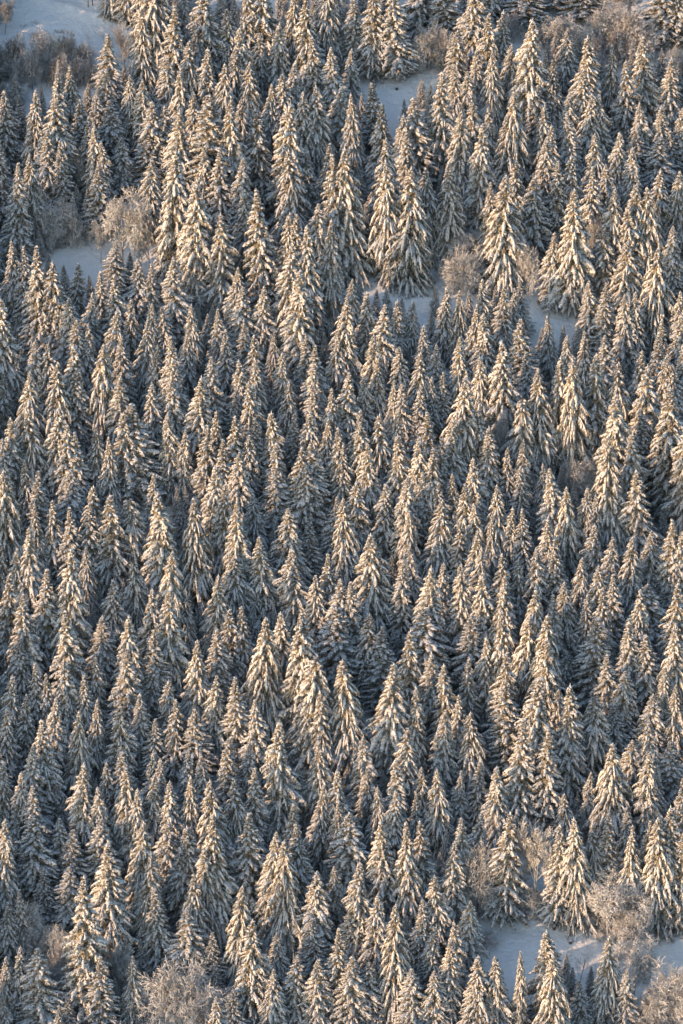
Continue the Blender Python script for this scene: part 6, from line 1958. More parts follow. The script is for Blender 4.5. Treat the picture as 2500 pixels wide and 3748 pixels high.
    (69.0, 238.1, 29.1, 12.1, 11, 120),
    (-97.3, 221.3, 30.7, 12.2, 3, 320),
    (-234.5, 121.1, 30.1, 11.8, 3, 327),
    (123.4, 119.8, 23.9, 8.3, 11, 48),
    (-107.4, 34.4, 27.6, 10.1, 3, 356),
    (107.4, 69.9, 25.1, 9.6, 6, 100),
    (-195.2, -157.9, 30.9, 12.7, 6, 70),
    (-153.1, -80.8, 31.6, 12.8, 6, 310),
    (-116.6, 191.2, 32.9, 12.3, 0, 231),
    (-174.5, 26.8, 36.4, 13.7, 12, 208),
    (-243.0, -84.5, 34.4, 11.9, 1, 133),
    (-203.5, -89.7, 31.2, 11.0, 6, 228),
    (-113.5, -22.5, 37.4, 14.4, 6, 11),
    (124.0, -11.4, 30.4, 12.7, 11, 218),
    (5.2, -203.1, 24.4, 9.1, 6, 101),
    (-205.7, 183.0, 28.5, 11.2, 5, 356),
    (-96.1, -191.0, 37.1, 15.6, 13, 294),
    (-152.4, -117.3, 33.5, 12.7, 3, 190),
    (-216.2, -95.4, 34.1, 13.5, 12, 21),
    (-77.3, 236.3, 32.9, 13.0, 11, 335),
    (-128.5, 130.7, 30.3, 12.9, 3, 180),
    (-11.7, -229.0, 30.3, 12.7, 3, 178),
    (-139.5, -16.9, 30.9, 11.7, 1, 310),
    (-147.5, 144.1, 35.6, 13.4, 3, 252),
    (-219.9, -157.6, 32.5, 13.2, 1, 67),
    (-140.9, -226.3, 30.9, 12.4, 6, 109),
    (-57.7, -217.7, 26.2, 10.7, 0, 295),
    (-217.6, -10.7, 34.9, 12.5, 2, 356),
    (92.8, -202.8, 31.8, 13.4, 1, 228),
    (-157.6, 213.6, 30.1, 12.6, 0, 181),
    (-207.4, -6.2, 35.0, 12.4, 1, 157),
    (-186.0, -131.8, 30.2, 12.1, 3, 156),
    (-179.6, -52.2, 30.5, 12.7, 5, 18),
    (-181.0, 178.5, 34.8, 12.2, 2, 285),
    (30.8, 224.4, 31.2, 13.0, 3, 126),
    (-114.3, -150.0, 30.7, 10.8, 11, 309),
    (41.8, -205.4, 24.3, 9.3, 11, 125),
    (-109.9, -135.5, 27.5, 11.2, 6, 195),
    (-123.4, -104.9, 27.3, 9.7, 2, 37),
    (113.6, -99.6, 30.3, 13.0, 3, 212),
    (-197.0, -180.0, 30.9, 13.2, 11, 120),
    (97.9, -121.6, 25.0, 9.1, 3, 344),
    (-240.5, 17.2, 30.5, 10.6, 3, 354),
    (114.8, -168.2, 24.8, 9.4, 11, 266),
    (-160.2, 132.2, 32.1, 12.2, 5, 174),
    (-200.8, 210.3, 34.4, 12.6, 13, 352),
    (-239.3, -58.9, 29.0, 11.1, 5, 210),
    (-194.4, -166.6, 30.7, 13.0, 13, 160),
    (-217.8, 154.2, 37.7, 13.1, 12, 90),
    (-104.5, -164.3, 33.9, 12.7, 5, 113),
    (-142.2, 64.3, 29.0, 10.8, 11, 225),
    (-125.4, -179.9, 34.3, 12.6, 6, 171),
    (-221.4, 197.9, 31.4, 12.1, 6, 25),
    (-222.7, 146.6, 36.4, 14.5, 13, 89),
    (-146.6, -52.8, 32.4, 13.5, 5, 196),
    (-103.0, -84.3, 37.5, 15.6, 1, 188),
    (5.0, 224.5, 32.4, 13.6, 11, 225),
    (112.7, -199.8, 26.5, 9.5, 1, 258),
    (-127.1, 239.4, 27.0, 10.2, 12, 355),
    (-125.0, 191.3, 38.0, 14.9, 3, 352),
    (-200.2, 67.1, 30.3, 11.0, 2, 358),
    (-193.0, 104.2, 32.7, 12.2, 11, 338),
    (-134.4, -72.1, 32.0, 11.9, 6, 95),
    (-204.4, -13.6, 33.5, 14.5, 12, 24),
    (-178.7, -190.7, 31.1, 12.0, 0, 84),
    (-13.5, -203.6, 26.5, 9.2, 0, 120),
    (127.9, 59.0, 27.4, 10.6, 3, 263),
    (-116.6, -110.3, 36.4, 14.0, 13, 316),
    (118.8, -26.2, 22.1, 7.9, 13, 218),
    (-106.1, 238.9, 33.8, 13.3, 2, 108),
    (-192.6, 71.2, 32.3, 11.2, 0, 71),
    (-97.7, -108.0, 28.1, 9.8, 0, 229),
    (111.4, -107.9, 30.0, 11.6, 11, 180),
    (-240.8, -31.4, 35.5, 14.7, 1, 46),
    (-206.4, -25.5, 28.4, 9.9, 11, 164),
    (45.3, -228.2, 27.7, 10.9, 12, 243),
    (-163.5, -161.0, 28.1, 11.1, 12, 241),
    (-230.9, -95.1, 32.3, 11.5, 0, 165),
    (-139.9, 222.5, 37.0, 14.4, 0, 285),
    (-209.9, -52.3, 37.7, 15.8, 6, 323),
    (117.3, 143.3, 29.6, 11.5, 2, 47),
    (37.3, -219.0, 32.4, 11.4, 0, 207),
    (1.8, -230.2, 27.5, 10.0, 12, 201),
    (-210.7, 2.3, 29.8, 11.1, 0, 44),
    (97.0, 239.1, 27.9, 10.1, 1, 266),
    (-232.4, -215.8, 32.2, 11.6, 5, 99),
    (-108.5, 84.4, 36.0, 15.2, 11, 22),
    (-177.1, 88.7, 36.6, 13.8, 13, 2),
    (129.5, -1.0, 26.5, 10.1, 6, 228),
    (128.3, -23.6, 30.6, 12.5, 5, 343),
    (-188.9, -61.7, 32.4, 13.8, 1, 347),
    (54.5, -233.3, 30.0, 12.4, 12, 173),
    (114.3, 189.6, 26.2, 9.5, 5, 152),
    (-222.8, 239.1, 31.0, 12.6, 1, 234),
    (-229.9, 193.4, 36.0, 14.0, 1, 22),
    (-9.5, 219.2, 28.5, 11.1, 0, 73),
    (-220.5, 128.1, 34.8, 13.8, 12, 255),
    (-201.2, 22.8, 28.4, 11.0, 12, 277),
    (36.4, -234.2, 24.0, 9.5, 5, 353),
    (-237.9, -77.6, 30.8, 11.4, 2, 21),
    (-173.2, 181.8, 33.1, 11.5, 11, 189),
    (-211.1, -215.2, 30.4, 12.6, 1, 231),
    (-47.8, 229.8, 32.4, 11.4, 6, 154),
    (56.5, 235.2, 31.6, 11.6, 5, 345),
    (-229.3, 229.6, 32.8, 12.3, 6, 65),
    (-67.8, -233.2, 33.0, 12.3, 1, 95),
    (-146.9, 216.6, 28.3, 11.1, 0, 312),
    (-197.8, 136.2, 37.9, 13.7, 3, 228),
    (-202.3, -49.2, 28.9, 10.2, 2, 42),
    (-151.8, 0.8, 28.3, 11.0, 12, 125),
    (-120.9, 156.9, 30.8, 10.7, 6, 210),
    (-112.3, 159.8, 37.1, 13.8, 12, 301),
    (-223.7, -149.3, 34.3, 12.7, 3, 259),
    (-124.0, -170.1, 29.7, 11.3, 1, 101),
    (121.3, 207.7, 28.2, 10.5, 2, 132),
    (-152.7, 237.9, 27.5, 10.2, 0, 158),
    (-212.2, -154.6, 33.6, 12.7, 12, 207),
    (-204.6, -33.5, 38.0, 15.6, 13, 300),
    (-107.4, -145.1, 35.5, 13.4, 2, 201),
    (-244.9, 199.7, 33.9, 13.5, 6, 17),
    (-234.9, -229.8, 30.4, 12.5, 2, 322),
    (116.2, 112.2, 28.8, 11.2, 3, 149),
    (127.2, -137.8, 29.3, 12.4, 0, 36),
    (-234.7, -112.1, 32.3, 11.4, 0, 186),
    (24.6, -229.8, 30.4, 12.9, 0, 135),
    (-161.9, 52.8, 35.8, 14.7, 2, 188),
    (-84.4, -222.3, 32.0, 11.4, 13, 199),
    (-217.3, -44.8, 35.3, 14.3, 6, 47),
    (-101.2, -72.2, 27.4, 10.1, 3, 22),
    (-148.7, 53.3, 37.1, 15.7, 11, 79),
    (-142.6, 195.3, 29.6, 10.3, 2, 245),
    (-233.5, 238.6, 36.9, 14.0, 5, 124),
    (-120.2, -85.5, 33.2, 11.7, 0, 155),
    (-118.5, -141.8, 30.0, 11.0, 5, 12),
    (-112.2, -82.9, 31.2, 11.8, 13, 134),
    (-184.9, -198.8, 33.7, 13.8, 12, 94),
    (82.2, 230.5, 25.7, 10.0, 6, 108),
    (-13.6, 226.2, 27.5, 10.7, 11, 314),
    (-159.4, 194.2, 31.7, 11.0, 6, 3),
    (-124.2, 42.2, 30.9, 11.8, 2, 188),
    (-152.6, 83.0, 28.9, 10.7, 1, 325),
    (124.7, 93.0, 29.1, 11.5, 11, 321),
    (-244.9, -65.1, 28.6, 10.6, 3, 304),
    (-102.9, -218.6, 36.4, 14.1, 11, 346),
    (-186.4, -71.0, 37.7, 14.8, 5, 269),
    (90.7, -195.1, 22.5, 9.0, 12, 334),
    (-209.0, 123.8, 33.0, 12.5, 6, 224),
    (-181.2, -3.4, 36.4, 15.8, 13, 299),
    (-122.8, -230.3, 27.1, 10.4, 12, 284),
    (-220.9, -176.2, 38.0, 14.6, 5, 69),
    (-116.1, 118.6, 36.2, 14.8, 2, 238),
    (-216.5, 70.5, 30.5, 12.0, 1, 72),
    (-21.3, -228.1, 27.5, 11.9, 6, 305),
    (-223.8, 44.3, 36.6, 14.3, 1, 96),
    (8.4, 233.3, 28.1, 10.3, 6, 179),
    (-38.7, 225.1, 32.1, 11.8, 11, 0),
    (-77.7, -234.8, 32.6, 13.2, 3, 46),
    (-70.8, 229.4, 32.9, 12.5, 13, 186),
    (86.4, -230.6, 22.9, 8.7, 2, 312),
    (129.1, 131.4, 26.1, 10.1, 1, 272),
    (-131.4, 158.2, 32.0, 11.8, 1, 288),
    (-198.6, 126.9, 34.7, 14.5, 11, 80),
    (-137.2, -158.3, 37.3, 15.7, 11, 15),
    (-209.2, 100.0, 30.1, 10.6, 12, 334),
    (52.0, -205.9, 26.8, 11.6, 5, 88),
    (-140.2, -168.8, 31.7, 13.3, 13, 174),
    (-215.5, 138.0, 36.3, 14.7, 11, 81),
    (-188.1, -172.1, 36.1, 13.1, 11, 169),
    (-198.2, -120.3, 38.0, 13.7, 11, 287),
    (-161.9, -175.1, 35.9, 12.9, 12, 131),
    (-245.0, -4.7, 37.4, 13.8, 1, 192),
    (106.6, -55.0, 28.3, 12.2, 6, 147),
    (124.5, 196.5, 31.6, 13.2, 11, 96),
    (-204.2, -197.5, 28.9, 11.6, 2, 4),
    (-121.8, -132.2, 29.9, 12.1, 5, 326),
    (-232.2, -141.9, 32.6, 12.3, 3, 55),
    (121.9, -65.5, 26.3, 10.3, 2, 308),
    (124.7, 19.3, 29.1, 12.6, 12, 130),
    (127.7, -42.6, 25.6, 9.8, 0, 242),
    (111.7, 181.8, 24.1, 8.7, 11, 274),
    (-137.9, -97.3, 31.9, 13.7, 11, 37),
    (99.7, 230.1, 32.7, 11.3, 5, 233),
    (-231.7, 88.9, 34.5, 12.4, 11, 55),
    (-70.7, -206.7, 28.7, 10.5, 1, 279),
    (-110.4, -33.0, 31.3, 11.8, 1, 333),
    (-188.5, 167.6, 31.1, 12.1, 5, 192),
    (-115.0, 12.2, 36.9, 13.1, 11, 180),
    (-171.5, 14.2, 29.2, 11.5, 6, 17),
    (-109.0, -193.4, 33.8, 12.9, 13, 83),
    (77.4, -214.4, 31.5, 11.6, 1, 5),
    (-224.6, -5.9, 33.2, 11.7, 13, 276),
    (-177.0, -148.8, 36.3, 15.7, 11, 57),
    (94.7, -180.7, 24.1, 10.2, 6, 79),
    (-207.3, -130.7, 31.5, 13.4, 6, 266),
    (-215.4, 180.2, 35.0, 14.3, 0, 76),
    (-199.0, -109.0, 36.5, 12.7, 0, 277),
    (-108.7, 64.5, 30.5, 13.0, 6, 334),
    (-164.0, -98.1, 32.5, 12.8, 2, 313),
    (-232.0, 134.6, 33.7, 13.2, 5, 70),
    (-163.5, 18.6, 30.1, 13.0, 13, 265),
    (-171.7, -27.1, 31.5, 13.2, 6, 128),
    (110.6, -13.6, 27.6, 11.2, 6, 295),
    (-149.1, -193.7, 31.9, 12.3, 6, 281),
    (-211.7, 78.4, 36.3, 14.1, 6, 316),
    (-228.7, -125.6, 33.3, 12.3, 11, 80),
    (-199.7, 231.3, 34.2, 14.2, 6, 69),
    (-133.9, 169.2, 34.6, 12.8, 6, 110),
    (-205.2, -68.5, 35.3, 15.3, 1, 39),
    (-108.0, -48.9, 30.9, 11.5, 12, 141),
    (29.6, -205.9, 23.4, 9.6, 1, 102),
    (-243.5, -234.5, 37.5, 13.9, 5, 231),
    (-165.0, 151.5, 28.1, 10.8, 6, 189),
    (-107.2, -104.3, 32.5, 11.3, 6, 216),
    (-129.4, -92.0, 30.6, 10.8, 12, 198),
    (-112.9, 201.2, 28.0, 10.2, 11, 120),
    (-215.9, -234.7, 30.1, 11.1, 2, 174),
    (-180.7, 136.2, 30.9, 11.0, 5, 81),
    (120.4, -223.9, 29.9, 11.7, 1, 238),
    (-149.1, 72.0, 29.2, 12.3, 6, 311),
    (-220.0, 6.9, 28.8, 10.4, 6, 328),
    (105.4, -115.0, 27.9, 10.4, 2, 20),
    (-38.2, -212.4, 24.8, 9.6, 1, 264),
    (121.7, -215.5, 24.3, 10.1, 12, 236),
    (-154.6, 60.0, 30.7, 11.1, 6, 113),
    (-156.1, 104.5, 28.5, 11.9, 3, 214),
    (-241.2, -140.3, 29.1, 10.2, 5, 237),
    (-172.1, -71.1, 31.7, 11.4, 12, 348),
    (-140.7, -0.4, 36.1, 13.5, 6, 333),
    (-212.1, -145.0, 31.7, 11.7, 2, 171),
    (90.6, -222.1, 24.7, 9.2, 3, 275),
    (-241.4, -42.3, 32.8, 13.2, 12, 56),
    (-194.0, 181.8, 36.2, 12.7, 3, 263),
    (-161.2, -233.7, 33.4, 13.3, 6, 117),
    (-145.6, 155.3, 34.6, 14.5, 6, 328),
    (-227.0, 158.2, 28.0, 11.9, 12, 286),
    (-243.3, -14.8, 36.3, 12.8, 6, 278),
    (-147.0, 113.3, 33.2, 12.9, 13, 146),
    (-232.5, 48.7, 27.3, 11.9, 6, 141),
    (-243.6, 152.9, 37.5, 15.9, 0, 170),
    (-122.9, -221.9, 35.4, 14.3, 11, 60),
    (129.6, 237.7, 28.5, 11.1, 2, 175),
    (-52.6, 237.9, 31.1, 12.0, 6, 104),
    (-163.5, 160.3, 27.9, 10.6, 1, 343),
    (-157.0, 42.4, 36.4, 14.4, 13, 76),
    (-141.1, 96.8, 33.3, 14.4, 2, 79),
    (-138.2, -79.3, 30.9, 10.7, 13, 70),
    (-175.2, 199.2, 30.1, 11.2, 12, 88),
    (-176.6, 126.6, 30.1, 13.0, 11, 104),
    (-213.0, 196.2, 33.7, 13.0, 0, 210),
    (-22.8, 225.8, 24.3, 9.1, 0, 4),
    (-161.4, 180.4, 35.5, 15.4, 11, 9),
    (106.7, -24.3, 28.1, 10.1, 2, 104),
    (-203.2, -57.6, 34.2, 12.7, 0, 267),
    (-114.2, 46.1, 36.7, 13.9, 6, 266),
    (-110.1, 2.8, 28.5, 10.4, 12, 248),
    (-223.8, -35.2, 31.6, 12.9, 6, 154),
    (-173.5, 142.3, 33.9, 13.3, 12, 31),
    (97.6, -95.7, 28.8, 10.7, 11, 17),
    (-179.4, 70.8, 37.0, 14.1, 11, 60),
    (-185.5, 65.2, 36.1, 14.5, 0, 336),
    (-118.2, 68.9, 33.7, 12.6, 13, 286),
    (-207.4, -189.3, 29.0, 10.3, 0, 160),
    (-184.6, 107.9, 31.0, 10.9, 12, 259),
    (-119.2, 238.0, 33.1, 12.7, 13, 323),
    (109.8, 80.1, 32.8, 12.0, 11, 171),
    (-216.5, -222.2, 33.5, 13.8, 5, 185),
    (-149.6, -16.6, 33.7, 12.1, 3, 254),
    (-242.8, 239.2, 36.6, 14.0, 0, 125),
    (-135.8, 118.1, 30.0, 12.3, 3, 182),
    (-215.8, -134.2, 28.8, 10.5, 0, 46),
    (-173.2, -220.7, 37.1, 13.1, 5, 76),
    (-244.6, 111.4, 33.1, 12.0, 5, 74),
    (-65.7, -214.2, 25.5, 9.6, 1, 193),
    (-203.0, 106.0, 28.2, 11.3, 12, 236),
    (-178.4, -128.9, 31.6, 11.5, 5, 194),
    (-117.3, -52.0, 31.2, 11.5, 13, 50),
    (-241.3, 169.5, 27.6, 10.9, 0, 56),
    (102.2, -233.0, 29.8, 11.4, 2, 329),
    (-188.9, -107.6, 35.3, 15.3, 6, 22),
    (-88.9, 227.6, 27.5, 9.5, 12, 126),
    (-243.4, 161.2, 35.3, 12.3, 11, 60),
    (-213.9, 162.2, 27.5, 11.6, 11, 351),
    (118.0, 58.6, 30.0, 11.3, 0, 327),
    (-123.7, -114.9, 33.8, 11.9, 3, 305),
    (-198.9, 0.7, 29.7, 11.7, 0, 163),
    (-243.7, -201.8, 29.9, 10.7, 6, 343),
    (-147.5, -126.2, 27.7, 10.6, 5, 184),
    (-131.9, 82.6, 33.7, 12.6, 3, 167),
    (-175.6, 207.5, 33.0, 11.5, 12, 149),
    (-243.7, -152.4, 29.2, 11.3, 1, 2),
    (-195.5, -54.3, 29.2, 10.7, 3, 207),
    (127.5, 102.1, 29.7, 10.5, 2, 184),
    (121.6, -185.6, 25.1, 10.2, 0, 94),
    (-108.8, -113.5, 36.2, 12.6, 1, 74),
    (-234.6, 73.2, 35.0, 14.1, 1, 189),
    (110.4, 128.0, 30.1, 11.3, 6, 285),
    (-116.1, -98.0, 31.4, 11.7, 5, 115),
    (-176.9, -203.1, 35.5, 13.7, 5, 356),
    (-132.3, -63.3, 31.5, 13.2, 0, 191),
    (-231.7, 12.6, 29.3, 11.7, 6, 29),
    (-100.5, -98.8, 33.3, 12.1, 11, 133),
    (-104.7, -26.4, 27.2, 9.5, 2, 161),
    (-220.2, 99.6, 29.9, 10.8, 2, 77),
    (-199.1, -22.0, 28.5, 9.9, 2, 246),
    (-196.9, 97.0, 34.5, 14.9, 11, 126),
    (113.0, 34.3, 28.2, 10.2, 0, 340),
    (-137.3, -55.5, 31.4, 12.7, 11, 45),
    (15.2, -202.4, 24.0, 9.0, 1, 326),
    (124.0, 137.7, 25.3, 8.9, 2, 104),
    (-129.8, -192.2, 36.8, 14.5, 11, 115),
    (60.6, -202.4, 23.6, 8.9, 6, 167),
    (-211.1, 173.1, 29.6, 10.8, 1, 170),
    (-46.9, 220.3, 30.6, 12.8, 11, 308),
    (-243.1, -168.5, 36.8, 14.7, 2, 287),
    (-222.5, -216.9, 36.5, 12.7, 2, 206),
    (-126.6, -125.2, 35.6, 15.4, 3, 41),
    (-165.7, 126.3, 35.4, 14.9, 1, 353),
    (-223.2, -51.8, 36.5, 13.8, 3, 205),
    (-200.8, 51.5, 31.7, 12.7, 13, 6),
    (126.6, 145.9, 29.3, 10.7, 3, 159),
    (-229.1, 185.4, 34.4, 13.0, 2, 315),
    (-166.9, -18.1, 33.1, 11.5, 13, 235),
    (128.7, -33.2, 29.2, 12.0, 6, 43),
    (-96.9, -118.1, 29.4, 10.5, 12, 73),
    (17.3, -225.9, 25.8, 10.7, 3, 97),
    (-157.1, 112.6, 31.6, 12.8, 5, 73),
    (-243.1, 78.0, 37.9, 13.8, 2, 355),
    (-175.9, -109.4, 33.8, 12.1, 1, 162),
    (-96.9, -225.2, 35.3, 15.0, 5, 161),
    (-92.4, 239.7, 30.9, 12.1, 5, 117),
    (-190.7, 40.3, 27.7, 10.0, 0, 281),
    (-142.7, -234.8, 34.9, 14.1, 6, 242),
    (-193.8, -144.2, 32.9, 11.4, 2, 46),
    (-152.2, -201.2, 37.4, 14.1, 0, 12),
    (-138.1, 186.2, 36.1, 14.8, 2, 247),
    (-244.1, -131.7, 30.1, 10.7, 11, 113),
    (-168.8, 85.6, 34.8, 12.4, 11, 325),
    (-17.4, -211.5, 22.9, 9.4, 2, 284),
    (-149.1, 135.3, 30.9, 10.7, 6, 246),
    (-114.3, 23.2, 33.9, 13.6, 5, 49),
]

def forest_mass(rows):
    keep = [[bpy.data.objects.new('spruce_piece', me) for me in pr] for pr in PROTO]
    pm = bpy.data.meshes.new('forest_points')
    pm.from_pydata([(r[0], r[1], gz(r[0], r[1])) for r in rows], [], [])
    a = pm.attributes.new('variant', 'INT', 'POINT'); a.data.foreach_set('value', [r[4] for r in rows])
    a = pm.attributes.new('size', 'FLOAT_VECTOR', 'POINT')
    a.data.foreach_set('vector', [q for r in rows for q in (r[3]/(2*TR), r[3]/(2*TR), r[2]/TH)])
    a = pm.attributes.new('turn', 'FLOAT_VECTOR', 'POINT')
    a.data.foreach_set('vector', [q for r in rows for q in (0.042*math.sin(r[5]*1.7), 0.042*math.sin(r[5]*2.9+1), math.radians(r[5]))])
    o = bpy.data.objects.new('spruce_forest', pm)
    col.objects.link(o)
    ng = bpy.data.node_groups.new('forest', 'GeometryNodeTree')
    ng.interface.new_socket('Geometry', in_out='INPUT', socket_type='NodeSocketGeometry')
    ng.interface.new_socket('Geometry', in_out='OUTPUT', socket_type='NodeSocketGeometry')
    N = ng.nodes
    gi, go = N.new('NodeGroupInput'), N.new('NodeGroupOutput')
    join = N.new('GeometryNodeJoinGeometry')
    prev = gi.outputs[0]
    def attr(nm, ty):
        n = N.new('GeometryNodeInputNamedAttribute'); n.data_type = ty; n.inputs['Name'].default_value = nm
        return n.outputs['Attribute']
    var, size, turn = attr('variant', 'INT'), attr('size', 'FLOAT_VECTOR'), attr('turn', 'FLOAT_VECTOR')
    for k, obs in enumerate(keep):
        whole = N.new('GeometryNodeJoinGeometry')
        for ob in obs:
            oi = N.new('GeometryNodeObjectInfo'); oi.inputs['Object'].default_value = ob
            oi.inputs['As Instance'].default_value = True
            ng.links.new(oi.outputs['Geometry'], whole.inputs[0])
        cmp_ = N.new('FunctionNodeCompare'); cmp_.data_type = 'INT'; cmp_.operation = 'EQUAL'
        ints = [s for s in cmp_.inputs if s.type == 'INT']
        ng.links.new(var, ints[0]); ints[1].default_value = k
        ip = N.new('GeometryNodeInstanceOnPoints')
        ng.links.new(gi.outputs[0], ip.inputs['Points'])
        ng.links.new(cmp_.outputs[0], ip.inputs['Selection'])
        ng.links.new(whole.outputs[0], ip.inputs['Instance'])
        e2r = N.new('FunctionNodeEulerToRotation')
        ng.links.new(turn, e2r.inputs[0])
        ng.links.new(e2r.outputs[0], ip.inputs['Rotation'])
        ng.links.new(size, ip.inputs['Scale'])
        ng.links.new(ip.outputs[0], join.inputs[0])
    ng.links.new(join.outputs[0], go.inputs[0])
    md = o.modifiers.new('forest', 'NODES'); md.node_group = ng
    tag(o, 'dense mass of snow-laden spruces filling the forest between the single trees, with unseen ones added at left for shade', 'forest', kind='stuff')
forest_mass(MASS + MARGIN)

# ------------------------------------------------------------------ bare broadleaf trees and bushes (10 m tall, 7 m wide)
def make_bare(seed, kind, mat):
    rnd = random.Random(seed)
    wood, twig = Geo(), Geo()
    HT = 10.0
    def grow(p, d, length, r, level, maxlev):
        n = 3 if level <= 2 else (2 if level < maxlev else 1)
        pts = [p]; dd = d.copy()
        for i in range(n):
            dd = dd + np.array([rnd.gauss(0, 0.13), rnd.gauss(0, 0.13), rnd.gauss(0.02, 0.08)])
            if kind == 'p': dd[2] += 0.12
            dd /= np.linalg.norm(dd)
            pts.append(pts[-1] + dd*length/n)
        rad = np.linspace(r, r*0.6, n+1)
        if level <= 2:
            tube(wood, pts, rad, 5 if level == 0 else 4)
        else:
            tube(twig, pts, rad, 3)
        if level >= maxlev: return
        nc = {0: 7, 1: 6, 2: 6, 3: 5, 4: 4}[level]
        if kind == 'y': nc = {0: 8, 1: 5, 2: 4, 3: 3}[level]
        if kind == 'p': nc = {0: 16, 1: 6, 2: 5, 3: 4}[level]
        for k in range(nc):
            u = rnd.uniform(0.28 if level else (0.15 if kind in 'py' else 0.4), 1.0)
            i = min(n-1, int(u*n)); c = pts[i] + (pts[i+1]-pts[i])*(u*n-i)
            az = rnd.uniform(0, 6.28)
            sp = math.radians(rnd.uniform(22, 62) if kind != 'p' else rnd.uniform(14, 32))
            a = np.cross(dd, (0.31, 0.17, 0.93)); a /= np.linalg.norm(a)+1e-9
            b = np.cross(dd, a)
            nd = dd*math.cos(sp) + (a*math.cos(az)+b*math.sin(az))*math.sin(sp)
            if level >= 2: nd[2] -= rnd.uniform(0, 0.25)      # snow weighs the outer twigs down
            nd /= np.linalg.norm(nd)
            grow(c, nd, length*rnd.uniform(0.48, 0.74)*(0.55 if kind == 'p' and level == 0 else 1), max(r*0.5, 0.028), level+1, maxlev)
    if kind == 't':
        grow(np.array([0, 0, -0.3]), np.array([0, 0, 1.0]), 5.2, 0.20, 0, 5)
    elif kind == 's':
        for k in range(7):
            az = rnd.uniform(0, 6.28); sp = rnd.uniform(0.1, 0.55)
            grow(np.array([rnd.uniform(-.9, .9), rnd.uniform(-.9, .9), -0.3]), np.array([math.cos(az)*sp, math.sin(az)*sp, 1.0]), 3.9, 0.09, 1, 5)
    elif kind == 'p':
        grow(np.array([0, 0, -0.3]), np.array([0, 0, 1.0]), 9.5, 0.16, 0, 3)
    else:
        grow(np.array([0, 0, -0.3]), np.array([0, 0, 1.0]), 6.5, 0.10, 0, 3)
    w, t = wood.mesh('bare_wood', [mat], True) if wood.n else None, twig.mesh('bare_twigs', [mat])
    pts = np.concatenate(wood.v+twig.v) if wood.n else np.concatenate(twig.v)
    return w, t, float(np.percentile(pts[:, 2], 99.7)), float(np.percentile(np.abs(pts[:, :2]), 98))*2

BARE = {}
for kind, sd in (('t', (1, 2)), ('s', (3, 4, 5)), ('p', (6,)), ('y', (7, 8))):
    BARE[kind] = [make_bare(s_, kind, M_FROST) for s_ in sd]

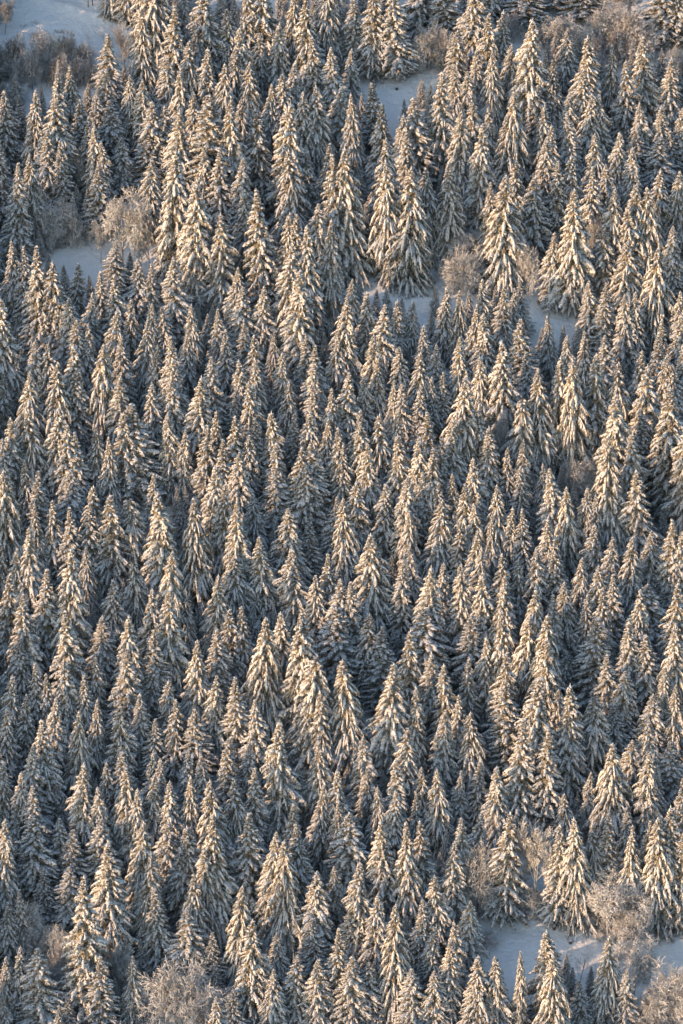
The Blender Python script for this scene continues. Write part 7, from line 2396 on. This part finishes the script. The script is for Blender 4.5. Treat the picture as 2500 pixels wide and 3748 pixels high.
# x, y, height, width, kind, label, category
BARES = [
    (-105.1, 194.8, 11.3, 6.4, 'tb', 'bare_tree', 'brown bare broadleaf tree with rounded crown in the blue-shaded thicket below the open snow slope', 'bare growth in the blue-shaded thicket below the open snow slope'),
    (-91.9, 179.0, 12.6, 9.2, 'sb', 'bare_bush', 'brown bare bush of many twigs in the blue-shaded thicket below the open snow slope', 'bare growth in the blue-shaded thicket below the open snow slope'),
    (-99.9, 177.2, 12.4, 7.3, 'sb', 'bare_bush', 'brown bare bush of many twigs in the blue-shaded thicket below the open snow slope', 'bare growth in the blue-shaded thicket below the open snow slope'),
    (-85.1, 178.7, 12.4, 7.8, 'sb', 'bare_bush', 'brown bare bush of many twigs in the blue-shaded thicket below the open snow slope', 'bare growth in the blue-shaded thicket below the open snow slope'),
    (-79.8, 179.5, 9.7, 7.3, 'sb', 'bare_bush', 'brown bare bush of many twigs in the blue-shaded thicket below the open snow slope', 'bare growth in the blue-shaded thicket below the open snow slope'),
    (-103.9, 176.5, 9.6, 7.3, 'sb', 'bare_bush', 'brown bare bush of many twigs in the blue-shaded thicket below the open snow slope', 'bare growth in the blue-shaded thicket below the open snow slope'),
    (-95.1, 171.4, 11.5, 8.2, 'sb', 'bare_bush', 'brown bare bush of many twigs in the blue-shaded thicket below the open snow slope', 'bare growth in the blue-shaded thicket below the open snow slope'),
    (-87.5, 170.9, 11.0, 8.2, 'sb', 'bare_bush', 'brown bare bush of many twigs in the blue-shaded thicket below the open snow slope', 'bare growth in the blue-shaded thicket below the open snow slope'),
    (-78.7, 191.5, 6.2, 3.4, 'yb', 'bare_sapling', 'thin brown bare sapling in the blue-shaded thicket below the open snow slope', 'bare growth in the blue-shaded thicket below the open snow slope'),
    (-74.0, 193.7, 7.2, 4.9, 'yf', 'bare_sapling', 'thin frosted bare sapling among spruces at the upper forest edge', 'bare growth among spruces at the upper forest edge'),
    (-66.7, 179.9, 17.0, 7.3, 'pb', 'poplar_tree', 'slim upright bare poplar beside the open snow slope', 'bare growth among spruces at the upper forest edge'),
    (-70.8, 192.3, 6.5, 3.9, 'yf', 'bare_sapling', 'thin frosted bare sapling among spruces at the upper forest edge', 'bare growth among spruces at the upper forest edge'),
    (-101.4, 163.0, 8.2, 9.7, 'sb', 'bare_bush', 'brown bare bush of many twigs in the blue-shaded thicket below the open snow slope', 'bare growth in the blue-shaded thicket below the open snow slope'),
    (-81.3, 172.8, 9.2, 7.3, 'sb', 'bare_bush', 'brown bare bush of many twigs in the blue-shaded thicket below the open snow slope', 'bare growth in the blue-shaded thicket below the open snow slope'),
    (-48.4, 203.0, 9.8, 6.4, 'tf', 'bare_tree', 'frosted bare broadleaf tree with rounded crown among spruces at the upper forest edge', 'bare growth among spruces at the upper forest edge'),
    (-79.8, 125.7, 15.3, 6.2, 'sf', 'bare_bush', 'frosted bare bush of many twigs around the small hollow in the forest', 'bare growth around the small hollow in the forest'),
    (-98.7, 171.2, 9.2, 7.3, 'sb', 'bare_bush', 'brown bare bush of many twigs in the blue-shaded thicket below the open snow slope', 'bare growth in the blue-shaded thicket below the open snow slope'),
    (-76.8, 173.3, 7.8, 6.3, 'sb', 'bare_bush', 'brown bare bush of many twigs in the blue-shaded thicket below the open snow slope', 'bare growth in the blue-shaded thicket below the open snow slope'),
    (-58.9, 175.6, 5.5, 4.4, 'sf', 'bare_bush', 'low frosted bare bush of many twigs among spruces at the upper forest edge', 'bare growth among spruces at the upper forest edge'),
    (-81.6, 106.5, 14.4, 8.9, 'sf', 'bare_bush', 'frosted bare bush of many twigs around the small hollow in the forest', 'bare growth around the small hollow in the forest'),
    (-87.7, 106.3, 11.6, 9.4, 'sf', 'bare_bush', 'frosted bare bush of many twigs around the small hollow in the forest', 'bare growth around the small hollow in the forest'),
    (-93.4, 107.1, 13.7, 7.5, 'sf', 'bare_bush', 'frosted bare bush of many twigs around the small hollow in the forest', 'bare growth around the small hollow in the forest'),
    (-85.5, 106.7, 13.0, 12.2, 'sf', 'bare_bush', 'frosted bare bush of many twigs around the small hollow in the forest', 'bare growth around the small hollow in the forest'),
    (-90.3, 107.4, 17.0, 7.0, 'sf', 'bare_bush', 'frosted bare bush of many twigs around the small hollow in the forest', 'bare growth around the small hollow in the forest'),
    (-64.5, 89.6, 27.9, 13.5, 'tf', 'bare_tree', 'frosted bare broadleaf tree with rounded crown around the small hollow in the forest', 'bare growth around the small hollow in the forest'),
    (-56.4, 91.3, 23.5, 7.0, 'tf', 'bare_tree', 'frosted bare broadleaf tree with rounded crown around the small hollow in the forest', 'bare growth around the small hollow in the forest'),
    (-71.8, 99.7, 13.4, 6.1, 'tf', 'bare_tree', 'frosted bare broadleaf tree with rounded crown around the small hollow in the forest', 'bare growth around the small hollow in the forest'),
    (-36.3, 77.0, 12.4, 6.9, 'sf', 'bare_bush', 'frosted bare bush of many twigs squeezed between spruces left of the middle clearing', 'bare growth squeezed between spruces left of the middle clearing'),
    (-88.3, 64.9, 9.3, 8.7, 'sf', 'bare_bush', 'frosted bare bush of many twigs on the edge of the middle clearing', 'bare growth on the edge of the middle clearing'),
    (26.5, 183.1, 15.2, 10.7, 'sf', 'bare_bush', 'frosted bare bush of many twigs behind the upper snow clearing', 'bare growth behind the upper snow clearing'),
    (31.4, 182.0, 14.7, 7.8, 'sf', 'bare_bush', 'frosted bare bush of many twigs behind the upper snow clearing', 'bare growth behind the upper snow clearing'),
    (-1.1, 193.9, 7.4, 7.4, 'sf', 'bare_bush', 'frosted bare bush of many twigs among spruces at the upper forest edge', 'bare growth among spruces at the upper forest edge'),
    (-31.2, 203.6, 7.4, 5.4, 'sf', 'bare_bush', 'frosted bare bush of many twigs among spruces at the upper forest edge', 'bare growth among spruces at the upper forest edge'),
    (0.7, 203.0, 8.4, 5.4, 'sf', 'bare_bush', 'frosted bare bush of many twigs among spruces at the upper forest edge', 'bare growth among spruces at the upper forest edge'),
    (67.3, 193.3, 12.0, 10.3, 'tb', 'bare_tree', 'brown bare broadleaf tree with rounded crown in the brown thicket on the upper slope', 'bare growth in the brown thicket on the upper slope'),
    (85.4, 191.9, 15.2, 14.7, 'sb', 'bare_bush', 'brown bare bush of many twigs in the brown thicket on the upper slope', 'bare growth in the brown thicket on the upper slope'),
    (89.7, 186.7, 14.3, 12.2, 'sb', 'bare_bush', 'brown bare bush of many twigs in the brown thicket on the upper slope', 'bare growth in the brown thicket on the upper slope'),
    (78.4, 187.0, 10.6, 9.8, 'sb', 'bare_bush', 'brown bare bush of many twigs in the brown thicket on the upper slope', 'bare growth in the brown thicket on the upper slope'),
    (39.9, 183.4, 13.4, 7.8, 'sf', 'bare_bush', 'frosted bare bush of many twigs behind the upper snow clearing', 'bare growth behind the upper snow clearing'),
    (62.8, 195.5, 7.0, 7.4, 'sb', 'bare_bush', 'brown bare bush of many twigs in the brown thicket on the upper slope', 'bare growth in the brown thicket on the upper slope'),
    (104.8, 173.6, 12.8, 8.7, 'sb', 'bare_bush', 'brown bare bush of many twigs in the brown thicket on the upper slope', 'bare growth in the brown thicket on the upper slope'),
    (94.1, 185.5, 12.0, 10.7, 'sb', 'bare_bush', 'brown bare bush of many twigs in the brown thicket on the upper slope', 'bare growth in the brown thicket on the upper slope'),
    (81.4, 193.3, 11.6, 10.8, 'sb', 'bare_bush', 'brown bare bush of many twigs in the brown thicket on the upper slope', 'bare growth in the brown thicket on the upper slope'),
    (72.2, 191.4, 10.6, 9.8, 'sb', 'bare_bush', 'brown bare bush of many twigs in the brown thicket on the upper slope', 'bare growth in the brown thicket on the upper slope'),
    (90.0, 203.8, 9.8, 10.8, 'tb', 'bare_tree', 'brown bare broadleaf tree with rounded crown in the brown thicket on the upper slope', 'bare growth in the brown thicket on the upper slope'),
    (52.9, 197.3, 9.3, 7.9, 'sb', 'bare_bush', 'brown bare bush of many twigs in the brown thicket on the upper slope', 'bare growth in the brown thicket on the upper slope'),
    (88.7, 184.2, 8.8, 10.7, 'sb', 'bare_bush', 'brown bare bush of many twigs in the brown thicket on the upper slope', 'bare growth in the brown thicket on the upper slope'),
    (36.6, 85.7, 14.2, 12.1, 'sf', 'bare_bush', 'frosted bare bush of many twigs on the edge of the middle clearing', 'bare growth on the edge of the middle clearing'),
    (36.3, 96.3, 11.6, 10.7, 'tf', 'bare_tree', 'frosted bare broadleaf tree with rounded crown on the edge of the middle clearing', 'bare growth on the edge of the middle clearing'),
    (55.4, 83.9, 16.4, 11.1, 'tf', 'bare_tree', 'frosted bare broadleaf tree with rounded crown on the edge of the middle clearing', 'bare growth on the edge of the middle clearing'),
    (74.7, 94.5, 16.9, 6.1, 'sf', 'bare_bush', 'frosted bare bush of many twigs on the edge of the middle clearing', 'bare growth on the edge of the middle clearing'),
    (89.0, 77.9, 5.3, 4.2, 'sf', 'bare_bush', 'low frosted bare bush of many twigs on the edge of the middle clearing', 'bare growth on the edge of the middle clearing'),
    (12.4, 36.0, 7.8, 5.0, 'sf', 'bare_bush', 'frosted bare bush of many twigs in the bush hollow among spruces', 'bare growth in the bush hollow among spruces'),
    (44.6, 11.2, 19.4, 6.7, 'tf', 'bare_tree', 'frosted bare broadleaf tree with rounded crown in the bush hollow among spruces', 'bare growth in the bush hollow among spruces'),
    (67.3, 3.5, 12.9, 9.3, 'sf', 'bare_bush', 'frosted bare bush of many twigs in the bush hollow among spruces', 'bare growth in the bush hollow among spruces'),
    (72.0, 6.1, 11.6, 7.1, 'sf', 'bare_bush', 'frosted bare bush of many twigs in the bush hollow among spruces', 'bare growth in the bush hollow among spruces'),
    (87.5, 21.6, 8.7, 4.0, 'tf', 'bare_tree', 'frosted bare broadleaf tree with rounded crown in the bush hollow among spruces', 'bare growth in the bush hollow among spruces'),
    (92.5, -3.2, 4.3, 6.6, 'sf', 'bare_bush', 'low frosted bare bush of many twigs in the bush hollow among spruces', 'bare growth in the bush hollow among spruces'),
    (52.3, -107.5, 6.9, 9.5, 'sf', 'bare_bush', 'frosted bare bush of many twigs in the gap above the lower meadow', 'bare growth in the gap above the lower meadow'),
    (-80.6, -153.6, 15.5, 8.5, 'sf', 'bare_bush', 'frosted bare bush of many twigs at the forest foot among low spruces', 'bare growth at the forest foot among low spruces'),
    (-75.3, -155.9, 10.6, 7.8, 'sf', 'bare_bush', 'frosted bare bush of many twigs at the forest foot among low spruces', 'bare growth at the forest foot among low spruces'),
    (-71.1, -161.9, 15.5, 8.4, 'sf', 'bare_bush', 'frosted bare bush of many twigs at the forest foot among low spruces', 'bare growth at the forest foot among low spruces'),
    (-56.1, -164.1, 14.8, 9.1, 'sf', 'bare_bush', 'frosted bare bush of many twigs at the forest foot among low spruces', 'bare growth at the forest foot among low spruces'),
    (-41.5, -175.2, 18.2, 17.4, 'sf', 'bare_bush', 'wide frosted bare bush of many twigs at the forest foot among low spruces', 'bare growth at the forest foot among low spruces'),
    (-33.1, -175.3, 13.3, 10.5, 'sf', 'bare_bush', 'frosted bare bush of many twigs at the forest foot among low spruces', 'bare growth at the forest foot among low spruces'),
    (-70.9, -166.5, 10.5, 8.4, 'sf', 'bare_bush', 'frosted bare bush of many twigs at the forest foot among low spruces', 'bare growth at the forest foot among low spruces'),
    (-86.7, -138.7, 8.5, 8.6, 'sf', 'bare_bush', 'frosted bare bush of many twigs at the forest foot among low spruces', 'bare growth at the forest foot among low spruces'),
    (-79.3, -155.2, 8.5, 7.1, 'sf', 'bare_bush', 'frosted bare bush of many twigs at the forest foot among low spruces', 'bare growth at the forest foot among low spruces'),
    (12.4, -168.7, 9.8, 6.3, 'sf', 'bare_bush', 'frosted bare bush of many twigs at the forest foot among low spruces', 'bare growth at the forest foot among low spruces'),
    (-5.9, -114.2, 6.5, 8.0, 'sf', 'bare_bush', 'frosted bare bush of many twigs in the gap above the lower meadow', 'bare growth in the gap above the lower meadow'),
    (16.3, -111.3, 7.2, 4.4, 'sf', 'bare_bush', 'frosted bare bush of many twigs in the gap above the lower meadow', 'bare growth in the gap above the lower meadow'),
    (-18.2, -156.1, 8.5, 6.4, 'sf', 'bare_bush', 'frosted bare bush of many twigs at the forest foot among low spruces', 'bare growth at the forest foot among low spruces'),
    (50.6, -139.1, 26.6, 10.7, 'tf', 'bare_tree', 'frosted bare broadleaf tree with rounded crown standing by the lower snow meadow', 'bare growth standing by the lower snow meadow'),
    (35.1, -139.6, 19.9, 10.7, 'sf', 'bare_bush', 'frosted bare bush of many twigs standing by the lower snow meadow', 'bare growth standing by the lower snow meadow'),
    (69.4, -147.9, 18.4, 15.6, 'tf', 'bare_tree', 'frosted bare broadleaf tree with rounded crown standing by the lower snow meadow', 'bare growth standing by the lower snow meadow'),
    (61.1, -159.6, 14.1, 11.3, 'yf', 'bare_sapling', 'thin frosted bare sapling standing by the lower snow meadow', 'bare growth standing by the lower snow meadow'),
    (74.5, -164.9, 17.6, 11.9, 'tf', 'bare_tree', 'frosted bare broadleaf tree with rounded crown standing by the lower snow meadow', 'bare growth standing by the lower snow meadow'),
    (83.7, -176.3, 20.3, 13.9, 'sf', 'bare_bush', 'frosted bare bush of many twigs standing by the lower snow meadow', 'bare growth standing by the lower snow meadow'),
    (77.9, -176.3, 11.9, 11.1, 'sf', 'bare_bush', 'frosted bare bush of many twigs standing by the lower snow meadow', 'bare growth standing by the lower snow meadow'),
    (49.3, -139.5, 9.2, 7.1, 'sf', 'bare_bush', 'frosted bare bush of many twigs standing by the lower snow meadow', 'bare growth standing by the lower snow meadow'),
    (37.9, -148.4, 4.3, 6.4, 'sf', 'bare_bush', 'low frosted bare bush of many twigs standing by the lower snow meadow', 'bare growth standing by the lower snow meadow'),
    (74.6, -149.2, 13.4, 12.0, 'sf', 'bare_bush', 'frosted bare bush of many twigs standing by the lower snow meadow', 'bare growth standing by the lower snow meadow'),
]

for i, (x, y, H, W, kd, name, label, group) in enumerate(BARES):
    w, t, hh, ww = BARE[kd[0]][i % len(BARE[kd[0]])]
    e = bpy.data.objects.new(name, None)
    e.empty_display_size = 0.5
    col.objects.link(e)
    e.location = (x, y, gz(x, y))
    e.rotation_euler = (0, 0, (i*137.5 % 360)/57.3)
    e.scale = (W/ww, W/ww, H/hh)
    tag(e, label, 'bush' if name == 'bare_bush' else 'tree', group)
    for nm, me in (('trunk' if kd[0] != 's' else 'woody_stem', w), ('crown', t)):
        a = bpy.data.objects.new(nm, me); col.objects.link(a); a.parent = e
        if kd[1] == 'b':
            a.material_slots[0].link = 'OBJECT'
            a.material_slots[0].material = M_TWIG

# ------------------------------------------------------------------ small things in the clearings
POLES = [(-79.8, 209.9, 9.0), (-78.5, 211.1, 8.0)]
STUMPS = [(17.1, 173.9), (55.1, -142.6), (59.1, -147.3)]
HUMMOCK = (29.2, 176.8)
TUFTS = [(-99.2, 198.7), (-96.1, 200.3), (-96.0, 194.7), (-89.1, 196.4), (-87.3, 196.4), (-85.5, 196.3), (-95.4, 194.6), (-93.1, 195.8)]
BANK = [(-73.5, 205.3), (-69.4, 204.2), (-63.9, 202.7)]
rs = random.Random(77)
for (x, y, h), lab in zip(POLES, ('thin dark wooden pole nearer the open snow slope', 'thin dark wooden pole close to the upper spruces')):
    g = Geo()
    tube(g, [(0, 0, -0.6), (0.02, 0, h*0.5), (0.05, 0.02, h)], [0.16, 0.14, 0.11], 8)
    o = bpy.data.objects.new('wooden_pole', g.mesh('pole', [M_WOOD], True)); col.objects.link(o)
    o.location = (x, y, gz(x, y))
    tag(o, lab, 'pole', 'wooden poles on the snow slope')
    g = Geo()
    tube(g, [(0.05, 0.02, h-0.03), (0.05, 0.02, h+0.12), (0.05, 0.02, h+0.17)], [0.14, 0.13, 0.02], 8)
    c = bpy.data.objects.new('snow_cap', g.mesh('pole_cap', [M_CAP], True)); col.objects.link(c); c.parent = o
for (x, y), lab in zip(STUMPS, ('small snow-capped stump in the upper clearing', 'small snow-capped stump beside the trunks by the lower meadow', 'small snow-capped stump out on the lower meadow')):
    g = Geo()
    tube(g, [(0, 0, -0.4), (0, 0, 0.2), (0.03, 0, 0.7)], [0.55, 0.42, 0.38], 9)
    g.add([(0.38*math.cos(a)+0.03, 0.38*math.sin(a), 0.7) for a in np.arange(9)*2*math.pi/9], [tuple(range(9))])
    o = bpy.data.objects.new('tree_stump', g.mesh('stump', [M_WOOD])); col.objects.link(o)
    o.location = (x, y, gz(x, y))
    tag(o, lab, 'stump', 'stumps in the clearings')
    g = Geo()
    rings = [(0.46, 0.66), (0.5, 0.78), (0.42, 0.95), (0.2, 1.05), (0.02, 1.08)]
    tube(g, [(0.03, 0, z) for r, z in rings], [r for r, z in rings], 10)
    c = bpy.data.objects.new('snow_cap', g.mesh('stump_cap', [M_CAP], True)); col.objects.link(c); c.parent = o
# rounded snow-covered boulder
g = Geo()
nl, nm = 9, 16
V = []
for i in range(nl):
    th = math.pi*0.5*(i/(nl-1))
    for j in range(nm):
        ph = 2*math.pi*j/nm
        k = 1+0.10*math.sin(2*ph+1)+0.06*math.sin(5*ph+3*th)
        V.append((2.1*k*math.cos(th)*math.cos(ph), 1.6*k*math.cos(th)*math.sin(ph), -0.7+2.4*math.sin(th)))
g.add(V, tube_faces(nl, nm))
o = bpy.data.objects.new('snowy_boulder', g.mesh('boulder', [M_CAP], True)); col.objects.link(o)
o.location = (HUMMOCK[0], HUMMOCK[1], gz(*HUMMOCK))
tag(o, 'rounded boulder under smooth snow beside the upper clearing', 'boulder')
# dry grass poking through the snow: tufts on the slope and the thawed bank along its rim
g = Geo()
def blades(x, y, n, spread, h):
    z0 = gz(x, y)
    for k in range(n):
        px, py = x+rs.gauss(0, spread), y+rs.gauss(0, spread*0.6)
        z = gz(px, py)
        a = rs.uniform(0, 6.28); e = np.array([math.cos(a), math.sin(a), 0])*0.05
        b = np.array([px, py, z-0.05]); t = b+np.array([rs.gauss(0, 0.25), rs.gauss(0, 0.25), h*rs.uniform(0.5, 1.2)])
        g.add([b-e, b+e, t+e*0.2, t-e*0.2], [(0, 1, 2, 3)])
for (x, y) in TUFTS:
    blades(x, y, 34, 0.9, 0.8)
for i in range(len(BANK)-1):
    (ax, ay), (bx, by) = BANK[i], BANK[i+1]
    for k in range(26):
        u = rs.random()
        blades(ax+(bx-ax)*u+rs.gauss(0, .4), ay+(by-ay)*u-0.6+rs.gauss(0, .4), 26, 0.5, 0.45)
o = bpy.data.objects.new('dry_grass', g.mesh('dry_grass', [M_GRASS])); col.objects.link(o)
tag(o, 'dry brown grass showing through the snow on the upper slope', 'grass', kind='stuff')
